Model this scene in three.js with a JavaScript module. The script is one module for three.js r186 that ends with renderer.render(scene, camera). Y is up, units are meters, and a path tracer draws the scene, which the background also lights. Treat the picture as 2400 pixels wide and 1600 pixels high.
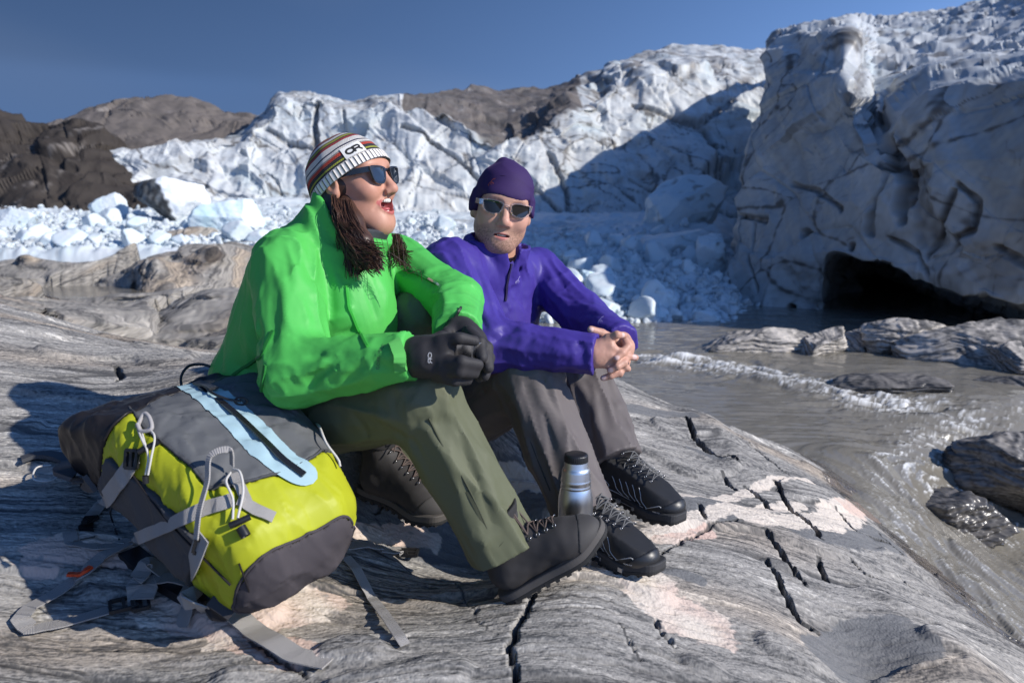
import * as THREE from 'three';
import { mergeGeometries, mergeVertices, toCreasedNormals } from 'three/addons/utils/BufferGeometryUtils.js';

// ---------------------------------------------------------------- camera, sky, sun, exposure
const scene = new THREE.Scene();
const EYE = 0.82, PITCH = 9.3 * Math.PI / 180, FOV = 50;
const camera = new THREE.PerspectiveCamera(FOV, 1.5, 0.05, 900);
camera.position.set(0, EYE, 0);
camera.lookAt(0, EYE - Math.sin(PITCH), -Math.cos(PITCH));
camera.focus = 1.9;
camera.userData.fStop = 3.8;

const SUN = new THREE.Vector3(0.82, 0.51, 0.34).normalize();
const sun = new THREE.DirectionalLight(new THREE.Color(1.0, 0.945, 0.87), 5.0);
sun.position.copy(SUN).multiplyScalar(40).add(new THREE.Vector3(0, 0, -10));
sun.target.position.set(0, 0, -10);
sun.castShadow = true;
sun.shadow.mapSize.set(4096, 4096);
Object.assign(sun.shadow.camera, { left: -24, right: 24, top: 24, bottom: -24, near: 1, far: 120 });
scene.add(sun, sun.target);

{ // clear northern sky: deep blue overhead, paler towards the ground and towards the sun's side
  const W = 512, H = 256, data = new Float32Array(W * H * 4);
  for (let j = 0; j < H; j++) for (let i = 0; i < W; i++) {
    const az = ((i + 0.5) / W - 0.5) * 2 * Math.PI, el = ((j + 0.5) / H - 0.5) * Math.PI;
    const y = Math.sin(el), c = Math.cos(el), x = Math.cos(az) * c, z = Math.sin(az) * c;
    const up = Math.max(0, y), hz = Math.pow(1 - Math.min(1, up * 1.15), 3.0);
    const side = 0.5 + 0.5 * (x * SUN.x + z * SUN.z) / Math.hypot(SUN.x, SUN.z);
    const k = 0.42 + 2.75 * side * side;
    const cir = 0.05 * Math.max(0, Math.sin(x * 9 + y * 26 + 2.2 * Math.sin(z * 4 + x * 3)) * Math.sin(x * 5 - y * 9)) * (0.3 + side);
    const o = (j * W + i) * 4;
    data[o] = (0.036 + 0.215 * hz) * k + cir * 0.8;
    data[o + 1] = (0.098 + 0.350 * hz) * k + cir * 0.8;
    data[o + 2] = (0.275 + 0.600 * hz) * k + cir * 0.7;
    data[o + 3] = 1;
  }
  const sky = new THREE.DataTexture(data, W, H, THREE.RGBAFormat, THREE.FloatType);
  sky.mapping = THREE.EquirectangularReflectionMapping;
  sky.magFilter = THREE.LinearFilter; sky.wrapS = THREE.RepeatWrapping; sky.needsUpdate = true;
  scene.background = sky; scene.environment = sky;
  scene.backgroundIntensity = 1; scene.environmentIntensity = 1;
}
const renderer = new THREE.WebGLRenderer({ antialias: true });
renderer.setSize(1024, 682);
renderer.toneMapping = THREE.LinearToneMapping;
renderer.toneMappingExposure = 1.1;
renderer.shadowMap.enabled = true;

// ---------------------------------------------------------------- helpers
const { abs, min, max, sqrt, sin, cos, exp, floor, pow, hypot, PI, atan2 } = Math;
const V = (x, y, z) => new THREE.Vector3(x, y, z);
const clamp = (x, a = 0, b = 1) => x < a ? a : x > b ? b : x;
const lerp = (a, b, t) => a + (b - a) * t;
const sstep = (a, b, x) => { const t = clamp((x - a) / (b - a)); return t * t * (3 - 2 * t); };
function rng(seed) { let a = seed >>> 0; return () => { a = (a + 0x6D2B79F5) >>> 0; let t = a; t = Math.imul(t ^ (t >>> 15), t | 1); t ^= t + Math.imul(t ^ (t >>> 7), t | 61); return ((t ^ (t >>> 14)) >>> 0) / 4294967296; }; }
const PERM = new Uint8Array(512), GX = new Float32Array(256), GY = new Float32Array(256), GZ = new Float32Array(256);
{
  const r = rng(20240717), p = [...Array(256).keys()];
  for (let i = 255; i > 0; i--) { const j = floor(r() * (i + 1)); [p[i], p[j]] = [p[j], p[i]]; }
  for (let i = 0; i < 512; i++) PERM[i] = p[i & 255];
  for (let i = 0; i < 256; i++) { const u = r() * 2 - 1, a = r() * 2 * PI, s = sqrt(1 - u * u); GX[i] = s * cos(a); GY[i] = s * sin(a); GZ[i] = u; }
}
function n3(x, y, z) {
  const X = floor(x), Y = floor(y), Z = floor(z); x -= X; y -= Y; z -= Z;
  const xi = X & 255, yi = Y & 255, zi = Z & 255;
  const u = x * x * x * (x * (x * 6 - 15) + 10), v = y * y * y * (y * (y * 6 - 15) + 10), w = z * z * z * (z * (z * 6 - 15) + 10);
  const A = PERM[xi] + yi, B = PERM[xi + 1] + yi;
  const a = PERM[(A & 255) + zi], b = PERM[(B & 255) + zi], c = PERM[((A + 1) & 255) + zi], d = PERM[((B + 1) & 255) + zi];
  const e = PERM[(A & 255) + zi + 1], f = PERM[(B & 255) + zi + 1], g = PERM[((A + 1) & 255) + zi + 1], h = PERM[((B + 1) & 255) + zi + 1];
  const x1 = x - 1, y1 = y - 1, z1 = z - 1;
  const l00 = GX[a] * x + GY[a] * y + GZ[a] * z, l10 = GX[b] * x1 + GY[b] * y + GZ[b] * z;
  const l01 = GX[c] * x + GY[c] * y1 + GZ[c] * z, l11 = GX[d] * x1 + GY[d] * y1 + GZ[d] * z;
  const h00 = GX[e] * x + GY[e] * y + GZ[e] * z1, h10 = GX[f] * x1 + GY[f] * y + GZ[f] * z1;
  const h01 = GX[g] * x + GY[g] * y1 + GZ[g] * z1, h11 = GX[h] * x1 + GY[h] * y1 + GZ[h] * z1;
  const p = l00 + u * (l10 - l00), q = l01 + u * (l11 - l01), r = h00 + u * (h10 - h00), s = h01 + u * (h11 - h01);
  const m = p + v * (q - p), n = r + v * (s - r);
  return (m + w * (n - m)) * 1.45;
}
function fbm(x, y, z, oct = 4, gain = 0.5) { let a = 1, s = 0, t = 0; for (let i = 0; i < oct; i++) { s += a * n3(x, y, z); t += a; a *= gain; x = x * 2.03 + 17.1; y = y * 2.03 + 3.7; z = z * 2.03 - 9.2; } return s / t; }
const ridged = (x, y, z) => 1 - abs(n3(x, y, z));
function worley(x, y, z) { // [nearest distance, gap to the second, cell number, offset x3, second cell number, offset x3]
  const X = floor(x), Y = floor(y), Z = floor(z); let f1 = 9, f2 = 9, id = 0, cx = 0, cy = 0, cz = 0, id2 = 0, ex = 0, ey = 0, ez = 0;
  for (let i = -1; i <= 1; i++) for (let j = -1; j <= 1; j++) for (let k = -1; k <= 1; k++) {
    const h = PERM[(PERM[(PERM[(X + i) & 255] + Y + j) & 255] + Z + k) & 255];
    const px = X + i + 0.5 + 0.48 * GX[h], py = Y + j + 0.5 + 0.48 * GY[h], pz = Z + k + 0.5 + 0.48 * GZ[h];
    const d = (px - x) ** 2 + (py - y) ** 2 + (pz - z) ** 2;
    if (d < f1) { f2 = f1; id2 = id; ex = cx; ey = cy; ez = cz; f1 = d; id = h; cx = px; cy = py; cz = pz; } else if (d < f2) { f2 = d; id2 = h; ex = px; ey = py; ez = pz; }
  }
  return [sqrt(f1), sqrt(f2) - sqrt(f1), id, x - cx, y - cy, z - cz, id2, x - ex, y - ey, z - ez];
}
// places in the world, worked out from the survey of the photograph: column, row (2400 x 1600) and metres ahead of the camera
const FPX = 800 / Math.tan(FOV * PI / 360), SP = sin(PITCH), CP = cos(PITCH);
const at = (px, py, d) => { const u = (800 - py) / FPX, r = (px - 1200) / FPX; return V(d * r, EYE + d * (-SP + u * CP), -d * (CP + u * SP)); };
const onLevel = (px, py, y) => at(px, py, (y - EYE) / (-SP + (800 - py) / FPX * CP));
const rayDir = (px, py) => at(px, py, 1).sub(V(0, EYE, 0)).normalize();
function solve(A, b) { // Gaussian elimination
  const n = b.length; A = A.map((r, i) => [...r, b[i]]);
  for (let i = 0; i < n; i++) {
    let p = i; for (let r = i + 1; r < n; r++) if (abs(A[r][i]) > abs(A[p][i])) p = r;
    [A[i], A[p]] = [A[p], A[i]];
    for (let r = 0; r < n; r++) if (r !== i && A[r][i]) { const f = A[r][i] / A[i][i]; for (let c = i; c <= n; c++) A[r][c] -= f * A[i][c]; }
  }
  return A.map((r, i) => r[n] / r[i]);
}
function spline2(pts, smooth = 1e-3) { // thin-plate spline through [x, y, value]
  const n = pts.length, ph = (r2) => r2 < 1e-12 ? 0 : r2 * Math.log(r2);
  const A = [], b = [];
  for (let i = 0; i < n; i++) { const r = []; for (let j = 0; j < n; j++) r.push(ph((pts[i][0] - pts[j][0]) ** 2 + (pts[i][1] - pts[j][1]) ** 2) + (i === j ? smooth : 0)); r.push(1, pts[i][0], pts[i][1]); A.push(r); b.push(pts[i][2]); }
  A.push([...pts.map(() => 1), 0, 0, 0], [...pts.map((p) => p[0]), 0, 0, 0], [...pts.map((p) => p[1]), 0, 0, 0]); b.push(0, 0, 0);
  const w = solve(A, b);
  return (x, y) => { let s = w[n] + w[n + 1] * x + w[n + 2] * y; for (let i = 0; i < n; i++) { const dx = x - pts[i][0], dy = y - pts[i][1], r2 = dx * dx + dy * dy; if (r2 > 1e-12) s += w[i] * r2 * Math.log(r2); } return s; };
}
function lookup(f, u0, u1, v0, v1, nu, nv) { // a smooth field kept on a grid and read back with cubic interpolation
  const T = new Float32Array(nu * nv); for (let j = 0; j < nv; j++) for (let i = 0; i < nu; i++) T[j * nu + i] = f(u0 + (u1 - u0) * i / (nu - 1), v0 + (v1 - v0) * j / (nv - 1));
  const c4 = (a, b, c, d, t) => b + 0.5 * t * (c - a + t * (2 * a - 5 * b + 4 * c - d + t * (3 * (b - c) + d - a)));
  return (u, v) => { let x = clamp((u - u0) / (u1 - u0)) * (nu - 1), y = clamp((v - v0) / (v1 - v0)) * (nv - 1), i = min(nu - 3, max(1, floor(x))), j = min(nv - 3, max(1, floor(y))); x -= i; y -= j; const o = j * nu + i, r = (q) => c4(T[q - 1], T[q], T[q + 1], T[q + 2], x); return c4(r(o - nu), r(o), r(o + nu), r(o + 2 * nu), y); };
}
const boxed = (list) => list.map((l) => { const b = new THREE.Box3().setFromPoints(l.line), m = l.w * 4; return { ...l, x0: b.min.x - m, x1: b.max.x + m, z0: b.min.z - m, z1: b.max.z + m }; });
const near = (l, x, z) => x > l.x0 && x < l.x1 && z > l.z0 && z < l.z1;
function table(rows) { // piecewise-linear lookup of columns by the first one
  return (x) => { let i = 0; while (i < rows.length - 2 && x > rows[i + 1][0]) i++; const a = rows[i], b = rows[i + 1], t = clamp((x - a[0]) / (b[0] - a[0])); return a.map((v, k) => lerp(v, b[k], t)); };
}
function segDist(x, z, pl) { // distance to a polyline in plan, and how far along it
  let best = 1e9, along = 0, acc = 0;
  for (let i = 0; i < pl.length - 1; i++) {
    const ax = pl[i].x, az = pl[i].z, bx = pl[i + 1].x - ax, bz = pl[i + 1].z - az, L = hypot(bx, bz) || 1e-6;
    const t = clamp(((x - ax) * bx + (z - az) * bz) / (L * L)), d = hypot(x - ax - t * bx, z - az - t * bz);
    if (d < best) { best = d; along = acc + t * L; } acc += L;
  }
  return [best, along / acc];
}
const numbers = new Map();
function numbered(name) { const n = numbers.get(name) ?? 0; numbers.set(name, n + 1); return n ? name + '_' + String(n).padStart(3, '0') : name; }
function shadows(o) { o.traverse((m) => { if (m.isMesh) { m.castShadow = true; m.receiveShadow = true; } }); return o; }
function structure(name, geometry, material) { const m = new THREE.Mesh(geometry, material); m.name = numbered(name); m.userData.kind = 'structure'; shadows(m); scene.add(m); return m; }
function tag(o, label, category, group) { Object.assign(o.userData, { label, category }); if (group) o.userData.group = group; return o; }
function thing(name, base, label, category, group) { const g = new THREE.Group(); g.name = numbered(name); g.position.copy(base); scene.add(g); return tag(g, label, category, group); }
function part(name, geometry, material, parent) { // geometry in world axes; kept relative to the thing it belongs to
  const m = new THREE.Mesh(geometry, material); m.name = name;
  const o = V(0, 0, 0); for (let p = parent; p && p !== scene; p = p.parent) o.add(p.position);
  geometry.translate(-o.x, -o.y, -o.z); shadows(m); parent.add(m); return m;
}
const mat = (o) => new THREE.MeshPhysicalMaterial(o);
const lin = (r, g, b) => new THREE.Color().setRGB(r, g, b);
function texture(w, h, f, srgb = false) { // f(i, j) -> [r, g, b] in linear values
  const d = new Uint8Array(w * h * 4), enc = (v) => { v = clamp(v); return 255 * (srgb ? (v < 0.0031308 ? v * 12.92 : 1.055 * pow(v, 1 / 2.4) - 0.055) : v); };
  for (let j = 0; j < h; j++) for (let i = 0; i < w; i++) { const c = f(i, j), o = (j * w + i) * 4; d[o] = enc(c[0]); d[o + 1] = enc(c[1]); d[o + 2] = enc(c[2]); d[o + 3] = 255; }
  const t = new THREE.DataTexture(d, w, h); t.wrapS = t.wrapT = THREE.RepeatWrapping; t.magFilter = THREE.LinearFilter; t.minFilter = THREE.LinearMipmapLinearFilter; t.generateMipmaps = true;
  if (srgb) t.colorSpace = THREE.SRGBColorSpace; t.needsUpdate = true; return t;
}
function gridGeometry(nu, nv, f, withColor, withUv) { // f(i, j) -> {p:[x,y,z], c:[r,g,b], uv:[u,v]}
  const pos = new Float32Array(nu * nv * 3), col = withColor && new Float32Array(nu * nv * 3), uv = withUv && new Float32Array(nu * nv * 2), idx = new Uint32Array((nu - 1) * (nv - 1) * 6);
  let k = 0;
  for (let j = 0; j < nv; j++) for (let i = 0; i < nu; i++) {
    const r = f(i, j), o = j * nu + i; pos.set(r.p, o * 3); if (col) col.set(r.c, o * 3); if (uv) uv.set(r.uv, o * 2);
    if (i < nu - 1 && j < nv - 1) { idx[k++] = o; idx[k++] = o + 1; idx[k++] = o + nu; idx[k++] = o + 1; idx[k++] = o + nu + 1; idx[k++] = o + nu; }
  }
  const g = new THREE.BufferGeometry(); g.setAttribute('position', new THREE.BufferAttribute(pos, 3)); if (col) g.setAttribute('color', new THREE.BufferAttribute(col, 3)); if (uv) g.setAttribute('uv', new THREE.BufferAttribute(uv, 2));
  g.setIndex(new THREE.BufferAttribute(idx, 1)); g.computeVertexNormals(); return g;
}
function tint(g, f) { const p = g.attributes.position, c = new Float32Array(p.count * 3); for (let i = 0; i < p.count; i++) c.set(f(p.getX(i), p.getY(i), p.getZ(i), i), i * 3); g.setAttribute('color', new THREE.BufferAttribute(c, 3)); return g; }
const tiltOf = (id, x, y, z) => x * GX[id] * 1.3 + y * GY[id] * 0.8 + z * GZ[id] * 1.3 + 0.35 * GX[(id * 7 + 3) & 255];
const facet = (w, amp, soft = 0.16) => { const a = tiltOf(w[2], w[3], w[4], w[5]), b = tiltOf(w[6], w[7], w[8], w[9]); return amp * lerp((a + b) / 2, a, sstep(0, soft, w[1])); };
const QUICK = false;
// ---------------------------------------------------------------- bedrock
const survey = []; // [x, z, height]
for (const [px, py, y] of [
  [1345, 1320, 0], [600, 1465, 0], [1200, 1400, 0], [100, 1595, -0.01], [800, 1595, -0.01], [1400, 1595, -0.02], [1900, 1595, -0.10], [2350, 1595, -0.30],
  [940, 1520, 0.0], [50, 1450, 0.02], [0, 1350, 0.06], [1480, 1290, 0.0], [1560, 1215, 0.0], [1700, 1300, -0.03], [1900, 1300, -0.09], [2060, 1290, -0.20], [2230, 1435, -0.29], [2380, 1540, -0.37],
  [1920, 1130, -0.15], [1790, 1030, -0.12], [1600, 960, 0.02], [1500, 915, 0.08], [1440, 885, 0.13], [1500, 1060, 0.02], [1650, 1110, -0.04],
  [930, 1215, 0.05], [1130, 1130, 0.08], [1150, 1030, 0.19], [1060, 1000, 0.24], [1290, 1000, 0.12], [1330, 900, 0.17], [1230, 870, 0.21],
  [650, 1020, 0.24], [560, 1000, 0.25], [330, 1010, 0.2], [100, 1120, 0.15], [0, 1010, 0.22], [200, 1260, 0.08], [450, 830, 0.27], [300, 806, 0.31], [150, 765, 0.36], [0, 722, 0.44], [800, 1290, 0.03], [420, 1330, 0.03],
  // over the crest and across the little channel on the left
  [330, 800, -0.02], [180, 722, -0.1], [60, 700, -0.18], [360, 735, 0.06], [430, 712, 0.13], [545, 722, 0.12], [560, 790, -0.02], [620, 760, 0.05], [480, 700, -0.02],
  [60, 682, -0.2], [300, 684, -0.2], [520, 686, -0.2], [120, 655, -0.15], [250, 668, -0.12], [560, 668, -0.12],
  [60, 610, 0.22], [250, 548, 0.50], [120, 580, 0.30], [340, 600, 0.32], [500, 595, 0.34], [590, 560, 0.45], [420, 640, 0.06], [20, 560, 0.35], [720, 600, 0.25], [1000, 640, 0.1],
]) { const p = onLevel(px, py, y); survey.push([p.x, p.z, y]); }
for (const [px, py, y] of [[1700, 985, -0.36], [1890, 1045, -0.40], [2010, 1115, -0.46], [2160, 1275, -0.52], [2310, 1405, -0.60], [2395, 1480, -0.68], [2260, 1150, -0.75], [2360, 1250, -0.85], [2390, 1050, -0.62], [2200, 1000, -0.5], [2000, 990, -0.48], [1850, 960, -0.45], [1650, 900, -0.45], [2395, 960, -0.5], [2100, 900, -0.5]]) { const p = onLevel(px, py, y); survey.push([p.x, p.z, y]); }
survey.push([0.9, -3.9, -0.35], [0.35, -4.3, -0.2], [1.5, -3.9, -0.5], [1.2, -5.2, -0.6], [2.2, -4.6, -0.6], [3.2, -3.8, -0.7], [3.4, -5.6, -0.5], [2.6, -2.8, -0.8], [2.3, -2.2, -0.75], [1.95, -1.6, -0.6], [1.6, -0.9, -0.35],
  [2.4, -1.2, -0.8], [4.2, -7.5, -0.7], [1.5, -7.2, -0.7], [3, -12, -1.0], [6, -12, -1.1], [9, -12, -1.1], [8, -8, -0.9], [0, -11, -0.6], [-0.6, -7.5, -0.3], [0.2, -6.0, -0.4], [-1.2, -5.5, -0.1], [5.5, -6.5, -0.6], [3.0, -9, -0.8], [-3.5, -5.0, 0.25], [-5.5, -6.0, 0.3], [0, -0.6, 0], [-0.8, -0.6, 0], [-2.2, -1.7, 0.3]);
const toUV = (x, z) => { const d = max(0.55, -z); return [clamp(x / d, -1.25, 1.25), Math.log(d) * 0.85]; };
const baseHeight = (() => { const f = spline2(survey.map(([x, z, y]) => [...toUV(x, z), y]), 2e-4); const g = lookup((u, v) => clamp(f(u, v), -1.2, 1.2), -1.26, 1.26, -0.52, 2.7, 420, 420); return (x, z) => { const [u, v] = toUV(x, z); return g(u, min(v, 2.69)); }; })();
function groundHit(px, py, height = baseHeight) {
  const d = rayDir(px, py), o = V(0, EYE, 0); let t = 0.8, dt = 0.05, prev = 0;
  for (let i = 0; i < 600; i++) { const x = d.x * t, z = d.z * t, y = EYE + d.y * t; if (y < height(x, z)) { let a = prev, b = t; for (let k = 0; k < 22; k++) { const m = (a + b) / 2; if (EYE + d.y * m < height(d.x * m, d.z * m)) b = m; else a = m; } return V(d.x * b, EYE + d.y * b, d.z * b); } prev = t; t += dt; dt *= 1.012; }
  return o.addScaledVector(d, t);
}
const line = (pts) => pts.map(([x, y]) => groundHit(x, y));
const jagged = (l) => { const o = []; for (let i = 0; i < l.length - 1; i++) for (let k = 0; k < 6; k++) { const p = l[i].clone().lerp(l[i + 1], k / 6); p.x += 0.009 * n3(p.x * 22, 1, p.z * 22) + 0.004 * n3(p.x * 70, 1, p.z * 70); p.z += 0.009 * n3(p.x * 22, 9, p.z * 22) + 0.004 * n3(p.x * 70, 5, p.z * 70); o.push(p); } o.push(l[l.length - 1]); return o; };
const cracks0 = [
  [[[1248, 1395], [1228, 1450], [1206, 1482], [1196, 1520], [1201, 1560], [1216, 1600]], 0.0085, 0.05],
  [[[1800, 1312], [1828, 1350], [1848, 1390], [1880, 1425], [1918, 1440]], 0.011, 0.05],
  [[[1795, 1255], [1830, 1290], [1855, 1325], [1890, 1358]], 0.013, 0.04],
  [[[1818, 1128], [1850, 1180], [1885, 1215], [1915, 1240], [1925, 1272]], 0.013, 0.05],
  [[[1748, 1133], [1790, 1165], [1810, 1187]], 0.010, 0.04],
  [[[1692, 1112], [1726, 1142]], 0.010, 0.03],
  [[[1920, 1308], [1928, 1330], [1942, 1354]], 0.010, 0.04],
  [[[1998, 1320], [2030, 1346], [2074, 1360]], 0.006, 0.025],
  [[[1532, 1458], [1555, 1490], [1582, 1516]], 0.005, 0.02],
  [[[1605, 985], [1625, 1030], [1670, 1075], [1728, 1100]], 0.016, 0.06],
  [[[1216, 1040], [1240, 1090], [1272, 1122]], 0.008, 0.03],
  [[[1637, 1200], [1652, 1232]], 0.009, 0.03],
  [[[1550, 1290], [1600, 1262], [1680, 1240], [1740, 1232]], 0.006, 0.014],
  [[[1450, 1470], [1500, 1560]], 0.004, 0.012],
  [[[880, 1195], [905, 1165], [930, 1150]], 0.005, 0.02],
  [[[2105, 1350], [2140, 1380], [2180, 1400]], 0.006, 0.02],
  [[[1060, 1360], [1120, 1440], [1140, 1480]], 0.003, 0.01],
  [[[580, 1500], [640, 1530], [720, 1580]], 0.006, 0.02],
  [[[270, 850], [282, 880], [276, 900]], 0.014, 0.05],
  [[[1700, 1010], [1780, 1060], [1850, 1110]], 0.007, 0.02],
  [[[1960, 1190], [2010, 1240], [2080, 1270]], 0.008, 0.02],
  [[[2060, 1250], [2150, 1330], [2260, 1400]], 0.008, 0.02],
].map(([p, w, d]) => ({ line: jagged(line(p)), w: w * 0.72, d })); const cracks = boxed(cracks0);
const slab = line([[1600, 958], [1650, 1000], [1705, 1050], [1735, 1092]]);
const veins0 = [ // pale and pink pegmatite
  [[[1490, 1260], [1560, 1245], [1650, 1225], [1740, 1195], [1800, 1185], [1870, 1175]], 0.030, 0.2],
  [[[1760, 1225], [1830, 1215], [1920, 1225], [1990, 1200]], 0.055, 0.1],
  [[[1290, 1320], [1370, 1310], [1450, 1330], [1520, 1370], [1560, 1420], [1640, 1450]], 0.075, 0.55],
  [[[1540, 1265], [1600, 1255], [1660, 1250]], 0.02, 0.9],
  [[[830, 1250], [930, 1245], [1010, 1255]], 0.028, 0.7],
  [[[540, 1470], [640, 1440], [740, 1410]], 0.06, 0.6],
  [[[360, 1440], [480, 1460], [600, 1500], [700, 1530]], 0.04, 0.8],
  [[[1600, 1180], [1700, 1165], [1800, 1130], [1900, 1125]], 0.022, 0.1],
  [[[1990, 1190], [2060, 1200], [2120, 1240]], 0.05, 0.75],
  [[[1060, 1140], [1180, 1135], [1300, 1140]], 0.035, 0.15],
  [[[110, 1330], [200, 1310], [300, 1320]], 0.05, 0.9],
].map(([p, w, pink]) => ({ line: line(p), w, pink })); const veins = boxed(veins0);
const dark0 = [
  [[[1500, 1190], [1600, 1200], [1700, 1205]], 0.10], [[[1880, 1250], [1960, 1255], [2080, 1270]], 0.075], [[[850, 1170], [1000, 1210], [1200, 1180]], 0.10], [[[1450, 960], [1540, 975], [1620, 985]], 0.035],
  [[[980, 1290], [1120, 1310]], 0.02], [[[1960, 1510], [2040, 1490], [2120, 1500]], 0.08], [[[1560, 1330], [1640, 1350]], 0.02], [[[1620, 1060], [1690, 1090]], 0.02],
].map(([p, w]) => ({ line: line(p), w })); const darkBands = boxed(dark0);
const gauss = (x, z, c, r) => exp(-((x - c.x) ** 2 + (z - c.z) ** 2) / (r * r));
const humpA = groundHit(2240, 1570), humpB = groundHit(2030, 1520), humpC = groundHit(1400, 1400);
function foliation(x, z) { return z + 0.10 * x + 0.22 * n3(x * 0.55, z * 0.55, 5.1) + 0.035 * n3(x * 2.3, z * 3.1, 9.4) + 0.008 * n3(x * 9, z * 11, 2.2); }
function rockHeight(x, z) {
  let h = baseHeight(x, z); const far = sstep(4, 8, -z), b = foliation(x, z);
  h += 0.020 * n3(x * 1.3, z * 2.1, 1.7) + 0.010 * n3(x * 3.4, z * 5.5, 4.2);
  h += (0.0075 * n3(x * 1.7, b * 11, 2) + 0.0035 * n3(x * 4, b * 38, 7)) * (1 + far * 2) + 0.0016 * n3(x * 9, b * 95, 7) + 0.0010 * n3(x * 60, z * 60, 7);
  h -= 0.0065 * sstep(0.07, 0.0, abs(n3(x * 1.3, b * 15, 51))) + 0.0035 * sstep(0.10, 0.0, abs(n3(x * 3.1, b * 34, 57))) * (1 - far);
  const st = n3(x * 1.1, b * 4.2, 31) + 0.4 * n3(x * 4, b * 9, 3); // thin slabs broken off along the grain
  h += 0.016 * sstep(0.10, 0.16, st) * (1 - far) ;
  if (-z > 4.2) { // blocky ledges beyond the channel
    const w = worley(x * 0.62 + 0.2 * n3(x * 2, z * 2, 4), 0, (z + 0.35 * x) * 0.85), k = sstep(4.4, 6.5, -z);
    h += k * (x > 2 ? 0.3 : 1) * (0.34 * (w[2] / 255 - 0.5) + 0.10 * n3(x * 1.1, 2, z * 2.4) - 0.10 * exp(-w[1] * 14) + 0.16 * w[3]);
  }
  if (z > -4.5) {
    for (const c of cracks) if (near(c, x, z)) { const [d, t] = segDist(x, z, c.line); if (d < c.w * 4) { const ww = c.w * (0.25 + 0.75 * sin(PI * clamp(t, 0.02, 0.98))) * (0.9 + 0.35 * n3(x * 14, z * 14, 8)); const e = d + 0.30 * c.w * n3(x * 70, z * 70, 3); h -= c.d * (1 - sstep(ww * 0.35, ww * 1.15, abs(e))); } }
    const [ds] = segDist(x, z, slab); h += 0.035 * exp(-((ds / 0.09) ** 2)) * (0.8 + 0.5 * n3(x * 8, z * 8, 6));
    h += 0.06 * gauss(x, z, humpA, 0.17) - 0.07 * gauss(x, z, humpB, 0.15) + 0.02 * gauss(x, z, humpC, 0.16);
  }
  return h;
}
// water level: a silty pool behind the rock dome that spills down past it on the right
const waterLevel = (() => {
  const pts = [];
  for (const [px, py, y] of [[1480, 840, -0.25], [1480, 800, -0.25], [1700, 830, -0.25], [1900, 860, -0.26], [2200, 870, -0.26], [2400, 880, -0.27], [1650, 960, -0.25], [1750, 1000, -0.25], [1850, 1050, -0.265], [1950, 1130, -0.30], [2100, 1290, -0.38], [2250, 1425, -0.46], [2400, 1530, -0.54],
    [1950, 960, -0.27], [2100, 960, -0.29], [2050, 1040, -0.31], [2150, 1090, -0.38], [2250, 1050, -0.40], [2390, 1010, -0.38], [2200, 1200, -0.52], [2300, 1180, -0.60], [2390, 1150, -0.62], [2300, 1290, -0.60], [2390, 1330, -0.66], [2100, 1180, -0.36], [2000, 1060, -0.29]]) { const p = onLevel(px, py, y); pts.push([...toUV(p.x, p.z), y]); }
  pts.push([...toUV(2.2, -1.4), -0.72], [...toUV(3.0, -1.8), -0.8], [...toUV(-2, -6), -0.24], [...toUV(-6, -9), -0.22], [...toUV(3, -12), -0.24], [...toUV(8, -10), -0.3]);
  const f = spline2(pts, 1e-4), g = lookup((u, v) => clamp(f(u, v), -0.9, -0.19), -1.26, 1.26, -0.52, 2.7, 300, 300); return (x, z) => { const [u, v] = toUV(x, z); return g(u, min(v, 2.69)); };
})();
const mix3 = (a, b, t) => { t = clamp(t); return [a[0] + (b[0] - a[0]) * t, a[1] + (b[1] - a[1]) * t, a[2] + (b[2] - a[2]) * t]; };
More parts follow.
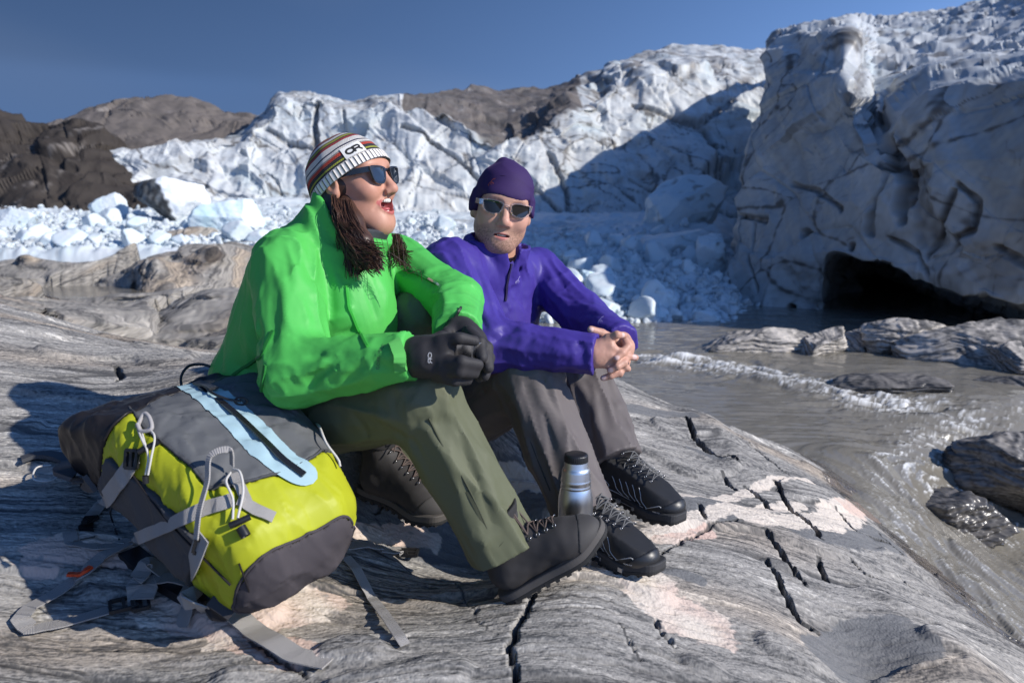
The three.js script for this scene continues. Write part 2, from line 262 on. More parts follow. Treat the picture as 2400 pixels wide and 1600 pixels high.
function rockLook(x, z, fine) { // [colour, relief 0..1] of banded gneiss
  const b = foliation(x, z), s1 = n3(x * 1.2, b * 9, 2), s2 = n3(x * 3.6, b * 31, 7), s3 = n3(x * 13, b * 85, 11);
  const s4 = fine ? n3(x * 55, b * 230, 3) : 0, g = fine ? n3(x * 240, 1, z * 240) : 0, g2 = fine ? n3(x * 90, 4, z * 120) : n3(x * 30, 4, z * 45);
  const tone = n3(x * 0.5, 3, z * 0.7);
  let t = 0.50 + 0.32 * s1 + 0.36 * s2 + 0.32 * s3 + 0.32 * s4 + 0.24 * g2 + 0.26 * g + 0.16 * tone;
  let c = mix3([0.085, 0.085, 0.085], [0.30, 0.285, 0.262], sstep(0.0, 0.62, t)); c = mix3(c, [0.58, 0.55, 0.495], sstep(0.62, 1.05, t));
  const warm = n3(x * 0.9, b * 3.5, 21); c = mix3(c, [c[0] * 1.10, c[1] * 0.98, c[2] * 0.86], sstep(0.05, 0.5, warm));
  const line4 = min(abs(n3(x * 1.3, b * 15, 51)) * 0.8, abs(n3(x * 3.1, b * 34, 57))); c = mix3(c, [0.055, 0.055, 0.057], 0.85 * sstep(0.065, 0.012, line4) * sstep(-0.25, 0.25, n3(x * 1.3, b * 5, 15)));
  let rel = 0.5 + 0.14 * s3 + 0.16 * s4 + 0.12 * g + 0.10 * g2 - 0.2 * sstep(0.05, 0.01, line4);
  const dw = rockHeightCheap(x, z) - waterLevel(x, z), busy = dw < 0.2 || (z > -4.6 && (darkBands.some((l) => near(l, x, z)) || veins.some((l) => near(l, x, z)) || cracks.some((l) => near(l, x, z))));
  const e = busy ? 0.5 * n3(x * 12, 7, z * 15) + 0.35 * n3(x * 34, 7, z * 40) + 0.2 * n3(x * 95, 7, z * 95) : 0;
  if (z > -4.6) {
    for (const d of darkBands) if (near(d, x, z)) { const [ds] = segDist(x, z, d.line); if (ds < d.w * 2) { const k = sstep(1.05, 0.9, ds / d.w + 0.5 * e); if (k) { c = mix3(c, mix3([0.115, 0.118, 0.122], [0.175, 0.175, 0.175], 0.5 + 0.5 * s3 + 0.4 * g), k * 0.93); rel = lerp(rel, 0.45 + 0.15 * g + 0.1 * g2, k); } } }
    for (const v of veins) if (near(v, x, z)) { const [ds] = segDist(x, z, v.line); if (ds < v.w * 2.2) { const k = sstep(1.1, 0.95, ds / v.w + 0.9 * e); if (k) { const blot = n3(x * 28, 9, z * 30) + 0.6 * n3(x * 80, 9, z * 80); c = mix3(c, mix3(mix3([0.62, 0.55, 0.47], [0.58, 0.41, 0.335], v.pink * sstep(-0.3, 0.5, n3(x * 9, 6, z * 9) + v.pink - 0.5)), [0.27, 0.25, 0.235], 0.8 * sstep(0.35, 0.85, blot + 0.25 * g)), k * 0.92); rel = lerp(rel, 0.55 + 0.2 * g2 + 0.15 * g, k); } } }
    for (const q of cracks) if (near(q, x, z)) { const [ds] = segDist(x, z, q.line); if (ds < q.w * 3) c = mix3(c, [0.05, 0.05, 0.05], 0.85 * sstep(1.25, 0.7, ds / q.w + 0.5 * e)); } // near-black along the carved cracks
  } else { c = mix3(c, [c[0] * 1.02, c[1] * 0.97, c[2] * 0.9], 0.5); }
  c = mix3(c, [0.04, 0.04, 0.042], 0.55 * sstep(0.52, 0.8, n3(x * 45, 2, z * 60) * 0.7 + n3(x * 5, 2, z * 8) * 0.6)); // black lichen specks
  // the splash zone is wet
  const wet = sstep(0.085, 0.06, dw + 0.05 * e + 0.03 * n3(x * 5, 3, z * 5)); c = mix3(c, [c[0] * 0.36, c[1] * 0.335, c[2] * 0.31], wet);
  return [c, clamp(rel), wet];
}
const rockHeightCheap = (x, z) => baseHeight(x, z) + 0.020 * n3(x * 1.3, z * 2.1, 1.7) + 0.010 * n3(x * 3.4, z * 5.5, 4.2);
function spaced(stops) { if (QUICK) stops = stops.map(([a, b]) => [a, b * 2]); // grid lines from [position, spacing] pairs
  const out = [stops[0][0]];
  while (out[out.length - 1] < stops[stops.length - 1][0]) { const x = out[out.length - 1]; let i = 0; while (i < stops.length - 2 && x >= stops[i + 1][0]) i++; const t = clamp((x - stops[i][0]) / (stops[i + 1][0] - stops[i][0])); out.push(x + lerp(stops[i][1], stops[i + 1][1], t)); }
  return out;
}
function bedrock(x0, x1, z0, z1, xs, zs, size, fine, name) {
  const W = size, rel = new Float32Array(W * W), wet = new Float32Array(W * W);
  const map = texture(W, W, (i, j) => { const x = lerp(x0, x1, (i + 0.5) / W), z = lerp(z0, z1, (j + 0.5) / W), [c, r, w] = rockLook(x, z, fine); rel[j * W + i] = r; wet[j * W + i] = w; return c; }, true);
  const bump = texture(W, W, (i, j) => { const r = rel[j * W + i]; return [r, r, r]; });
  const rough = texture(W / 2, W / 2, (i, j) => { const k = 2 * j * W + 2 * i; return [0, lerp(0.86, 0.22, wet[k]), 0]; });
  for (const t of [map, bump, rough]) t.wrapS = t.wrapT = THREE.ClampToEdgeWrapping;
  const g = gridGeometry(xs.length, zs.length, (i, j) => { const x = xs[i], z = zs[j]; return { p: [x, rockHeight(x, z), z], uv: [(x - x0) / (x1 - x0), (z - z0) / (z1 - z0)] }; }, false, true);
  if (!fine) { const p = g.attributes.position, uv = g.attributes.uv; for (let i = 0; i < p.count; i++) { const x = p.getX(i), y = p.getY(i), z = p.getZ(i); uv.setY(i, (z + 1.6 * y - z0) / (z1 - z0)); uv.setX(i, (x + 0.4 * y - x0) / (x1 - x0)); p.setX(i, x + 0.05 * n3(x * 1.5, y * 14, z * 1.5)); p.setZ(i, z + 0.09 * n3(x * 1.5 + 5, y * 16, z * 1.5) + 0.03 * n3(x * 4, y * 40, z * 4)); } g.computeVertexNormals(); }
  return structure(name, g, mat({ map, bumpMap: bump, bumpScale: fine ? 0.008 : 0.04, roughnessMap: rough, roughness: 1, specularIntensity: 0.6 }));
}
const flip = (a) => a.map((v) => -v).reverse();
bedrock(-2.6, 2.7, -4.3, -0.85, spaced([[-2.6, 0.012], [-1.5, 0.007], [1.7, 0.006], [2.7, 0.012]]), spaced([[-4.3, 0.014], [-2.6, 0.007], [-0.9, 0.0055], [-0.85, 0.0055]]), QUICK ? 512 : 2048, true, 'bedrock');
bedrock(-14, 10, -19, -4.28, spaced([[-14, 0.06], [-4, 0.03], [4, 0.035], [10, 0.1]]), spaced([[-19, 0.07], [-9, 0.03], [-4.28, 0.02]]), QUICK ? 512 : 1024, false, 'bedrock');
{ // the same dome carried on to either side and behind the camera
  const g = (xa, xb, za, zb, n, m) => gridGeometry(n, m, (i, j) => { const x = lerp(xa, xb, i / (n - 1)), z = lerp(za, zb, j / (m - 1)); return { p: [x, rockHeight(x, min(z, -0.6)) - 0.003, z], c: rockLook(x, z, false)[0] }; }, true);
  const m = mat({ vertexColors: true, roughness: 0.88 });
  structure('bedrock', g(-12, 6, -0.852, 9, 160, 90), m); structure('bedrock', g(-12, -2.597, -4.285, -0.85, 220, 190), m); structure('bedrock', g(2.697, 5, -4.285, -0.85, 60, 100), m);
  const base = new THREE.PlaneGeometry(900, 900).rotateX(-PI / 2); base.translate(0, -1.6, 0); structure('ground', base, mat({ color: lin(0.2, 0.19, 0.18), roughness: 0.95 }));
}
console.log('bedrock done');
// ---------------------------------------------------------------- glacier
const iceMat = mat({ vertexColors: true, roughness: 0.42, specularIntensity: 0.75, ior: 1.31 });
const dirtyMat = mat({ vertexColors: true, roughness: 0.8, specularIntensity: 0.5 });
function catmull(a, b, c, d, t) { const t2 = t * t, t3 = t2 * t; return 0.5 * (2 * b + (c - a) * t + (2 * a - 5 * b + 4 * c - d) * t2 + (3 * b - a - 3 * c + d) * t3); }
function iceSheet(columns, nu, nv, shape, look, seams = []) { // columns of points [px, row, metres] from the foot up; shape(p, u, v) -> push along the normal; look(p, u, v, push, n) -> colour
  const C = columns.map((c) => c.map(([x, y, d]) => at(x, y, d))), K = C[0].length, n = C.length, P = [];
  for (let j = 0; j < nv; j++) for (let i = 0; i < nu; i++) {
    const u = i / (nu - 1) * (n - 1), v = j / (nv - 1) * (K - 1), iu = min(n - 2, floor(u)), iv = min(K - 2, floor(v)), fu = u - iu, fv = v - iv;
    const q = []; for (const ax of ['x', 'y', 'z']) { const row = (k) => { const g = (m) => C[clamp(m, 0, n - 1)][k][ax]; return lerp(g(iu), g(iu + 1), fu * fu * (3 - 2 * fu) * 0.4 + fu * 0.6); }; q.push(lerp(row(iv), row(iv + 1), fv)); }
    P.push(q);
  }
  const N = [], sub = (a, b) => [a[0] - b[0], a[1] - b[1], a[2] - b[2]];
  const R = 4;
  for (let j = 0; j < nv; j++) for (let i = 0; i < nu; i++) {
    const a = sub(P[j * nu + min(nu - 1, i + R)], P[j * nu + max(0, i - R)]), b = sub(P[min(nv - 1, j + R) * nu + i], P[max(0, j - R) * nu + i]);
    const c = [a[1] * b[2] - a[2] * b[1], a[2] * b[0] - a[0] * b[2], a[0] * b[1] - a[1] * b[0]], l = hypot(...c) || 1; N.push(c.map((x) => x / l));
  }
  const lines = seams.map(([pts, w, depth, dark]) => { // long cracks and dirt bands, laid on the sheet
    const c = pts.map(([x, y]) => { const d = rayDir(x, y); let best = -2, k = 0; for (let o = 0; o < P.length; o += 3) { const q = P[o], e = q[1] - EYE, c = (q[0] * d.x + e * d.y + q[2] * d.z) / hypot(q[0], e, q[2]); if (c > best) { best = c; k = o; } } return V(...P[k]); });
    return { c, w, depth, dark, b: new THREE.Box3().setFromPoints(c).expandByScalar(w * 4) };
  });
  const onSeam = (p, s) => { s.line = 0; for (const l of lines) { if (p[0] < l.b.min.x || p[0] > l.b.max.x || p[1] < l.b.min.y || p[1] > l.b.max.y || p[2] < l.b.min.z || p[2] > l.b.max.z) continue; let best = 9; const wob = 0.6 * l.w * n3(p[0] * 3, p[1] * 3, p[2] * 3) + 0.35 * l.w * n3(p[0] * 9, p[1] * 9, p[2] * 9); for (let i = 0; i < l.c.length - 1; i++) { const a = l.c[i], b = l.c[i + 1], ex = b.x - a.x, ey = b.y - a.y, ez = b.z - a.z, t = clamp(((p[0] - a.x) * ex + (p[1] - a.y) * ey + (p[2] - a.z) * ez) / (ex * ex + ey * ey + ez * ez)); best = min(best, hypot(p[0] - a.x - t * ex, p[1] - a.y - t * ey, p[2] - a.z - t * ez)); } const k = sstep(1.15, 0.55, abs(best + wob) / l.w); s.d -= k * l.depth; s.line = max(s.line, k * l.dark); } return s; };
  return gridGeometry(nu, nv, (i, j) => { const o = j * nu + i, p = P[o], m = N[o], u = i / (nu - 1), v = j / (nv - 1), s = onSeam(p, shape(p, u, v)), cc = look(p, u, v, s, m); return { p: [p[0] + m[0] * s.d, p[1] + m[1] * s.d, p[2] + m[2] * s.d], c: mix3(cc, [0.115, 0.10, 0.088], s.line * clamp(0.62 + 0.7 * n3(p[0] * 9, p[1] * 9, p[2] * 9))) }; }, true);
}
function iceShape(p, s, amp) { // big broken facets, smaller spalls, open cracks
  const wx = p[0] + 0.5 * n3(p[0] * 0.35, p[1] * 0.35, p[2] * 0.35), wy = p[1] + 0.4 * n3(p[0] * 0.4 + 9, p[1] * 0.4, p[2] * 0.4), wz = p[2];
  const A = worley(wx * 0.26 * s, wy * 0.34 * s, wz * 0.22 * s), B = worley(wx * 0.8 * s + 4, wy * 0.9 * s, wz * 0.7 * s), C = worley(wx * 2.3 * s + 7, wy * 2.1 * s, wz * 1.8 * s);
  const open = exp(-A[1] * 34) * sstep(0.45, 0.8, PERM[A[2]] / 255), thin = exp(-B[1] * 24) * sstep(0.5, 0.6, PERM[B[2] + 3] / 255);
  let d = facet(A, 0.85 * amp, 0.10) + facet(B, 0.40 * amp, 0.12) + facet(C, 0.13 * amp) + 0.10 * amp * (ridged(p[0] * 2.1 * s, p[1] * 3.0 * s, p[2] * 2 * s) - 0.7) + 0.16 * amp * n3(p[0] * 1.2 * s, p[1] * 1.6 * s, p[2] * s) + 0.07 * amp * n3(p[0] * 4 * s, p[1] * 5 * s, p[2] * 4 * s) + 0.030 * amp * n3(p[0] * 11 * s, p[1] * 12 * s, p[2] * 9 * s);
  d -= 0.16 * amp * open + 0.14 * amp * thin;
  return { d, open, thin, A, B, C };
}
function iceColor(p, s, dirt, gritShade = 0) { // clean ice, bluer blocks, grit caught in cracks and smeared below them
  const q = n3(p[0] * 0.5, p[1] * 0.5, p[2] * 0.5), r = n3(p[0] * 1.9, p[1] * 2.6, p[2] * 1.9), f = n3(p[0] * 9, p[1] * 12, p[2] * 9), blue = sstep(0.1, 0.7, q + 0.5 * (s.B[2] / 255 - 0.4));
  let c = mix3([0.54, 0.565, 0.57], [0.42, 0.50, 0.53], blue * 0.75);
  c = mix3(c, [0.36, 0.355, 0.345], clamp(0.45 + 0.7 * r + 0.3 * f) * 0.6);
  const streak = n3(p[0] * 2.6 + 0.6 * p[1], p[1] * 0.35, p[2] * 2.6), grime = sstep(0.16, 0.70, streak * 0.7 + r * 0.45 + 0.2 * f + dirt) * (0.62 + 0.38 * f);
  c = mix3(c, [0.24, 0.215, 0.19], 0.66 * clamp(grime)); c = mix3(c, [0.16, 0.145, 0.13], 0.7 * sstep(0.45, 0.8, f * 0.7 + r * 0.5 + dirt));
  if (gritShade) c = mix3(c, [0.225, 0.245, 0.255], gritShade + 0.35 * n3(p[0] * 1.1, p[1] * 0.7, p[2] * 1.1) + 0.25 * n3(p[0] * 6, p[1] * 4, p[2] * 6) + 0.2 * n3(p[0] * 17, p[1] * 13, p[2] * 17));  // grit and wall shade put into the colour together
  const z = gritShade ? 1.7 : 1, wv = worley(z * p[0] * 0.42 + 50 + 0.6 * n3(p[0] * 0.7, p[1] * 0.7, p[2] * 0.7), z * (p[1] * 0.62 + 0.25 * p[0]), z * p[2] * 0.42 + 0.5 * n3(p[0], p[1], p[2])), wf = worley(p[0] * 1.5 + 20 + 0.5 * n3(p[0] * 2, p[1] * 2, p[2] * 2), p[1] * 1.9, p[2] * 1.5); // dirt bands and veins of grit frozen into the ice
  c = mix3(c, [0.085, 0.075, 0.066], 0.85 * sstep(0.40, 0.85, exp(-wv[1] * 13) * (0.85 + 0.5 * f) * (PERM[wv[2]] > 60 ? 1 : 0.3))); c = mix3(c, [0.15, 0.135, 0.12], 0.6 * sstep(0.45, 0.9, exp(-wf[1] * 12) * (0.7 + 0.6 * f) * (PERM[wf[2]] > 130 ? 1 : 0)));
  return c;
}
const moraine = (p) => { const a = n3(p[0] * 0.9, p[1] * 1.4, p[2] * 0.9), b = n3(p[0] * 3.2, p[1] * 5, p[2] * 3.2), f = n3(p[0] * 10, p[1] * 13, p[2] * 10); return mix3(mix3([0.045, 0.038, 0.033], [0.16, 0.135, 0.118], 0.5 + 0.5 * a + 0.35 * b), [0.36, 0.34, 0.32], 0.9 * sstep(0.36, 0.75, 0.6 * b + 0.45 * a + 0.3 * f)); };
const q = QUICK ? 0.5 : 1, res = (n) => floor(n * q);
// the long face across the valley, with its grit-covered top
{
  const rows = [
    [150, 470, 21.6, 430, 22, 425, 22.5], [205, 470, 21.5, 398, 22, 388, 22.5], [300, 490, 21, 360, 22.3, 352, 23], [400, 505, 20.5, 345, 22.5, 338, 23.5], [560, 520, 20, 308, 23, 303, 24], [615, 525, 20, 272, 23.5, 264, 24.5], [655, 535, 20, 216, 24, 208, 25],
    [740, 540, 20, 214, 24, 206, 25], [850, 545, 20, 232, 24, 224, 25.5], [935, 550, 20, 210, 24, 202, 25.5], [1040, 555, 20, 236, 24, 205, 28], [1100, 555, 20, 285, 23.5, 202, 29], [1190, 560, 20, 340, 23, 200, 30], [1290, 565, 20, 300, 23.5, 194, 31],
    [1440, 570, 20, 185, 25, 148, 30], [1560, 575, 20, 168, 26, 108, 33], [1700, 580, 20, 176, 27, 104, 34], [1790, 585, 20, 220, 27, 108, 35], [1950, 590, 20, 250, 27, 100, 36]];
  const cols = rows.map(([x, br, bd, lr, ld, sr, sd]) => [[x, br + 60, bd - 0.3], [x + 5, lerp(br, lr, 0.33), lerp(bd, ld, 0.45)], [x - 4, lerp(br, lr, 0.7), lerp(bd, ld, 0.8)], [x, lr, ld], [x, (lr + sr) / 2 - 2, (ld + sd) / 2], [x, sr, sd], [x, sr + 90, sd + 5]]);
  const top = table(rows.map((r, i) => [i / (rows.length - 1), r[3], r[5], r[0]]));
  const g = iceSheet(cols, res(860), res(300), (p, u, v) => { const k = sstep(0.72, 0.55, v), s = iceShape(p, 0.8, lerp(0.22, 0.62, k)); if (v > 0.52) s.d += (1 - k) * (0.22 * n3(p[0] * 0.6, 3, p[2] * 0.6) + 0.10 * n3(p[0] * 2, 3, p[2] * 3)); return s; },
    (p, u, v, s) => { const px = top(u)[3], dirtyTop = sstep(0.49, 0.515, v + 0.03 * n3(p[0] * 1.5, p[1] * 1.5, p[2] * 1.5) + 0.012 * n3(p[0] * 7, p[1] * 7, p[2] * 7)) * (px < 640 ? 0.25 : px > 1360 ? 0.30 : px < 950 ? 0.35 * sstep(-0.1, 0.3, n3(p[0] * 2, p[1] * 2, p[2] * 2)) : 0.92); const c = iceColor(p, s, (px > 1000 && px < 1400 ? 0.10 : 0) - 0.06 + 0.25 * sstep(0.4, 0.5, v) * sstep(620, 700, px)); return mix3(c, moraine(p), dirtyTop * (px > 1360 ? sstep(-0.1, 0.5, n3(p[0] * 0.8, p[1] * 5, p[2] * 1.4)) * 2.4 : 1)); }, [
    [[[945, 300], [1010, 330], [1075, 375], [1135, 425]], 0.10, 0.16, 1], [[[1210, 300], [1290, 380], [1330, 450], [1335, 520]], 0.10, 0.15, 1], [[[1235, 430], [1330, 490], [1400, 470]], 0.09, 0.12, 0.9], [[[1480, 420], [1600, 470], [1750, 505]], 0.10, 0.15, 1], [[[738, 212], [730, 290], [742, 340]], 0.12, 0.25, 1], [[[1420, 185], [1500, 240], [1640, 290], [1720, 235]], 0.12, 0.15, 1], [[[620, 285], [680, 315], [730, 330]], 0.08, 0.12, 0.9], [[[920, 420], [1010, 440], [1100, 455]], 0.06, 0.08, 0.8], [[[930, 510], [1040, 530], [1120, 540]], 0.08, 0.1, 0.9], [[[1080, 345], [1095, 360], [1100, 390]], 0.16, 0.05, 0.9], [[[420, 420], [520, 440], [640, 470]], 0.07, 0.08, 0.6], [[[260, 395], [330, 420], [360, 470]], 0.06, 0.08, 0.7], [[[1180, 335], [1230, 300], [1330, 240], [1440, 185]], 0.09, 0.1, 0.8], [[[1660, 300], [1690, 360], [1700, 420]], 0.25, 0.2, 0.8], [[[560, 340], [640, 400], [690, 480]], 0.06, 0.1, 0.5], [[[800, 240], [815, 330], [830, 400]], 0.05, 0.12, 0.4]]);
  structure('glacier_face', g, iceMat);
}
// grit-black ice on the far left: a near wedge and the dome behind it
{
  const A = [[-3200, 60], [-2000, 120], [-1100, 180], [-420, 220], [-150, 235], [0, 257], [70, 276], [180, 282], [235, 302], [300, 352], [335, 390], [360, 440]].map(([x, r]) => [[x - 10, 560, 18.5], [x - 6, 470, 19.5], [x, lerp(480, r, 0.55), 21], [x, r, 22.6], [x, r + 4, 24], [x, r + 80, 27]]);
  structure('dirty_ice_ridge', iceSheet(A, res(460), res(150), (p, u, v) => { const s = iceShape(p, 0.9, 0.5); s.d += 0.16 * n3(p[0] * 0.8 + p[1], p[1] * 3, p[2]); return s; }, (p, u, v, s) => mix3(mix3([0.026, 0.021, 0.018], [0.055, 0.046, 0.039], 0.5 + 0.5 * n3(p[0] * 1.4, p[1] * 5, p[2])), [0.24, 0.215, 0.195], 0.75 * sstep(0.35, 0.75, n3(p[0] * 0.9 + 3, p[1] * 2.2 - p[0], p[2]) * 0.8 + 0.35 * n3(p[0] * 6, p[1] * 9, p[2] * 6) + 0.25 * sstep(0.6, 0.2, abs(p[0] + 13.5) * 0.35)))), dirtyMat);
  const B = [[100, 300], [150, 268], [212, 250], [300, 227], [440, 230], [520, 246], [572, 258], [600, 262], [680, 268]].map(([x, r]) => [[x, 430, 24], [x, lerp(400, r, 0.4), 25.5], [x, lerp(400, r, 0.8), 27.5], [x, r, 30], [x, r + 60, 36]]);
  structure('dirty_ice_ridge', iceSheet(B, res(300), res(140), (p) => { const s = iceShape(p, 0.6, 0.5); return s; }, (p, u, v, s) => mix3(moraine(p), [0.17, 0.15, 0.135], 0.45)), dirtyMat);
}
// the tall wall on the right, undercut where the melt stream comes out
{
  const W = [
    [[1880, 640, 25], [1880, 600, 25], [1880, 560, 25], [1870, 480, 25], [1870, 330, 25], [1870, 200, 25], [1880, 112, 25], [1900, 92, 27], [1920, 140, 34]],
    [[1685, 790, 16.5], [1688, 740, 16.6], [1694, 690, 16.8], [1705, 620, 17], [1722, 500, 17.2], [1750, 340, 17.6], [1785, 200, 18], [1812, 108, 18.3], [1850, 90, 22]],
    [[1780, 790, 15.4], [1785, 740, 15.5], [1790, 690, 15.6], [1800, 600, 15.7], [1820, 450, 16], [1838, 300, 16.4], [1860, 170, 16.9], [1885, 94, 17.5], [1890, 76, 22]],
    [[1925, 790, 15.0], [1930, 740, 14.8], [1935, 650, 14.6], [1940, 590, 14.2], [1945, 460, 14.2], [1955, 330, 14.5], [1972, 190, 15], [1985, 90, 16], [1990, 52, 23]],
    [[2050, 800, 17.0], [2050, 745, 17.0], [2052, 640, 16], [2055, 612, 13.2], [2060, 500, 13], [2058, 400, 13], [2050, 312, 13.6], [2030, 200, 16], [2050, 46, 23]],
    [[2200, 815, 17], [2200, 760, 17], [2197, 690, 15.5], [2192, 655, 12.3], [2185, 520, 12], [2182, 370, 12], [2180, 215, 12.6], [2195, 165, 15.5], [2200, 40, 23]],
    [[2330, 850, 16.5], [2330, 790, 16.5], [2325, 735, 15], [2322, 700, 11.4], [2320, 540, 11.2], [2320, 370, 11.2], [2320, 196, 11.8], [2330, 135, 15], [2335, 6, 23]],
    [[2450, 880, 15.5], [2450, 820, 15.5], [2450, 770, 14], [2450, 732, 10.8], [2450, 560, 10.3], [2450, 370, 10.3], [2450, 172, 10.8], [2450, 90, 14.5], [2450, -40, 22]],
    [[2640, 900, 15.5], [2640, 860, 15.5], [2640, 820, 14], [2640, 790, 11.6], [2640, 600, 11.2], [2640, 370, 11.2], [2640, 150, 12], [2640, 70, 15], [2640, -40, 22]],
    [[3250, 850, 18], [3250, 830, 18], [3250, 800, 17], [3250, 780, 15], [3250, 600, 14.5], [3250, 370, 14.5], [3250, 180, 15], [3250, 100, 17], [3250, 0, 22]]]; W.push(W[W.length - 1].map(([x, y, d]) => [6000, y + 20, d * 1.15]));
  W.forEach((c, i) => { if (i) c.forEach((p, k) => { if (k < 7) p[2] *= k < 3 && i > 2 ? (i === 3 ? 0.60 : 0.95) : 0.6; else if (k === 7) p[2] *= i > 3 ? 0.75 : 0.62; }); });
  const g = iceSheet(W, res(620), res(420), (p, u, v) => { const k = sstep(0.86, 0.76, v), s = iceShape(p, 1.25, 0.24 * lerp(0.8, 1, k)); s.d += 0.05 * n3(p[0] * 0.8, p[1] * 1.5, p[2] * 0.8); if (k < 1) s.d += (1 - k) * 0.22 * ridged(p[0] * 2.2 + p[1], p[1] * 1.2, p[2] * 1.3); return s; },
    (p, u, v, s) => {
      if (v + 0.03 * n3(p[0] * 0.9, p[1] * 0.9, p[2] * 0.9) + 0.012 * n3(p[0] * 5, p[1] * 5, p[2] * 5) > 0.80) return mix3(iceColor(p, s, -0.05), [0.13, 0.12, 0.11], 0.75 * sstep(0.28, 0.5, n3(p[0] * 2.2 + p[1] * 2, p[1] * 0.8, p[2] * 1.4) + 0.4 * n3(p[0] * 8, p[1] * 8, p[2] * 8))); // paler upper surface, its sunlit look put into the colour, veined with grit
      return iceColor(p, s, 0.0, 0.40); // gritty front, with its shade also put into the colour
    }, [[[[1695, 500], [1790, 512], [1880, 540], [1990, 580]], 0.042, 0.090, 1], [[[2090, 230], [2070, 330], [2110, 420], [2100, 520]], 0.096, 0.180, 0.9], [[[2010, 85], [2005, 160], [2000, 240]], 0.132, 0.060, 0.85], [[[2075, 560], [2150, 600], [2180, 640]], 0.036, 0.072, 0.9], [[[2170, 600], [2200, 520], [2230, 450]], 0.042, 0.090, 1], [[[1840, 425], [1900, 440], [1960, 490]], 0.036, 0.060, 0.8], [[[2330, 580], [2370, 610], [2420, 650]], 0.036, 0.072, 1], [[[2120, 400], [2150, 470], [2170, 560]], 0.180, 0.060, 0.7], [[[2060, 400], [2040, 470], [2030, 540]], 0.072, 0.120, 0.6], [[[2240, 430], [2290, 470], [2280, 540], [2230, 560]], 0.036, 0.072, 0.8], [[[1880, 545], [1870, 640], [1850, 720]], 0.060, 0.180, 0.9], [[[1760, 520], [1750, 600], [1770, 680]], 0.030, 0.060, 0.6]]);
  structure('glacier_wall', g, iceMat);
}
console.log('glacier done');
// ---------------------------------------------------------------- slope of collapsed ice at the foot of the face
const rubbleHeight = (() => {
  const pts = [], add = (cols, rows) => { for (const x of cols) for (const [r, d] of rows) { const p = at(x, r, d); pts.push([...toUV(p.x, p.z), p.y]); } };
  add([1120, 1280, 1430, 1560, 1690], [[835, 7.2], [765, 8], [705, 9], [645, 10.5], [585, 13], [535, 16], [505, 20]]);
  add([1800, 1950, 2080], [[822, 8.0], [765, 9.3], [725, 10.8], [690, 12.5], [668, 14.5], [640, 18], [620, 22]]);
  add([-150, 0, 200, 420, 600, 720], [[592, 12.5], [556, 14], [528, 16], [500, 18.5], [470, 21.5]]);
  add([860, 980], [[650, 10], [590, 12], [555, 14.5], [525, 18], [500, 21]]);
  const f = spline2(pts, 2e-3); return (x, z) => { const [u, v] = toUV(x, z); return f(u, v); };
})();
const lumps = (x, z) => { const A = worley(x * 1.5, 1, z * 1.3), B = worley(x * 4 + 3, 1, z * 3.6), C = worley(x * 9 + 3, 1, z * 8); return 0.22 * max(0, 0.62 - A[0]) * (PERM[A[2]] / 255) + 0.15 * max(0, 0.62 - B[0]) * (0.3 + PERM[B[2]] / 255) + 0.07 * max(0, 0.6 - C[0]) + 0.06 * n3(x * 0.7, 2, z * 0.7); };
const rubbleTop = (x, z) => rubbleHeight(x, z) + lumps(x, z);
const rubbleColor = (x, z, seed = 0) => { const a = n3(x * 0.45 + seed, 1, z * 0.5), b = n3(x * 2.5, 2, z * 2.5), f = n3(x * 14, 3, z * 14); return mix3(mix3([0.64, 0.665, 0.68], [0.50, 0.60, 0.64], 0.4 + 0.5 * b), [0.25, 0.235, 0.22], 0.8 * sstep(0.10, 0.60, 0.55 * a + 0.4 * b + 0.4 * f)); };
{
  const us = spaced([[-0.95, 0.0042 / q], [0.75, 0.0042 / q]]), ds = []; for (let d = 7; d < 23; d *= 1 + 0.0055 / q) ds.push(d);
  structure('ice_rubble_slope', gridGeometry(us.length, ds.length, (i, j) => { const d = ds[ds.length - 1 - j], x = us[i] * d, z = -d, edge = sstep(7.05, 8, d); return { p: [x, lerp(-0.7, rubbleTop(x, z), edge) - 1.2 * sstep(0.43, 0.52, us[i]) - (us[i] < -0.12 && d < 12.6 ? 0.8 * sstep(12.6, 12, d) * sstep(-0.12, -0.2, us[i]) : 0), z], c: rubbleColor(x, z) }; }, true), iceMat);
}
// broken ice: convex lumps cut by planes, a few shapes shared by all
function cutStone(seed, planes, detail, rough, squash = [1, 1, 1]) {
  const r = rng(seed), N = []; for (let i = 0; i < planes; i++) { const u = r() * 2 - 1, a = r() * 2 * PI, s = sqrt(1 - u * u); N.push([s * cos(a), u, s * sin(a), 0.55 + 0.35 * r()]); }
  const g = mergeVertices(new THREE.IcosahedronGeometry(1, detail).deleteAttribute('uv').deleteAttribute('normal')), p = g.attributes.position;
  for (let i = 0; i < p.count; i++) {
    const v = V().fromBufferAttribute(p, i).normalize(); let t = 1; for (const n of N) { const c = n[0] * v.x + n[1] * v.y + n[2] * v.z; if (c > 0.05) t = min(t, n[3] / c); }
    t *= 1 + rough * fbm(v.x * 2.2 + seed, v.y * 2.2, v.z * 2.2, 4, 0.6); p.setXYZ(i, v.x * t * squash[0], v.y * t * squash[1], v.z * t * squash[2]);
  }
  g.computeVertexNormals(); return g;
}
const iceTint = (seed, dirt) => (x, y, z) => { const a = n3(x * 1.6 + seed, y * 1.6, z * 1.6), b = n3(x * 6, y * 6 + seed, z * 6); return mix3(mix3([0.68, 0.71, 0.725], [0.50, 0.62, 0.67], 0.45 + 0.55 * a), [0.17, 0.155, 0.14], 0.85 * sstep(0.45 - dirt, 0.85 - dirt, 0.6 * b + 0.5 * a)); };
const lumpShapes = []; for (let i = 0; i < 10; i++) lumpShapes.push(tint(cutStone(100 + i, 18, 7, 0.07), iceTint(i, 0.12)));
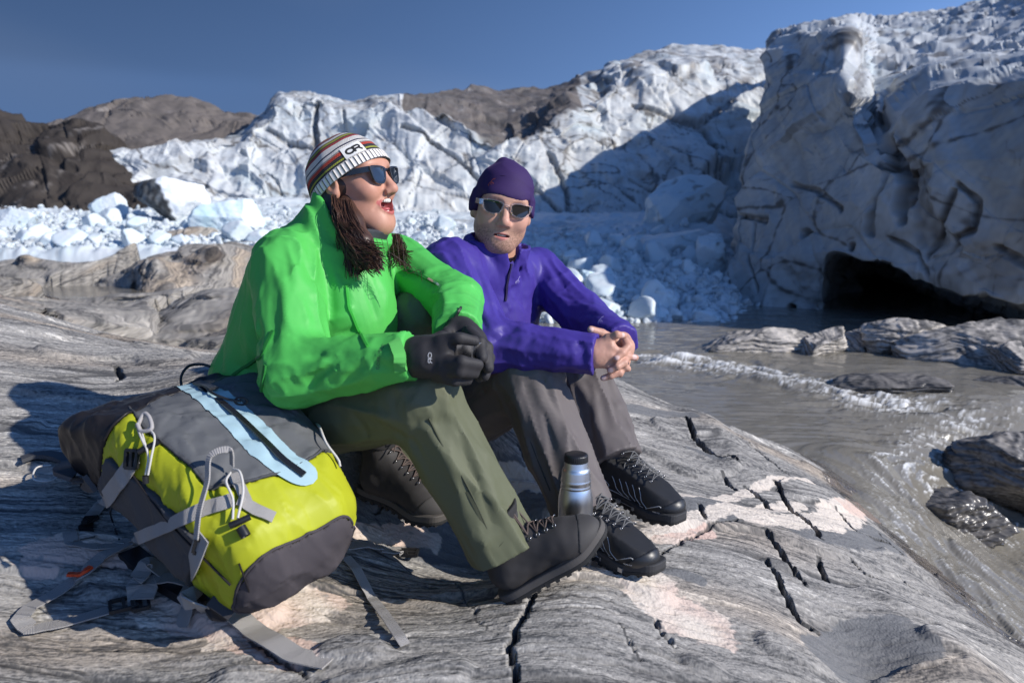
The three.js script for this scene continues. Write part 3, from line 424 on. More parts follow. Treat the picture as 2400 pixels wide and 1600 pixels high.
const blockMat = mat({ vertexColors: true, roughness: 0.34, ior: 1.31, specularIntensity: 0.8 });
function iceBlock(px, row, d, size, seed, label, group, opt = {}) {
  const g = opt.own ? tint(cutStone(seed, opt.planes ?? 13, QUICK ? 8 : 26, 0.13, opt.squash), opt.tint ?? iceTint(seed, opt.dirt ?? 0)) : lumpShapes[seed % 10];
  const m = new THREE.Mesh(g, blockMat); m.name = numbered('ice_block'); const p = at(px, row, d), r = rng(seed + 7);
  m.scale.setScalar(size); if (!opt.own) m.scale.multiply(V(0.8 + 0.5 * r(), 0.6 + 0.45 * r(), 0.8 + 0.4 * r())); m.rotation.set(opt.tilt?.[0] ?? (r() - 0.5) * 0.8, opt.tilt?.[1] ?? r() * 6.28, opt.tilt?.[2] ?? (r() - 0.5) * 0.8);
  m.position.copy(p); if (opt.free) m.position.y = min(p.y, rubbleTop(p.x, p.z) + (opt.rise ?? 0.30) * size * (opt.squash?.[1] ?? 0.9)); if (!opt.free) m.position.y = rubbleTop(p.x, p.z) + size * (opt.lift ?? 0.25); shadows(m); scene.add(m); return tag(m, label, 'ice block', group);
}
iceBlock(408, 450, 16.5, 0.78, 1, 'large rounded ice block with one near-black face before the glacier', null, { own: true, free: true, squash: [1.12, 0.86, 0.9], planes: 9, rise: 0.62, tint: (x, y, z) => mix3([0.84, 0.87, 0.88], mix3([0.045, 0.045, 0.045], [0.34, 0.36, 0.36], clamp(0.5 * n3(x * 3, y * 2, z * 3) + 0.5 * n3(x * 8, y * 5, z * 8) + 0.25)), sstep(-0.02, 0.04, -0.72 * x - 0.08 - 0.30 * y + 0.52 * z - 0.25 + 0.10 * n3(x * 4, y * 4, z * 4))), tilt: [0, 0, 0] });  // tint turns near-black towards the lower left, camera-facing side
iceBlock(548, 520, 14.8, 0.72, 2, 'big pale blue ice block leaning in the white rubble', null, { own: true, free: true, squash: [1.2, 0.85, 0.9], tilt: [0.1, 0.5, 0.12], rise: 0.5, tint: (x, y, z) => mix3([0.84, 0.89, 0.91], [0.55, 0.76, 0.80], 0.5 + 0.5 * n3(x * 2, y * 2, z * 2)) });
iceBlock(252, 462, 17, 0.45, 3, 'white sloping ice block beside the grit-black ridge', null, { own: true, free: true, squash: [0.95, 0.95, 0.8], tilt: [0, 0, -0.35], rise: 0.5 });
iceBlock(42, 518, 15, 0.46, 4, 'grey-stained ice block below the black ridge', null, { own: true, free: true, squash: [1.1, 0.75, 0.8], dirt: 0.2 });
iceBlock(985, 572, 9.3, 0.32, 5, 'bright white ice block behind the purple jacket shoulder', null, { own: true, free: true, squash: [1.15, 0.85, 0.8] });
iceBlock(1440, 690, 9.6, 0.55, 6, 'long tilted slab of clear blue ice in the shaded rubble', null, { own: true, free: true, squash: [1.0, 0.36, 0.6], planes: 8, tilt: [0.25, -0.2, -0.52], tint: (x, y, z) => mix3([0.72, 0.84, 0.89], [0.52, 0.70, 0.78], 0.5 + 0.5 * n3(x * 3, y * 3, z * 3)) });
iceBlock(1512, 706, 10, 0.30, 7, 'wedge of blue ice against the long tilted slab', null, { own: true, free: true, squash: [0.75, 1.1, 0.6], tilt: [0, 0.3, 0.5] });
iceBlock(1568, 590, 12.6, 0.78, 8, 'bulky cracked ice boulder split by dark seams', null, { own: true, free: true, squash: [1.05, 0.62, 0.8], dirt: 0.1 });
iceBlock(1655, 672, 10.6, 0.24, 9, 'upright knob of ice alone in the shaded rubble', null, { own: true, free: true, squash: [0.8, 1.1, 0.8] });
iceBlock(1955, 720, 8.6, 0.11, 10, 'small round ice ball before the black undercut', null, { own: true, free: true, planes: 16 });
iceBlock(1440, 770, 8.2, 0.16, 11, 'small sunlit ice chunk at the water by the clasped hands', null, { own: true, free: true });
iceBlock(1600, 455, 16.5, 1.2, 12, 'great tilted ice block lying against the shaded face', null, { own: true, free: true, squash: [1.1, 0.7, 0.7], tilt: [0.1, 0.4, 0.35], dirt: 0.2, planes: 20 });
iceBlock(1672, 560, 11, 0.5, 13, 'grey ice block wedged at the corner of the tall wall', null, { own: true, free: true, squash: [0.6, 1.2, 0.7], dirt: 0.25, planes: 20 });
{
  const r = rng(77);
  const spots = [['small white ice lump in the sunlit rubble on the left', 'sunlit ice lumps', () => { const px = -20 + 720 * r(); return [px, 12.9 + 6 * r() * r(), (0.05 + 0.26 * pow(r(), 4))]; }, 105], ['ice lump in the shaded rubble below the tall wall', 'shaded ice lumps', () => { const px = 1210 + 740 * r() * (0.5 + 0.5 * r()); return [px, 7.8 + 9 * r() * r() + (px > 1750 ? 1 : 0), (0.045 + 0.24 * pow(r(), 4))]; }, 150], ['ice lump in the rubble behind the two sitting people', 'ice lumps behind the people', () => [690 + 380 * r(), 10.5 + 6 * r(), 0.08 + 0.2 * pow(r(), 2)], 22]];
  for (const [label, group, spot, n] of spots) for (let i = 0; i < n; i++) { const [px, d, s] = spot(); iceBlock(px, 600, d, s, 200 + i * 7 + floor(px), label, group, { lift: 0.35 }); }
  const small = mergeVertices(new THREE.IcosahedronGeometry(1, 2).deleteAttribute('uv').deleteAttribute('normal')), p = small.attributes.position;
  for (let i = 0; i < p.count; i++) { const k = 0.8 + 0.3 * n3(p.getX(i) * 1.4, p.getY(i) * 1.4, p.getZ(i) * 1.4); p.setXYZ(i, p.getX(i) * k, p.getY(i) * k * 0.8, p.getZ(i) * k); } small.computeVertexNormals();
  const M = QUICK ? 1500 : 16000, crumbs = new THREE.InstancedMesh(small, mat({ color: lin(0.9, 0.9, 0.9), roughness: 0.4, ior: 1.31 }), M), o = new THREE.Object3D();
  for (let i = 0; i < M; i++) { let px = -60 + 2010 * r(), d = (px < 1050 ? 12.8 : px > 1750 ? 9.2 : 7.7) + 9 * r() * r(); const c = at(px, 600, d), s = 0.014 + 0.075 * pow(r(), 3); o.position.set(c.x, rubbleTop(c.x, c.z) + s * 0.3, c.z); o.scale.set(s * (0.7 + 0.8 * r()), s * (0.6 + 0.5 * r()), s * (0.7 + 0.8 * r())); o.rotation.set(r() * 6, r() * 6, r() * 6); o.updateMatrix(); crumbs.setMatrixAt(i, o.matrix); const k = rubbleColor(c.x, c.z, 3); crumbs.setColorAt(i, lin(...k)); }
  crumbs.name = 'ice_crumbs'; crumbs.userData.kind = 'stuff'; tag(crumbs, 'small crumbs of broken ice strewn over the rubble slope', 'ice'); shadows(crumbs); scene.add(crumbs);
}
console.log('ice done');
// ---------------------------------------------------------------- river
function cluster(px, row) { return onLevel(px, row, -0.25); }
const riffles = [[1480, 838, 0.5], [1560, 842, 0.5], [1640, 852, 0.5], [1720, 856, 0.45], [1800, 875, 0.35], [1880, 892, 0.3], [1960, 905, 0.35], [2080, 935, 0.4], [2000, 940, 0.35], [2180, 930, 0.35]].map(([x, y, r]) => ({ c: cluster(x, y), r }));
const foamLines = [[[1470, 838], [1560, 850], [1660, 862], [1760, 868], [1850, 890]], [[1980, 915], [2050, 940], [2130, 960], [2200, 955], [2260, 935]], [[2000, 1120], [2060, 1170], [2100, 1230], [2150, 1300], [2230, 1380]], [[2050, 1030], [2120, 1090], [2230, 1190], [2330, 1260]], [[2130, 1010], [2230, 1070], [2330, 1150], [2400, 1200]]].map((l) => l.map(([x, y]) => { const p = groundHit(x, y, waterLevel); return p; }));
function waterSurface(x, z) {
  const w = waterLevel(x, z); let fo = 0, amp = 0.006;
  for (const r of riffles) { const g = exp(-(((x - r.c.x) / r.r) ** 2 + ((z - r.c.z) / (r.r * 0.8)) ** 2)); amp += 0.014 * g; fo += 0.25 * g; }
  for (const l of foamLines) { const [d] = segDist(x, z, l); const g = exp(-((d / 0.24) ** 2)); fo += 0.20 * g; amp += 0.004 * g; }
  const steep = hypot(waterLevel(x + 0.03, z) - w, waterLevel(x, z + 0.03) - w) / 0.03; amp += 0.012 * sstep(0.05, 0.35, steep); fo += 0.34 * sstep(0.10, 0.40, steep);
  const a = x * 0.25 + z * 0.97, b = x * 0.97 - z * 0.25; // flow runs down the valley: ripples are longer along it
  const k = sstep(4.6, 3.4, -z), u = lerp(x, a, k), v = lerp(z, b, k);
  const h1 = n3(u * 2.0, 3, v * 4.0), h2 = n3(u * 4.6 + 1.2 * h1, 5, v * 8 + h1), h3 = n3(u * 10 + 1.5 * h2, 7, v * 15 + 1.2 * h1), h4 = n3(u * 24 + h3, 7, v * 34 + h2), h5 = n3(u * 55 + h4, 9, v * 70);
  const y = w + 0.0035 * min(1, fo) * h5 + amp * (1.0 * h1 + 1.2 * h2 + 0.45 * h3 + 0.16 * h4 + 0.06 * h5);
  const crest = 0.35 * h2 + 0.45 * h3 + 0.45 * h4 + 0.45 * h5 + 0.3 * n3(u * 120, 4, v * 140), foam = sstep(0.36, 0.72, fo * 0.62 + crest * (0.20 + 0.75 * min(1, fo)));
  return { y, foam };
}
{
  const q2 = QUICK ? 2 : 1, us = spaced([[0.0, 0.0022], [0.95, 0.0022], [2.6, 0.03]]), ds = []; for (let d = 1.5; d < 9; d *= 1 + 0.0042 * q2) ds.push(d); for (let d = 9; d < 19; d *= 1.02) ds.push(d);
  const g = gridGeometry(us.length, ds.length, (i, j) => { const d = ds[ds.length - 1 - j], x = us[i] * d, z = -d, s = waterSurface(x, z), silt = 0.5 + 0.5 * n3(x * 0.8, 2, z * 1.6); return { p: [x, s.y, z], c: mix3(mix3([0.150, 0.138, 0.115], [0.215, 0.198, 0.165], silt), [0.80, 0.80, 0.78], 0.85 * s.foam) }; }, true);
  const water = mat({ vertexColors: true, roughness: 0.13, ior: 1.33, specularIntensity: 1 });
  structure('river_water', g, water);
  const g2 = gridGeometry(res(260), res(160), (i, j) => { const x = lerp(-11, -1.5, i / (res(260) - 1)), z = lerp(-13.5, -5.2, j / (res(160) - 1)); return { p: [x, -0.155 + 0.006 * n3(x * 2, 3, z * 5) + 0.003 * n3(x * 6, 3, z * 14), z], c: [0.17, 0.155, 0.13] }; }, true);
  structure('stream_water', g2, water);
}
function boulder(px, row, d, size, squash, seed, label, turn = 0, wetness = 0) {
  const g = cutStone(seed, 12, QUICK ? 12 : 34, 0.12, squash), p = g.attributes.position;
  for (let i = 0; i < p.count; i++) { const x = p.getX(i), y = p.getY(i), z = p.getZ(i), b = y * 1.4 + 0.5 * z + 0.25 * n3(x * 1.2, y * 1.2, z), k = 1 + 0.07 * n3(x * 2, b * 13, seed) + 0.03 * n3(x * 5, b * 34, seed) + 0.03 * n3(x * 9, y * 9, z * 9); p.setXYZ(i, x * k, y * k, z * k); }
  g.computeVertexNormals();
  tint(g, (x, y, z) => { const b = y * 1.4 + 0.5 * z + 0.25 * n3(x * 1.2, y * 1.2, z), s = n3(x * 1.5, b * 12, seed), t = n3(x * 5, b * 36, seed + 3), f = n3(x * 22, y * 22, z * 22); let c = mix3([0.055, 0.055, 0.055], [0.55, 0.50, 0.44], sstep(-0.1, 1.1, 0.5 + 0.6 * s + 0.6 * t + 0.35 * f)); const wet = max(wetness, sstep(0.06, -0.06, (y + 0.28 * squash[1]) + 0.15 * f)); return mix3(c, c.map((v) => v * 0.33), wet); });
  const m = new THREE.Mesh(g, mat({ vertexColors: true, roughness: lerp(0.7, 0.28, wetness), specularIntensity: 0.8 })); m.name = numbered('river_boulder'); m.position.copy(at(px, row, d)); m.rotation.set(0, turn, 0.05); m.scale.setScalar(size); shadows(m); scene.add(m); return tag(m, label, 'rock');
}
boulder(1775, 812, 6.3, 0.40, [1.3, 0.5, 0.8], 501, 'low humped rock at the far bank below the ice rubble', 0.2);
boulder(1925, 808, 6.2, 0.30, [1.15, 0.55, 0.8], 502, 'pale banded rock at the water beside a low hump', 0.5);
boulder(2015, 802, 6.4, 0.30, [1.0, 0.6, 0.8], 503, 'jagged pale rock between two bank boulders', 1.2);
boulder(2110, 800, 6.2, 0.34, [1.25, 0.62, 0.8], 504, 'flat-topped brown rock on the far bank', -0.2);
boulder(2215, 838, 5.9, 0.22, [1.2, 0.5, 0.8], 505, 'small rough rock at the foot of the striped boulder', 0.4);
boulder(2295, 825, 5.8, 0.46, [1.35, 0.62, 0.8], 506, 'largest striped boulder before the black undercut', -0.35);
boulder(2400, 850, 5.5, 0.32, [1.2, 0.5, 0.9], 507, 'pale low boulder downstream of the striped one', 0.1);
boulder(2080, 908, 4.85, 0.34, [1.25, 0.28, 0.42], 508, 'long black wet rock breaking the current in midstream', -0.28, 0.9);
boulder(2390, 902, 5.0, 0.34, [1.3, 0.22, 0.5], 509, 'thin dark wet ledge awash near the far bank', -0.2, 0.8);
boulder(2400, 1105, 3.75, 0.32, [1.2, 0.85, 0.9], 510, 'big dark wet rock beside the spilling water', -0.5, 0.7);
boulder(2185, 1225, 3.55, 0.24, [1.35, 0.8, 1.1], 511, 'black rock under the spill with water pouring round it', -0.6, 1);
console.log('river done');
// ---------------------------------------------------------------- shaping soft things: distance fields meshed on a grid
const smin = (a, b, k) => { const h = max(k - abs(a - b), 0) / k; return min(a, b) - h * h * k * 0.25; };
function tube(a, b, ra, rb, o = {}) { // tapered capsule; flat squeezes it along an axis, folds ring it with soft creases
  const ax = a.x, ay = a.y, az = a.z, bx = b.x - ax, by = b.y - ay, bz = b.z - az, L2 = bx * bx + by * by + bz * bz || 1e-9, L = sqrt(L2), f = o.flat, n = o.axis, F = o.fold;
  return (x, y, z) => {
    let qx = x - ax, qy = y - ay, qz = z - az;
    if (f) { const c = (qx * n.x + qy * n.y + qz * n.z) * (1 / f - 1); qx += n.x * c; qy += n.y * c; qz += n.z * c; }
    const t = (qx * bx + qy * by + qz * bz) / L2, tc = t < 0 ? 0 : t > 1 ? 1 : t, dx = qx - tc * bx, dy = qy - tc * by, dz = qz - tc * bz;
    let r = ra + (rb - ra) * tc; const far = sqrt(dx * dx + dy * dy + dz * dz), close = F && abs(far - r) < 0.045;
    if (close && F.amp) { const w = n3(x * 9 + F.s, y * 9, z * 9), s = sin((tc * L * F.freq + 0.55 * w + 0.25 * n3(x * 21, y * 21, z * 21 + F.s)) * 2 * PI); r += F.amp * (F.a + (F.b - F.a) * tc) * (s > 0 ? s * s : -0.35 * s * s) * (0.45 + 0.55 * n3(x * 7, y * 7 + F.s, z * 7)); }
    if (close && F.long) { const c = tc * 0.80, qx2 = x - bx * c + 0.25 * F.s, qy2 = y - by * c, qz2 = z - bz * c, tw = 0.30 * tc; const a1 = n3((qx2 + tw * dy) * 17, (qy2 + tw * dz) * 17 + F.s, qz2 * 17), a2 = n3(qx2 * 33 + F.s, qy2 * 33, (qz2 + tw * dx) * 33); r += F.long * (1.3 * pow(1 - min(1, abs(a1) * 1.9), 1.6) - 0.45 + 0.25 * pow(1 - min(1, abs(a2) * 2), 1.5)); }
    return (far - r) * (f && f < 1 ? f * 0.5 + 0.5 : 1);
  };
}
function ball(c, rx, ry, rz, frame) { // ellipsoid, turned by a frame [x, y, z axes]
  return (x, y, z) => { let qx = x - c.x, qy = y - c.y, qz = z - c.z; if (frame) { const [u, v, w] = frame; const a = qx * u.x + qy * u.y + qz * u.z, b = qx * v.x + qy * v.y + qz * v.z, d = qx * w.x + qy * w.y + qz * w.z; qx = a; qy = b; qz = d; } const k0 = sqrt((qx / rx) ** 2 + (qy / ry) ** 2 + (qz / rz) ** 2), k1 = sqrt((qx / (rx * rx)) ** 2 + (qy / (ry * ry)) ** 2 + (qz / (rz * rz)) ** 2); return k1 < 1e-9 ? -min(rx, ry, rz) : k0 * (k0 - 1) / k1; };
}
function join(k, ...fs) { return (x, y, z) => { let d = fs[0](x, y, z); for (let i = 1; i < fs.length; i++) d = smin(d, fs[i](x, y, z), k); return d; }; }
const cutAway = (a, b, k = 0.004) => (x, y, z) => -smin(-a(x, y, z), b(x, y, z), k);
const both = (a, b, k = 0.003) => (x, y, z) => -smin(-a(x, y, z), -b(x, y, z), k);
const shift = (f, d) => (x, y, z) => f(x, y, z) - d;
const half = (p, n) => (x, y, z) => (x - p.x) * n.x + (y - p.y) * n.y + (z - p.z) * n.z; // inside where it is negative
function chain(pts, radii, o) { return pts.slice(1).map((p, i) => tube(pts[i], p, radii[i], radii[i + 1], o)); }
function solid(f, lo, hi, cell, color) { // surface nets over a sparse grid
  if (QUICK) cell *= 1.5;
  const nx = Math.ceil((hi.x - lo.x) / cell) + 2, ny = Math.ceil((hi.y - lo.y) / cell) + 2, nz = Math.ceil((hi.z - lo.z) / cell) + 2, B = 6, val = new Float32Array(nx * ny * nz).fill(NaN), I = (i, j, k) => (k * ny + j) * nx + i;
  const reach = B * cell * 0.9 * 1.25 + 0.012, bx = Math.ceil((nx - 1) / B), by = Math.ceil((ny - 1) / B), bz = Math.ceil((nz - 1) / B), live = [];
  for (let c = 0; c < bz; c++) for (let b = 0; b < by; b++) for (let a = 0; a < bx; a++) {
    if (abs(f(lo.x + (a + 0.5) * B * cell, lo.y + (b + 0.5) * B * cell, lo.z + (c + 0.5) * B * cell)) > reach) continue; live.push([a, b, c]);
    for (let k = c * B; k <= min(nz - 1, c * B + B); k++) for (let j = b * B; j <= min(ny - 1, b * B + B); j++) for (let i = a * B; i <= min(nx - 1, a * B + B); i++) { const o = I(i, j, k); if (val[o] !== val[o]) val[o] = (i === 0 || j === 0 || k === 0 || i === nx - 1 || j === ny - 1 || k === nz - 1) ? max(1e-4, f(lo.x + i * cell, lo.y + j * cell, lo.z + k * cell)) : f(lo.x + i * cell, lo.y + j * cell, lo.z + k * cell); }
  }
  const vid = new Map(), pos = [], idx = [], E = [[0, 1], [2, 3], [4, 5], [6, 7], [0, 2], [1, 3], [4, 6], [5, 7], [0, 4], [1, 5], [2, 6], [3, 7]];
  const cellVertex = (i, j, k) => {
    const v = []; for (let c = 0; c < 8; c++) v.push(val[I(i + (c & 1), j + ((c >> 1) & 1), k + (c >> 2))]);
    let n = 0, x = 0, y = 0, z = 0; for (const [p, q] of E) if ((v[p] < 0) !== (v[q] < 0)) { const t = v[p] / (v[p] - v[q]); x += (p & 1) + t * ((q & 1) - (p & 1)); y += ((p >> 1) & 1) + t * (((q >> 1) & 1) - ((p >> 1) & 1)); z += (p >> 2) + t * ((q >> 2) - (p >> 2)); n++; }
    if (!n || v.some((w) => w !== w)) return -1; pos.push(lo.x + (i + x / n) * cell, lo.y + (j + y / n) * cell, lo.z + (k + z / n) * cell); return pos.length / 3 - 1;
  };
  for (const [a, b, c] of live) for (let k = c * B; k < min(nz - 1, c * B + B); k++) for (let j = b * B; j < min(ny - 1, b * B + B); j++) for (let i = a * B; i < min(nx - 1, a * B + B); i++) { const o = I(i, j, k), s = val[o] < 0; let mixed = false; for (let c8 = 1; c8 < 8 && !mixed; c8++) mixed = (val[I(i + (c8 & 1), j + ((c8 >> 1) & 1), k + (c8 >> 2))] < 0) !== s; if (mixed) { const id = cellVertex(i, j, k); if (id >= 0) vid.set(o, id); } }
  const quad = (a, b, c, d, flip) => { a = vid.get(a); b = vid.get(b); c = vid.get(c); d = vid.get(d); if (a === undefined || b === undefined || c === undefined || d === undefined) return; if (flip) idx.push(a, b, c, a, c, d); else idx.push(a, c, b, a, d, c); };
  for (const [o] of vid) {
    const i = o % nx, j = floor(o / nx) % ny, k = floor(o / (nx * ny)), v = val[o]; if (!i || !j || !k) continue;
    if ((v < 0) !== (val[o + 1] < 0)) quad(o, o - nx, o - nx - nx * ny, o - nx * ny, v >= 0);
    if ((v < 0) !== (val[o + nx] < 0)) quad(o, o - nx * ny, o - 1 - nx * ny, o - 1, v >= 0);
    if ((v < 0) !== (val[o + nx * ny] < 0)) quad(o, o - 1, o - 1 - nx, o - nx, v >= 0);
  }
  const g = new THREE.BufferGeometry(); g.setAttribute('position', new THREE.Float32BufferAttribute(pos, 3)); g.setIndex(idx); g.computeVertexNormals();
  if (color) tint(g, color); return g;
}
function bounds(pts, pad) { const b = new THREE.Box3().setFromPoints(pts).expandByScalar(pad); return [b.min, b.max]; }
function grad(f, p, e = 0.002) { return V(f(p.x + e, p.y, p.z) - f(p.x - e, p.y, p.z), f(p.x, p.y + e, p.z) - f(p.x, p.y - e, p.z), f(p.x, p.y, p.z + e) - f(p.x, p.y, p.z - e)).normalize(); }
function touch(f, px, py, from = 0.8, to = 3.5) { // the spot of a body that the photograph shows at a column and row
  const d = rayDir(px, py); let t = from; const p = V(0, EYE, 0).addScaledVector(d, t);
  for (let i = 0; i < 160; i++) { const s = f(p.x, p.y, p.z); if (s < 0.0005) return p; t += max(0.0008, s * 0.6); if (t > to) return null; p.set(0, EYE, 0).addScaledVector(d, t); }
  return p;
}
function settle(f, p, n) { const q = p.clone(); for (let i = 0; i < 8; i++) { const d = f(q.x, q.y, q.z); q.addScaledVector(n, -d * 0.8); } return q; }
function curvePoints(pts, n) { return new THREE.CatmullRomCurve3(pts, false, 'centripetal').getSpacedPoints(n); }
function webbing(pts, normals, width, thick, n = 40, texScale = 30) { // a strap: rectangular section swept along a curve
  const c = curvePoints(pts, n), pos = [], uv = [], idx = []; let len = 0;
  for (let i = 0; i <= n; i++) {
    const t = c[min(n, i + 1)].clone().sub(c[max(0, i - 1)]).normalize(), u = i / n * (normals.length - 1), k = min(normals.length - 2, floor(u)), nn = normals.length > 1 ? normals[k].clone().lerp(normals[k + 1], u - k) : normals[0].clone();
    nn.addScaledVector(t, -nn.dot(t)).normalize(); const s = t.clone().cross(nn).normalize(); if (i) len += c[i].distanceTo(c[i - 1]);
    for (const [a, b] of [[-1, 1], [1, 1], [1, -1], [-1, -1]]) { const q = c[i].clone().addScaledVector(s, a * width / 2).addScaledVector(nn, b * thick / 2); pos.push(q.x, q.y, q.z); uv.push((a + 1) / 2, len * texScale); }
    if (i) for (let e = 0; e < 4; e++) { const o = (i - 1) * 4, f = (e + 1) % 4; idx.push(o + e, o + 4 + e, o + f, o + f, o + 4 + e, o + 4 + f); }
  }
  idx.push(0, 1, 2, 0, 2, 3); const o = n * 4; idx.push(o, o + 2, o + 1, o, o + 3, o + 2);
  const g = new THREE.BufferGeometry(); g.setAttribute('position', new THREE.Float32BufferAttribute(pos, 3)); g.setAttribute('uv', new THREE.Float32BufferAttribute(uv, 2)); g.setIndex(idx); return toCreasedNormals(g, 0.7);
}
function cordOf(pts, r, n = 24, sides = 6) { return new THREE.TubeGeometry(new THREE.CatmullRomCurve3(pts, false, 'centripetal'), n, r, sides, false); }
function onBody(f, list, lift = 0.001) { return list.map(([x, y]) => { const p = touch(f, x, y); return p && p.addScaledVector(grad(f, p), lift); }).filter(Boolean); }
function patch(f, c, across, up, w, h, lift, nx = 10, ny = 8) { // a print lying on a body, w across and h up (metres), centred at c
  const n = grad(f, c), u = across.clone().addScaledVector(n, -across.dot(n)).normalize(), v = n.clone().cross(u).normalize(); if (v.dot(up) < 0) v.negate();
  return gridGeometry(nx, ny, (i, j) => { const a = (i / (nx - 1) - 0.5) * w, b = (j / (ny - 1) - 0.5) * h, p = settle(f, c.clone().addScaledVector(u, a).addScaledVector(v, b), n).addScaledVector(n, lift); return { p: [p.x, p.y, p.z], uv: [i / (nx - 1), j / (ny - 1)] }; }, false, true);
}
function print(w, h, draw) { const c = document.createElement('canvas'); c.width = w; c.height = h; const x = c.getContext('2d'); draw(x, w, h); const t = new THREE.CanvasTexture(c); t.colorSpace = THREE.SRGBColorSpace; t.magFilter = THREE.LinearFilter; return t; }
function basis(fwd, up) { const z = fwd.clone().normalize(), x = up.clone().cross(z).normalize(), y = z.clone().cross(x); return { x, y, z, m: (o) => new THREE.Matrix4().makeBasis(x, y, z).setPosition(o) }; }
const bag1 = (gs) => mergeGeometries(gs.map((g) => { const h = g.index ? g.toNonIndexed() : g.clone(); for (const n of Object.keys(h.attributes)) if (n !== 'position' && n !== 'normal') h.deleteAttribute(n); return h; }));
const cloth = (r, g, b, o = {}) => mat({ color: lin(r, g, b), roughness: 0.6, sheen: 0.12, sheenColor: lin(r, g, b).multiplyScalar(0.8), sheenRoughness: 0.5, specularIntensity: 0.5, ...o });
const crumple = (x, y, z, s, k, amp) => { const w = worley((x + 0.35 * y) * 13 * k + s + 0.8 * n3(x * 5, y * 4, z * 5), y * 4.2 * k + s, z * 13 * k + 0.8 * n3(x * 5 + 5, y * 4, z * 5)); return facet(w, amp, 0.28) - 0.30 * amp * exp(-w[1] * 8); };
const creases = (x, y, z, s, a, b) => { const n = n3(x * 6.5 + s, y * 4 + 0.5 * x, z * 6.5), m = n3(x * 15 + y * 6, y * 9 + s, z * 15), o = n3(x * 34 + s, y * 24, z * 34); return crumple(x, y, z, s, 1, a * 0.9) + crumple(x, y, z, s + 5, 2.3, b * 0.7) - 0.6 * a * pow(1 - min(1, abs(n) * 1.6), 2.2) - b * pow(1 - min(1, abs(m) * 1.7), 2) - b * 0.10 * o; };
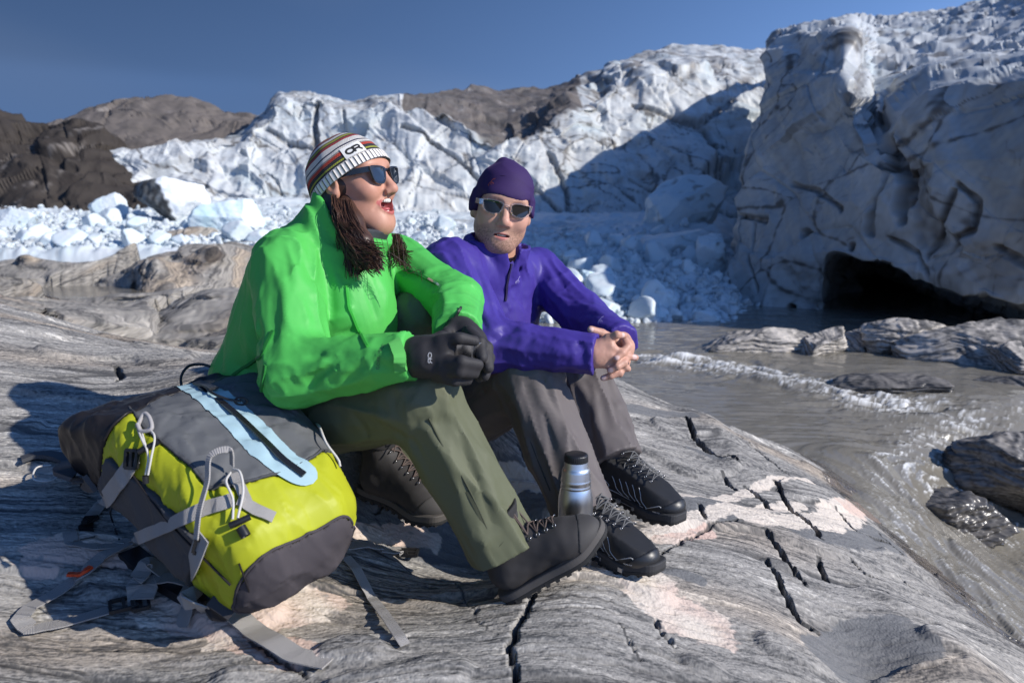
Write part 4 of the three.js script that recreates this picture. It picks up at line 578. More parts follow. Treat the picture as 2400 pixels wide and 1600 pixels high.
// ---------------------------------------------------------------- heads and hands
// head axes: x to the person's left, y up, z forward; origin between the ears at eye height
function headField(o) {
  const S = (x, y, z) => V(x, y, z), jw = o.jaw ?? 0.054, drop = o.open ?? 0, adds = [
    ball(S(0, 0.026, -0.014), 0.074, 0.090, 0.095), ball(S(0, -0.018, 0.036), 0.060, 0.075, 0.056), ball(S(0, -0.062 - drop * 0.4, 0.030), jw, 0.044, 0.054), ball(S(0, -0.092 - drop, 0.058), 0.026, 0.024, 0.026),
    ball(S(0.040, -0.022, 0.056), 0.026, 0.022, 0.026), ball(S(-0.040, -0.022, 0.056), 0.026, 0.022, 0.026), ball(S(0, 0.030, 0.072), 0.050, 0.016, 0.018),
    tube(S(0.04, -0.055 - drop * 0.5, 0.01), S(0.016, -0.094 - drop, 0.056), 0.026, 0.022), tube(S(-0.04, -0.055 - drop * 0.5, 0.01), S(-0.016, -0.094 - drop, 0.056), 0.026, 0.022)];
  const base = join(0.030, ...adds), nose = join(0.010, tube(S(0, 0.014, 0.083), S(0, -0.028, 0.106), 0.0085, 0.011), ball(S(0, -0.036, 0.108), 0.0125, 0.0105, 0.012), ball(S(0.0125, -0.040, 0.096), 0.0085, 0.008, 0.010), ball(S(-0.0125, -0.040, 0.096), 0.0085, 0.008, 0.010));
  const ear = (s) => cutAway(join(0.008, ball(S(s * 0.078, -0.004, -0.008), 0.009, 0.031, 0.019), ball(S(s * 0.077, -0.027, -0.002), 0.008, 0.012, 0.010)), ball(S(s * 0.088, 0.000, -0.004), 0.007, 0.018, 0.010), 0.006), ears = [ear(1), ear(-1)];
  const neck = tube(S(0, -0.05, -0.028), S(0, -0.19, -0.045), o.neck ?? 0.052, (o.neck ?? 0.052) + 0.006), sockets = [ball(S(0.033, 0.004, 0.094), 0.020, 0.014, 0.016), ball(S(-0.033, 0.004, 0.094), 0.020, 0.014, 0.016)];
  const eyes = join(0.003, ball(S(0.031, 0.003, 0.074), 0.0145, 0.0125, 0.0135), ball(S(-0.031, 0.003, 0.074), 0.0145, 0.0125, 0.0135));
  const my = o.mouthY ?? -0.069, arc = o.smile ?? 0, mw = o.mouthW ?? 0.025, up = [], low = [];
  for (let i = 0; i < 8; i++) { const a = i / 8 * 2 - 1, b = (i + 1) / 8 * 2 - 1, P = (t, s, k) => S(t * mw, my + s * (1 - t * t) * k + arc * t * t, (o.mouthZ ?? 0.091) - 0.013 * t * t); const ua = o.gapUp ?? 0.004, la = o.gapLow ?? 0.006; up.push(tube(P(a, 1, ua), P(b, 1, ua), 0.0045 * (1.15 - a * a * 0.6), 0.0045 * (1.15 - b * b * 0.6))); low.push(tube(P(a, -1, la), P(b, -1, la), 0.0058 * (1.15 - a * a * 0.6), 0.0058 * (1.15 - b * b * 0.6))); }
  const lips = join(0.003, ...up, ...low), hole = o.hole ?? ball(S(0, my, 0.092), mw * 0.86, 0.0035, 0.018);
  const folds = [tube(S(0.018, -0.040, 0.094), S(mw + 0.013, my - 0.006, 0.076), 0.003, 0.004), tube(S(-0.018, -0.040, 0.094), S(-mw - 0.013, my - 0.006, 0.076), 0.003, 0.004)], nostrils = [ball(S(0.0065, -0.0455, 0.101), 0.0038, 0.0028, 0.005), ball(S(-0.0065, -0.0455, 0.101), 0.0038, 0.0028, 0.005)];
  const cheeks = o.cheeks ? [ball(S(0.040, -0.034, 0.066), 0.020, 0.018, 0.018), ball(S(-0.040, -0.034, 0.066), 0.020, 0.018, 0.018)] : [];
  const f = (x, y, z) => {
    let d = base(x, y, z); for (const c of cheeks) d = smin(d, c(x, y, z), 0.014); for (const s of sockets) d = -smin(-d, s(x, y, z), 0.014);
    d = smin(d, eyes(x, y, z), 0.004); d = smin(d, nose(x, y, z), 0.009); d = smin(d, lips(x, y, z), 0.006); d = smin(d, neck(x, y, z), 0.030); for (const e of ears) d = smin(d, e(x, y, z), 0.008);
    if (o.crease !== 0) for (const c of folds) d = -smin(-d, c(x, y, z), 0.009 * (o.crease ?? 1)); for (const c of nostrils) d = -smin(-d, c(x, y, z), 0.004); return -smin(-d, hole(x, y, z), 0.003);
  };
  f.lips = lips; f.hole = hole; return f;
}
function headMesh(f, B, o, skin) { const g = solid(f, V(-0.105, -0.20, -0.125), V(0.105, 0.135, 0.135), 0.0028, skin); g.applyMatrix4(B.m(o)); return g; }
const tooth = (B, o, n, y, z, w, h, bend) => { const gs = []; for (let i = 0; i < n; i++) { const t = (i + 0.5) / n * 2 - 1, g = new THREE.SphereGeometry(1, 10, 8); g.scale(w / n * 0.98, h, 0.0035); g.translate(t * w, y + bend * t * t, z - 0.011 * t * t); g.applyMatrix4(B.m(o)); gs.push(g); } return bag1(gs); };
function glasses(B, o, parent, s) { // frame, two lenses, two arms
  const shape = (k) => { const p = s.outline.map(([x, y]) => new THREE.Vector2(x * k, y * k)), c = new THREE.SplineCurve([...p, p[0]]); return c.getPoints(48); };
  const put = (g, side) => { if (side < 0) g.scale(-1, 1, 1); g.rotateY(side * s.wrap); g.translate(side * s.off, s.y, s.z); if (g.index) g = g.toNonIndexed(); if (side < 0) { const a = g.attributes.position; for (let i = 0; i < a.count; i += 3) { const t = [a.getX(i), a.getY(i), a.getZ(i)]; a.setXYZ(i, a.getX(i + 1), a.getY(i + 1), a.getZ(i + 1)); a.setXYZ(i + 1, ...t); } } for (const k of ['uv', 'normal']) g.deleteAttribute(k); g = mergeVertices(g); g = toCreasedNormals(g, 0.6); g.applyMatrix4(B.m(o)); return g; };
  const root = new THREE.Group(); root.name = 'sunglasses'; parent.add(root);
  const frames = [];
  for (const side of [1, -1]) {
    const out = new THREE.Shape(shape(1)); out.holes.push(new THREE.Path(shape(s.rim).reverse()));
    frames.push(put(new THREE.ExtrudeGeometry(out, { depth: s.deep, bevelEnabled: true, bevelSize: 0.0008, bevelThickness: 0.0008, bevelSegments: 2, curveSegments: 4 }).translate(0, 0, -s.deep / 2), side));
    const lens = new THREE.ShapeGeometry(new THREE.Shape(shape(s.rim * 1.03)), 8); const p = lens.attributes.position; for (let i = 0; i < p.count; i++) p.setZ(i, 0.004 - (p.getX(i) ** 2 + p.getY(i) ** 2) * 5);
    const l2 = lens.clone(); l2.translate(0, 0, -0.0016); lens.computeVertexNormals();
    part('lens', put(lens, side), s.lensMat, root);
    const hinge = V(side * (s.off + s.hinge[0]), s.y + s.hinge[1], s.z - s.hinge[2]), mid = V(side * 0.079, s.y + s.hinge[1] - 0.002, 0.02), end = V(side * 0.0795, s.y + s.hinge[1] - 0.012, -0.022), nn = [V(side, 0, 0.35), V(side, 0, 0)];
    const arm = webbing([hinge, hinge.clone().lerp(mid, 0.3).add(V(side * 0.003, 0, 0)), mid, end], nn, s.arm, 0.0035, 20); arm.applyMatrix4(B.m(o)); part('arm', arm, s.frameMat, root);
  }
  const br = cordOf([V(-s.bridge[0], s.y + s.bridge[1], s.z + s.bridge[2] - 0.003), V(0, s.y + s.bridge[1] + 0.002, s.z + s.bridge[2]), V(s.bridge[0], s.y + s.bridge[1], s.z + s.bridge[2] - 0.003)], s.bridge[3], 12, 8); br.applyMatrix4(B.m(o)); frames.push(br);
  part('frame', bag1(frames), s.frameMat, root); return root;
}
console.log('lib done');
// ---------------------------------------------------------------- boots and shoes (z from heel to toe, y up from the sole)
function boots(who, list, kind) {
  for (const b of list) {
    const B = basis(b.fwd, b.up), M = B.m(b.heel), hik = kind === 'hiker', L = hik ? 0.272 : 0.285, S = (x, y, z) => V(x, y, z), out = b.side; // out: +1 where x points away from the other foot
    const bend = (z) => 0.012 * sin(PI * clamp(z / L)) * (b.side > 0 ? -1 : 1);
    const up0 = join(0.03, tube(S(0, 0.062, 0.050), S(0, hik ? 0.165 : 0.105, 0.046 + (b.lean ?? 0)), 0.041, hik ? 0.047 : 0.043), tube(S(0, 0.052, 0.05), S(bend(0.14), 0.052, 0.19), 0.041, 0.043), ball(S(bend(0.2), 0.042, L - 0.060), 0.047, 0.036, 0.060), tube(S(0, 0.115, 0.075), S(bend(0.15), 0.070, 0.17), 0.034, 0.032));
    const upF = (x, y, z) => max(up0(x, y, z) + 0.0012 * n3(x * 40, y * 40, z * 40), 0.018 - y, hik ? -1 : y - 0.118 + 0.25 * (z - 0.05));
    const upper = solid(upF, V(-0.07, 0, -0.02), V(0.07, 0.23, L + 0.02), 0.0036, (x, y, z) => { const n = 1 + 0.2 * n3(x * 60, y * 60, z * 60), k = hik ? [0.030, 0.027, 0.026] : [0.014, 0.014, 0.015]; return k.map((v) => v * n); }); upper.applyMatrix4(M);
    const um = part(hik ? 'boot' : 'shoe', upper, mat({ vertexColors: true, roughness: hik ? 0.72 : 0.62, sheen: 0.3, sheenColor: lin(0.1, 0.1, 0.1) }), who);
    const prof = [[0, 0.0], [0.028, 0.006], [0.037, 0.035], [0.035, 0.085], [0.037, 0.13], [0.047, 0.185], [0.045, 0.225], [0.030, L - 0.006], [0, L + 0.004]], pts = [...prof.map(([x, z]) => new THREE.Vector2(x + bend(z), z)), ...prof.slice(1, -1).reverse().map(([x, z]) => new THREE.Vector2(-x + bend(z), z))], sh = new THREE.Shape(new THREE.SplineCurve([...pts, pts[0]]).getPoints(90));
    const slabOf = (y, h, k) => { const e = new THREE.ExtrudeGeometry(sh, { depth: h, bevelEnabled: true, bevelSize: 0.004 * k, bevelThickness: 0.003, bevelSegments: 2 }); e.rotateX(PI / 2).translate(0, y + h, 0); const p = e.attributes.position; for (let i = 0; i < p.count; i++) { const z = p.getZ(i); p.setY(i, p.getY(i) + 0.016 * sstep(0.74 * L, 1.05 * L, z)); } e.computeVertexNormals(); return e; };
    part('midsole', slabOf(0.008, 0.014, 1).applyMatrix4(M), mat({ color: hik ? lin(0.075, 0.068, 0.062) : lin(0.03, 0.03, 0.032), roughness: 0.8 }), um);
    const lugs = [slabOf(0.002, 0.006, 1.2)]; const r = rng(5);
    for (let i = 0; i < 30; i++) { const t = i / 29, q = floor(t * (pts.length - 1)), f = t * (pts.length - 1) - q, p = pts[q].clone().lerp(pts[(q + 1) % pts.length], f), g = new THREE.BoxGeometry(0.013, 0.012, 0.008 + 0.004 * r()); g.translate(p.x * 0.96, 0.001 + 0.018 * sstep(0.74 * L, 1.05 * L, p.y), clamp(p.y, 0.006, L - 0.002)); lugs.push(g); }
    for (let i = 0; i < 14; i++) { const g = new THREE.BoxGeometry(0.022, 0.010, 0.010); g.rotateY((i & 1 ? 1 : -1) * 0.4).translate((i & 1 ? 0.016 : -0.016) + bend(0.02 * i), 0.001 + 0.018 * sstep(0.74 * L, L, 0.02 + i * 0.0185), 0.02 + i * 0.0178); lugs.push(g); }
    part('outsole', bag1(lugs).applyMatrix4(M), mat({ color: lin(0.016, 0.016, 0.016), roughness: 0.85 }), um);
    const toeBox = solid(both(shift(up0, 0.0022), (x, y, z) => max(hik ? L - 0.062 - z + 0.6 * max(0, y - 0.03) : L - 0.055 - z + 1.1 * max(0, y - 0.028), 0.016 - y)), V(-0.07, 0, L - 0.12), V(0.07, 0.12, L + 0.02), 0.0034).applyMatrix4(M); part('toe_cap', toeBox, mat({ color: hik ? lin(0.045, 0.042, 0.04) : lin(0.02, 0.02, 0.021), roughness: hik ? 0.75 : 0.4 }), um);
    // laces criss-cross up the instep, with hooks beside them
    const top = (x, z) => { let y = 0.2; for (let i = 0; i < 60; i++) { const d = up0(x, y, z); if (d < 0.0008) break; y -= max(0.0008, d * 0.7); } return S(x, y + 0.002, z); }, n = hik ? 6 : 6, lace = [], hooks = [];
    const zAt = (i) => lerp(hik ? 0.195 : 0.20, hik ? 0.098 : 0.102, i / (n - 1)), edge = (s, i) => top(s * lerp(0.019, 0.024, i / n) + bend(zAt(i)), zAt(i));
    for (let i = 0; i < n; i++) { for (const s of [-1, 1]) { if (i < n - 1) { const a = edge(s, i), c = edge(-s, i + 1), m = top((a.x + c.x) / 2, (a.z + c.z) / 2).add(V(0, 0.003, 0.001)); lace.push(cordOf([a, m, c], 0.0019, 10, 5)); } const h = new THREE.TorusGeometry(0.0046, 0.0012, 5, 12); h.rotateX(PI / 2 - 0.5).rotateZ(s * -0.8).translate(...edge(s * 1.25, i).toArray()); hooks.push(h); } const l = cordOf([edge(-1, i), top(bend(zAt(i)), zAt(i)).add(V(0, 0.002, 0)), edge(1, i)], 0.0019, 8, 5); lace.push(l); }
    const k = top(bend(0.1), 0.092); if (!hik) k.set(bend(0.1), 0.098, 0.098); for (const s of [-1, 1]) { lace.push(cordOf([k, k.clone().add(V(s * 0.02, 0.012, 0.008)), k.clone().add(V(s * 0.034, 0.002, 0.018)), k.clone().add(V(s * 0.016, 0.0, 0.012)), k], 0.0016, 18, 5), cordOf([k, k.clone().add(V(s * 0.022, 0.004, 0.02)), k.clone().add(V(s * 0.040, -0.018, 0.03))], 0.0016, 12, 5)); }
    part('laces', bag1(lace).applyMatrix4(M), mat({ color: hik ? lin(0.085, 0.06, 0.05) : lin(0.10, 0.10, 0.10), roughness: 0.8 }), um);
    part('lace_hooks', bag1(hooks).applyMatrix4(M), mat({ color: lin(0.35, 0.35, 0.36), metalness: 1, roughness: 0.3 }), um);
    if (hik) {
      const cuff = solid((x, y, z) => max(abs(tube(S(0, 0.1, 0.048), S(0, 0.2, 0.044 + (b.lean ?? 0) * 1.2), 0.044, 0.047)(x, y, z)) - 0.006, y - 0.182, 0.15 - y), V(-0.08, 0.12, -0.03), V(0.08, 0.2, 0.17), 0.004).applyMatrix4(M); part('ankle_cuff', cuff, mat({ color: lin(0.02, 0.019, 0.019), roughness: 0.85 }), um);
      const tag2 = new THREE.BoxGeometry(0.002, 0.010, 0.018).translate(-0.038 * (b.side > 0 ? 1 : -1) , 0.019, 0.075).applyMatrix4(M); part('sole_badge', tag2, mat({ color: lin(0.55, 0.28, 0.02), roughness: 0.5 }), um);
      if (b.red) part('sock', new THREE.CylinderGeometry(0.040, 0.042, 0.10, 24).translate(0, 0.215, 0.046).applyMatrix4(M), cloth(0.55, 0.012, 0.015, { roughness: 0.9 }), who);
    } else {
      const lines = [], bits = []; // pale piping on the sides and toe, steel studs round the sole
      const sideAt = (s, y, z) => { let x = 0.09; for (let i = 0; i < 60; i++) { const d = up0(s * x, y, z); if (d < 0.0012) break; x -= max(0.0008, d * 0.7); } return S(s * x, y, z); };
      for (const s of [-1, 1]) { for (let i = 0; i < 5; i++) { const z = 0.095 + i * 0.022; lines.push(cordOf([sideAt(s, 0.032, z + 0.030), sideAt(s, 0.046, z + 0.012), sideAt(s, 0.060, z + 0.006), sideAt(s, 0.074, z - 0.004)], 0.0011, 12, 4)); } lines.push(cordOf([0, 1, 2, 3, 4].map((i) => sideAt(s, 0.030 + 0.006 * sin(i * 1.5), 0.02 + i * 0.045)), 0.0012, 24, 4), cordOf([sideAt(s, 0.05, 0.03), sideAt(s, 0.062, 0.06), sideAt(s, 0.045, 0.085), sideAt(s, 0.036, 0.06), sideAt(s, 0.05, 0.03)], 0.0010, 24, 4), cordOf([sideAt(s, 0.030, L - 0.075), sideAt(s, 0.044, L - 0.05), sideAt(s, 0.050, L - 0.034), sideAt(s, 0.036, L - 0.03)], 0.0013, 14, 4)); for (let i = 0; i < 4; i++) { const g = new THREE.BoxGeometry(0.006, 0.010, 0.012); g.translate(s * 0.046 + bend(0.1), 0.012, 0.06 + i * 0.055); bits.push(g); } bits.push(cordOf([0, 1, 2, 3].map((i) => S(s * 0.047 + bend(0.1), 0.014, 0.06 + i * 0.055)), 0.0011, 10, 4)); }
      part('side_piping', bag1(lines).applyMatrix4(M), mat({ color: lin(0.42, 0.42, 0.42), roughness: 0.4 }), um); part('sole_studs', bag1(bits).applyMatrix4(M), mat({ color: lin(0.45, 0.45, 0.46), metalness: 0.8, roughness: 0.35 }), um);
      part('sock', new THREE.CylinderGeometry(0.034, 0.038, 0.075, 24).translate(0, 0.125, 0.044).applyMatrix4(M), cloth(0.035, 0.034, 0.036, { roughness: 0.95 }), who);
      const c = sideAt(b.mark, 0.034, L - 0.042), n = grad(up0, c); part('toe_print', patch(shift(up0, 0.0022), c, V(0, 0, b.mark > 0 ? -1 : 1), V(0, 1, 0), 0.026, 0.007, 0.0015, 8, 4).applyMatrix4(M), mat({ transparent: true, roughness: 0.5, map: print(256, 64, (x) => { x.fillStyle = '#cfcfcf'; x.font = 'bold 44px sans-serif'; x.textAlign = 'center'; x.fillText('GORE-TEX', 128, 48, 246); }) }), um);
    }
  }
}
// ---------------------------------------------------------------- woman in the green jacket
function foldLines(f0, list) { // soft ridges (+) and grooves (-) running along lines on a garment
  const L = list.map(([pts, amp, w]) => ({ p: pts.map(([x, y]) => touch(f0, x, y)).filter(Boolean), amp, w })).filter((l) => l.p.length > 1).map((l) => ({ ...l, c: new THREE.Box3().setFromPoints(l.p).expandByScalar(l.w * 3) }));
  return (x, y, z) => { let s = 0; for (const l of L) { const c = l.c; if (x < c.min.x || x > c.max.x || y < c.min.y || y > c.max.y || z < c.min.z || z > c.max.z) continue; let best = 9, bt = 0; const n = l.p.length - 1; for (let i = 0; i < n; i++) { const a = l.p[i], b = l.p[i + 1], ex = b.x - a.x, ey = b.y - a.y, ez = b.z - a.z, t = clamp(((x - a.x) * ex + (y - a.y) * ey + (z - a.z) * ez) / (ex * ex + ey * ey + ez * ez || 1e-9)), d = (x - a.x - t * ex) ** 2 + (y - a.y - t * ey) ** 2 + (z - a.z - t * ez) ** 2; if (d < best) { best = d; bt = (i + t) / n; } } s += l.amp * sin(PI * clamp(bt, 0.06, 0.94)) * exp(-1.25 * sqrt(best + 1e-6) / l.w); } return -s; };
}
{
  const base = onLevel(690, 1060, 0.24); base.y = 0.24;
  const she = thing('person', base, 'laughing person in a bright green shell jacket and striped knit hat, sitting sideways', 'person', null);
  const fw = V(0.73, 0.05, 0.68).normalize(), rt = V(-0.68, 0, 0.73);
  const pel = at(682, 962, 1.90), chest = at(768, 690, 1.84), neckB = at(806, 565, 1.82), headO = at(826, 428, 1.79);
  const shR = at(675, 622, 1.71), elR = at(692, 872, 1.56), wrR = at(950, 836, 1.475), shL = at(928, 612, 1.98), elL = at(1068, 706, 1.80), wrL = at(1072, 778, 1.60);
  const hipR = at(700, 985, 1.82), knR = at(985, 932, 1.56), anR = at(1162, 1252, 1.605), hipL = at(770, 965, 2.02), knL = at(978, 752, 1.88), anL = at(925, 1070, 1.95);
  // jacket
  const fold = (amp, freq, a, b, s, long = 0.005) => ({ fold: { amp, freq, a, b, s, long } });
  const torso0 = join(0.085, tube(pel, chest, 0.172, 0.178, { flat: 0.74, axis: fw, ...fold(0, 1, 0, 0, 33, 0.008) }), tube(chest, neckB, 0.165, 0.085, { flat: 0.80, axis: fw }), tube(shR, shL, 0.062, 0.060), ball(at(828, 745, 1.785), 0.10, 0.15, 0.09), ball(at(668, 800, 1.86), 0.12, 0.15, 0.11), ball(at(600, 880, 1.88), 0.11, 0.07, 0.10));
  const sleeveR = join(0.03, tube(shR, elR, 0.078, 0.067, fold(0.003, 9, 0, 1, 1, 0.008)), tube(elR, wrR, 0.066, 0.046, fold(0.005, 11, 1, 0.5, 4, 0.006)));
  const sleeveL = join(0.03, tube(shL, elL, 0.070, 0.058, fold(0.004, 11, 0.3, 1, 8)), tube(elL, wrL, 0.058, 0.050, fold(0.005, 13, 1, 0.6, 2)));
  const cn = V(0.40, 0.90, 0.10).normalize(), cu = fw.clone().addScaledVector(cn, -fw.dot(cn)).normalize(), cw = cn.clone().cross(cu), cc = at(818, 528, 1.80);
  const ring = (a, b, t, h0, h1, o = V(0, 0, 0)) => (x, y, z) => { const dx = x - cc.x - o.x, dy = y - cc.y - o.y, dz = z - cc.z - o.z, h = dx * cn.x + dy * cn.y + dz * cn.z, u = dx * cu.x + dy * cu.y + dz * cu.z, w = dx * cw.x + dy * cw.y + dz * cw.z, ang = atan2(w, u), rr = sqrt((u / a) ** 2 + (w / b) ** 2), s = (rr - 1) * min(a, b) + 0.004 * sin(ang * 5 + h * 40) - 0.10 * max(0, -h), top = h1 + 0.006 * sin(ang * 3 + 1) - 0.040 * sstep(0.0, 0.085, u); return max(abs(s) - t, h - top, h0 - h) * 0.8; };
  const collar = ring(0.108, 0.092, 0.006, -0.06, 0.040), hoodRoll = ring(0.116, 0.100, 0.010, -0.055, 0.004);
  const jacket0 = (x, y, z) => { let d = torso0(x, y, z); d = smin(d, sleeveR(x, y, z), 0.018); d = smin(d, sleeveL(x, y, z), 0.016); d = smin(d, collar(x, y, z), 0.014); return smin(d, hoodRoll(x, y, z), 0.010); };
  const upW = chest.clone().sub(pel).normalize(), hem = half(pel.clone().addScaledVector(upW, -0.075), upW.clone().negate()), fD = wrR.clone().sub(elR).normalize(), cuffR = half(wrR.clone().addScaledVector(fD, 0.012), fD), gD = wrL.clone().sub(elL).normalize(), cuffL = half(wrL.clone().addScaledVector(gD, 0.012), gD);
  const neckHole = tube(cc.clone().addScaledVector(cn, -0.03), cc.clone().addScaledVector(cn, 0.2), 0.086, 0.095);
  const cut = (x, y, z) => { let d = jacket0(x, y, z); d = max(d, hem(x, y, z)); if (hypot(x - wrR.x, y - wrR.y, z - wrR.z) < 0.12) d = max(d, cuffR(x, y, z)); if (hypot(x - wrL.x, y - wrL.y, z - wrL.z) < 0.11) d = max(d, cuffL(x, y, z)); return max(d, -neckHole(x, y, z)); };
  const jf = foldLines(cut, [
    [[[672, 575], [690, 640], [735, 690], [770, 735]], 0.010, 0.011], [[[700, 600], [730, 650], [765, 700], [778, 780]], -0.010, 0.010], [[[735, 568], [768, 640], [776, 725], [770, 800]], -0.022, 0.012], [[[665, 610], [668, 700], [672, 790]], 0.008, 0.012], [[[690, 680], [720, 740], [765, 800]], 0.007, 0.010], [[[650, 640], [652, 730], [640, 800]], -0.008, 0.012],
    [[[785, 628], [805, 655], [822, 672]], -0.010, 0.008], [[[820, 640], [822, 720], [838, 790], [862, 815]], 0.009, 0.009], [[[850, 640], [868, 700], [885, 760]], -0.010, 0.011], [[[880, 640], [905, 690], [900, 740]], 0.008, 0.010], [[[778, 748], [810, 740], [835, 735]], 0.010, 0.009], [[[780, 785], [815, 778], [836, 768]], -0.011, 0.009], [[[785, 815], [830, 795], [860, 790]], 0.009, 0.009],
    [[[690, 905], [718, 872], [755, 848], [785, 835]], 0.011, 0.008], [[[708, 925], [738, 885], [780, 858]], -0.011, 0.008], [[[722, 930], [760, 890], [800, 860]], 0.010, 0.008], [[[760, 925], [795, 885], [830, 850]], 0.010, 0.008], [[[800, 905], [835, 870], [860, 845]], -0.009, 0.008], [[[835, 895], [870, 868], [930, 872]], 0.008, 0.008], [[[880, 815], [905, 840], [930, 865]], 0.007, 0.007], [[[700, 835], [740, 830], [775, 812]], -0.009, 0.009],
    [[[600, 700], [610, 780], [590, 850]], -0.010, 0.014], [[[575, 780], [600, 830], [640, 860]], 0.010, 0.012], [[[545, 850], [590, 870], [640, 905]], -0.010, 0.012], [[[620, 640], [600, 720], [590, 770]], 0.008, 0.014], [[[560, 900], [610, 900], [660, 925]], 0.008, 0.010],
    [[[945, 600], [985, 640], [1030, 660]], -0.006, 0.008], [[[1000, 690], [1040, 690], [1075, 670]], 0.009, 0.007], [[[1040, 715], [1070, 705], [1100, 715]], -0.009, 0.007], [[[1040, 735], [1075, 730], [1105, 740]], 0.008, 0.007], [[[960, 680], [1000, 670], [1040, 650]], 0.008, 0.010],
  ]);
  const jacketF = (x, y, z) => { const c = cut(x, y, z); return c > 0.024 || c < -0.03 ? c : c + jf(x, y, z) + creases(x, y, z, 3, 0.0026, 0.0006); };
  const [lo, hi] = bounds([pel, chest, neckB, shR, elR, wrR, shL, elL, wrL, cc.clone().addScaledVector(cn, 0.06), at(560, 900, 1.88)], 0.17);
  const green = cloth(0.078, 0.43, 0.080, { roughness: 0.50 });
  const jm = part('jacket', solid(jacketF, lo, hi, 0.0043), green, she);
  const darkGreen = cloth(0.02, 0.17, 0.03), silver = mat({ color: lin(0.7, 0.7, 0.7), metalness: 0.9, roughness: 0.3 });
  const dense = (list) => { const o = []; for (let i = 0; i < list.length - 1; i++) for (let k = 0; k < 5; k++) o.push([lerp(list[i][0], list[i + 1][0], k / 5), lerp(list[i][1], list[i + 1][1], k / 5)]); o.push(list[list.length - 1]); return o; };
  const strip = (f, list, w, t, m, name, parent) => { f = jacketF; const p = onBody(f, dense(list), t * 0.25); if (p.length > 1) part(name, webbing(p, p.map((s) => grad(f, s, 0.006)), w, t, 40), m, parent); };
  strip(cut, [[640, 775], [612, 835], [570, 862], [545, 880]], 0.007, 0.005, darkGreen, 'seam_tape', jm); strip(cut, [[622, 855], [618, 885], [612, 915]], 0.007, 0.005, darkGreen, 'pocket_zip', jm); strip(cut, [[948, 632], [985, 645], [1022, 665]], 0.007, 0.006, darkGreen, 'sleeve_zip', jm);
  strip(cut, [[1006, 656], [1028, 668]], 0.005, 0.010, silver, 'reflective_piping', jm); strip(cut, [[925, 800], [935, 830], [940, 868]], 0.024, 0.008, cloth(0.10, 0.42, 0.09, { roughness: 0.9 }), 'cuff_tab', jm);
  strip(cut, [[812, 668], [818, 720], [838, 770], [862, 812]], 0.005, 0.005, cloth(0.05, 0.42, 0.05), 'front_zip_flap', jm); strip(cut, [[1058, 752], [1070, 738], [1080, 722]], 0.005, 0.006, mat({ color: lin(0.02, 0.03, 0.02), roughness: 0.6 }), 'cuff_pull', jm);
  const inner = ring(0.098, 0.082, 0.0045, -0.04, 0.062);
  part('collar_lining', solid((x, y, z) => max(inner(x, y, z), -((x - cc.x) * cu.x + (y - cc.y) * cu.y + (z - cc.z) * cu.z) - 0.2), ...bounds([cc], 0.16), 0.004), cloth(0.045, 0.046, 0.052, { roughness: 0.8 }), jm);
  { const c = touch(jacketF, 888, 838); if (c) part('sleeve_print', patch(jacketF, c, V(0.15, 1, 0), V(-1, 0, 0), 0.052, 0.018, 0.0018, 20, 10), mat({ transparent: true, roughness: 0.6, map: print(256, 96, (x) => { x.fillStyle = 'rgba(70,120,70,0.85)'; x.font = 'bold 50px sans-serif'; x.textAlign = 'center'; x.fillText('GORE-TEX', 128, 66, 240); }) }), jm); }
  // trousers
  const olive = cloth(0.105, 0.112, 0.066, { roughness: 0.62 });
  const sD = anR.clone().sub(knR).normalize(), sL = anL.clone().sub(knL).normalize();
  const legR = join(0.03, tube(hipR, knR, 0.098, 0.078, fold(0.002, 9, 0.3, 1, 3, 0.007)), tube(knR, anR.clone().addScaledVector(sD, 0.04), 0.074, 0.076, fold(0.003, 8, 0.2, 1, 6, 0.007)), ball(at(1000, 900, 1.56), 0.05, 0.035, 0.05)), legL = join(0.03, tube(hipL, knL, 0.095, 0.072, fold(0.002, 10, 0.3, 1, 1, 0.006)), tube(knL, anL, 0.070, 0.062, fold(0.002, 9, 1, 0.6, 2, 0.006)));
  const tro0 = (x, y, z) => { let d = smin(legR(x, y, z), legL(x, y, z), 0.02); d = smin(d, ball(pel.clone().add(V(0.02, -0.01, 0)), 0.165, 0.115, 0.15)(x, y, z), 0.03); if (hypot(x - anR.x, y - anR.y, z - anR.z) < 0.16) d = max(d, half(anR.clone().addScaledVector(sD, 0.034), sD)(x, y, z)); if (hypot(x - anL.x, y - anL.y, z - anL.z) < 0.13) d = max(d, half(anL, sL)(x, y, z)); return d; };
  const tf = foldLines(tro0, [
    [[[1075, 1010], [1095, 1080], [1140, 1180], [1160, 1250]], -0.010, 0.010], [[[1105, 1050], [1135, 1130], [1180, 1210]], 0.009, 0.010], [[[1050, 1010], [1060, 1100], [1090, 1200]], 0.008, 0.012], [[[940, 905], [925, 950], [930, 990]], -0.005, 0.014], [[[880, 930], [900, 980], [950, 1010]], 0.008, 0.012], [[[960, 1010], [985, 985], [1020, 990]], -0.010, 0.010], [[[900, 1000], [960, 1030], [990, 1060]], -0.010, 0.012], [[[1000, 900], [1040, 940], [1060, 1000]], 0.006, 0.012], [[[820, 960], [850, 1000], [880, 1040]], -0.008, 0.012], [[[1090, 1250], [1130, 1270], [1180, 1240]], 0.008, 0.009], [[[1150, 1180], [1190, 1190], [1205, 1220]], -0.009, 0.009],
    [[[960, 720], [935, 760], [915, 810]], -0.006, 0.009], [[[990, 725], [965, 780], [950, 830]], 0.006, 0.009], [[[920, 760], [900, 800], [885, 830]], 0.006, 0.008]]);
  const troF = (x, y, z) => { const c = tro0(x, y, z); return c > 0.022 || c < -0.028 ? c : c + tf(x, y, z) + creases(x, y, z, 11, 0.0026, 0.0010); };
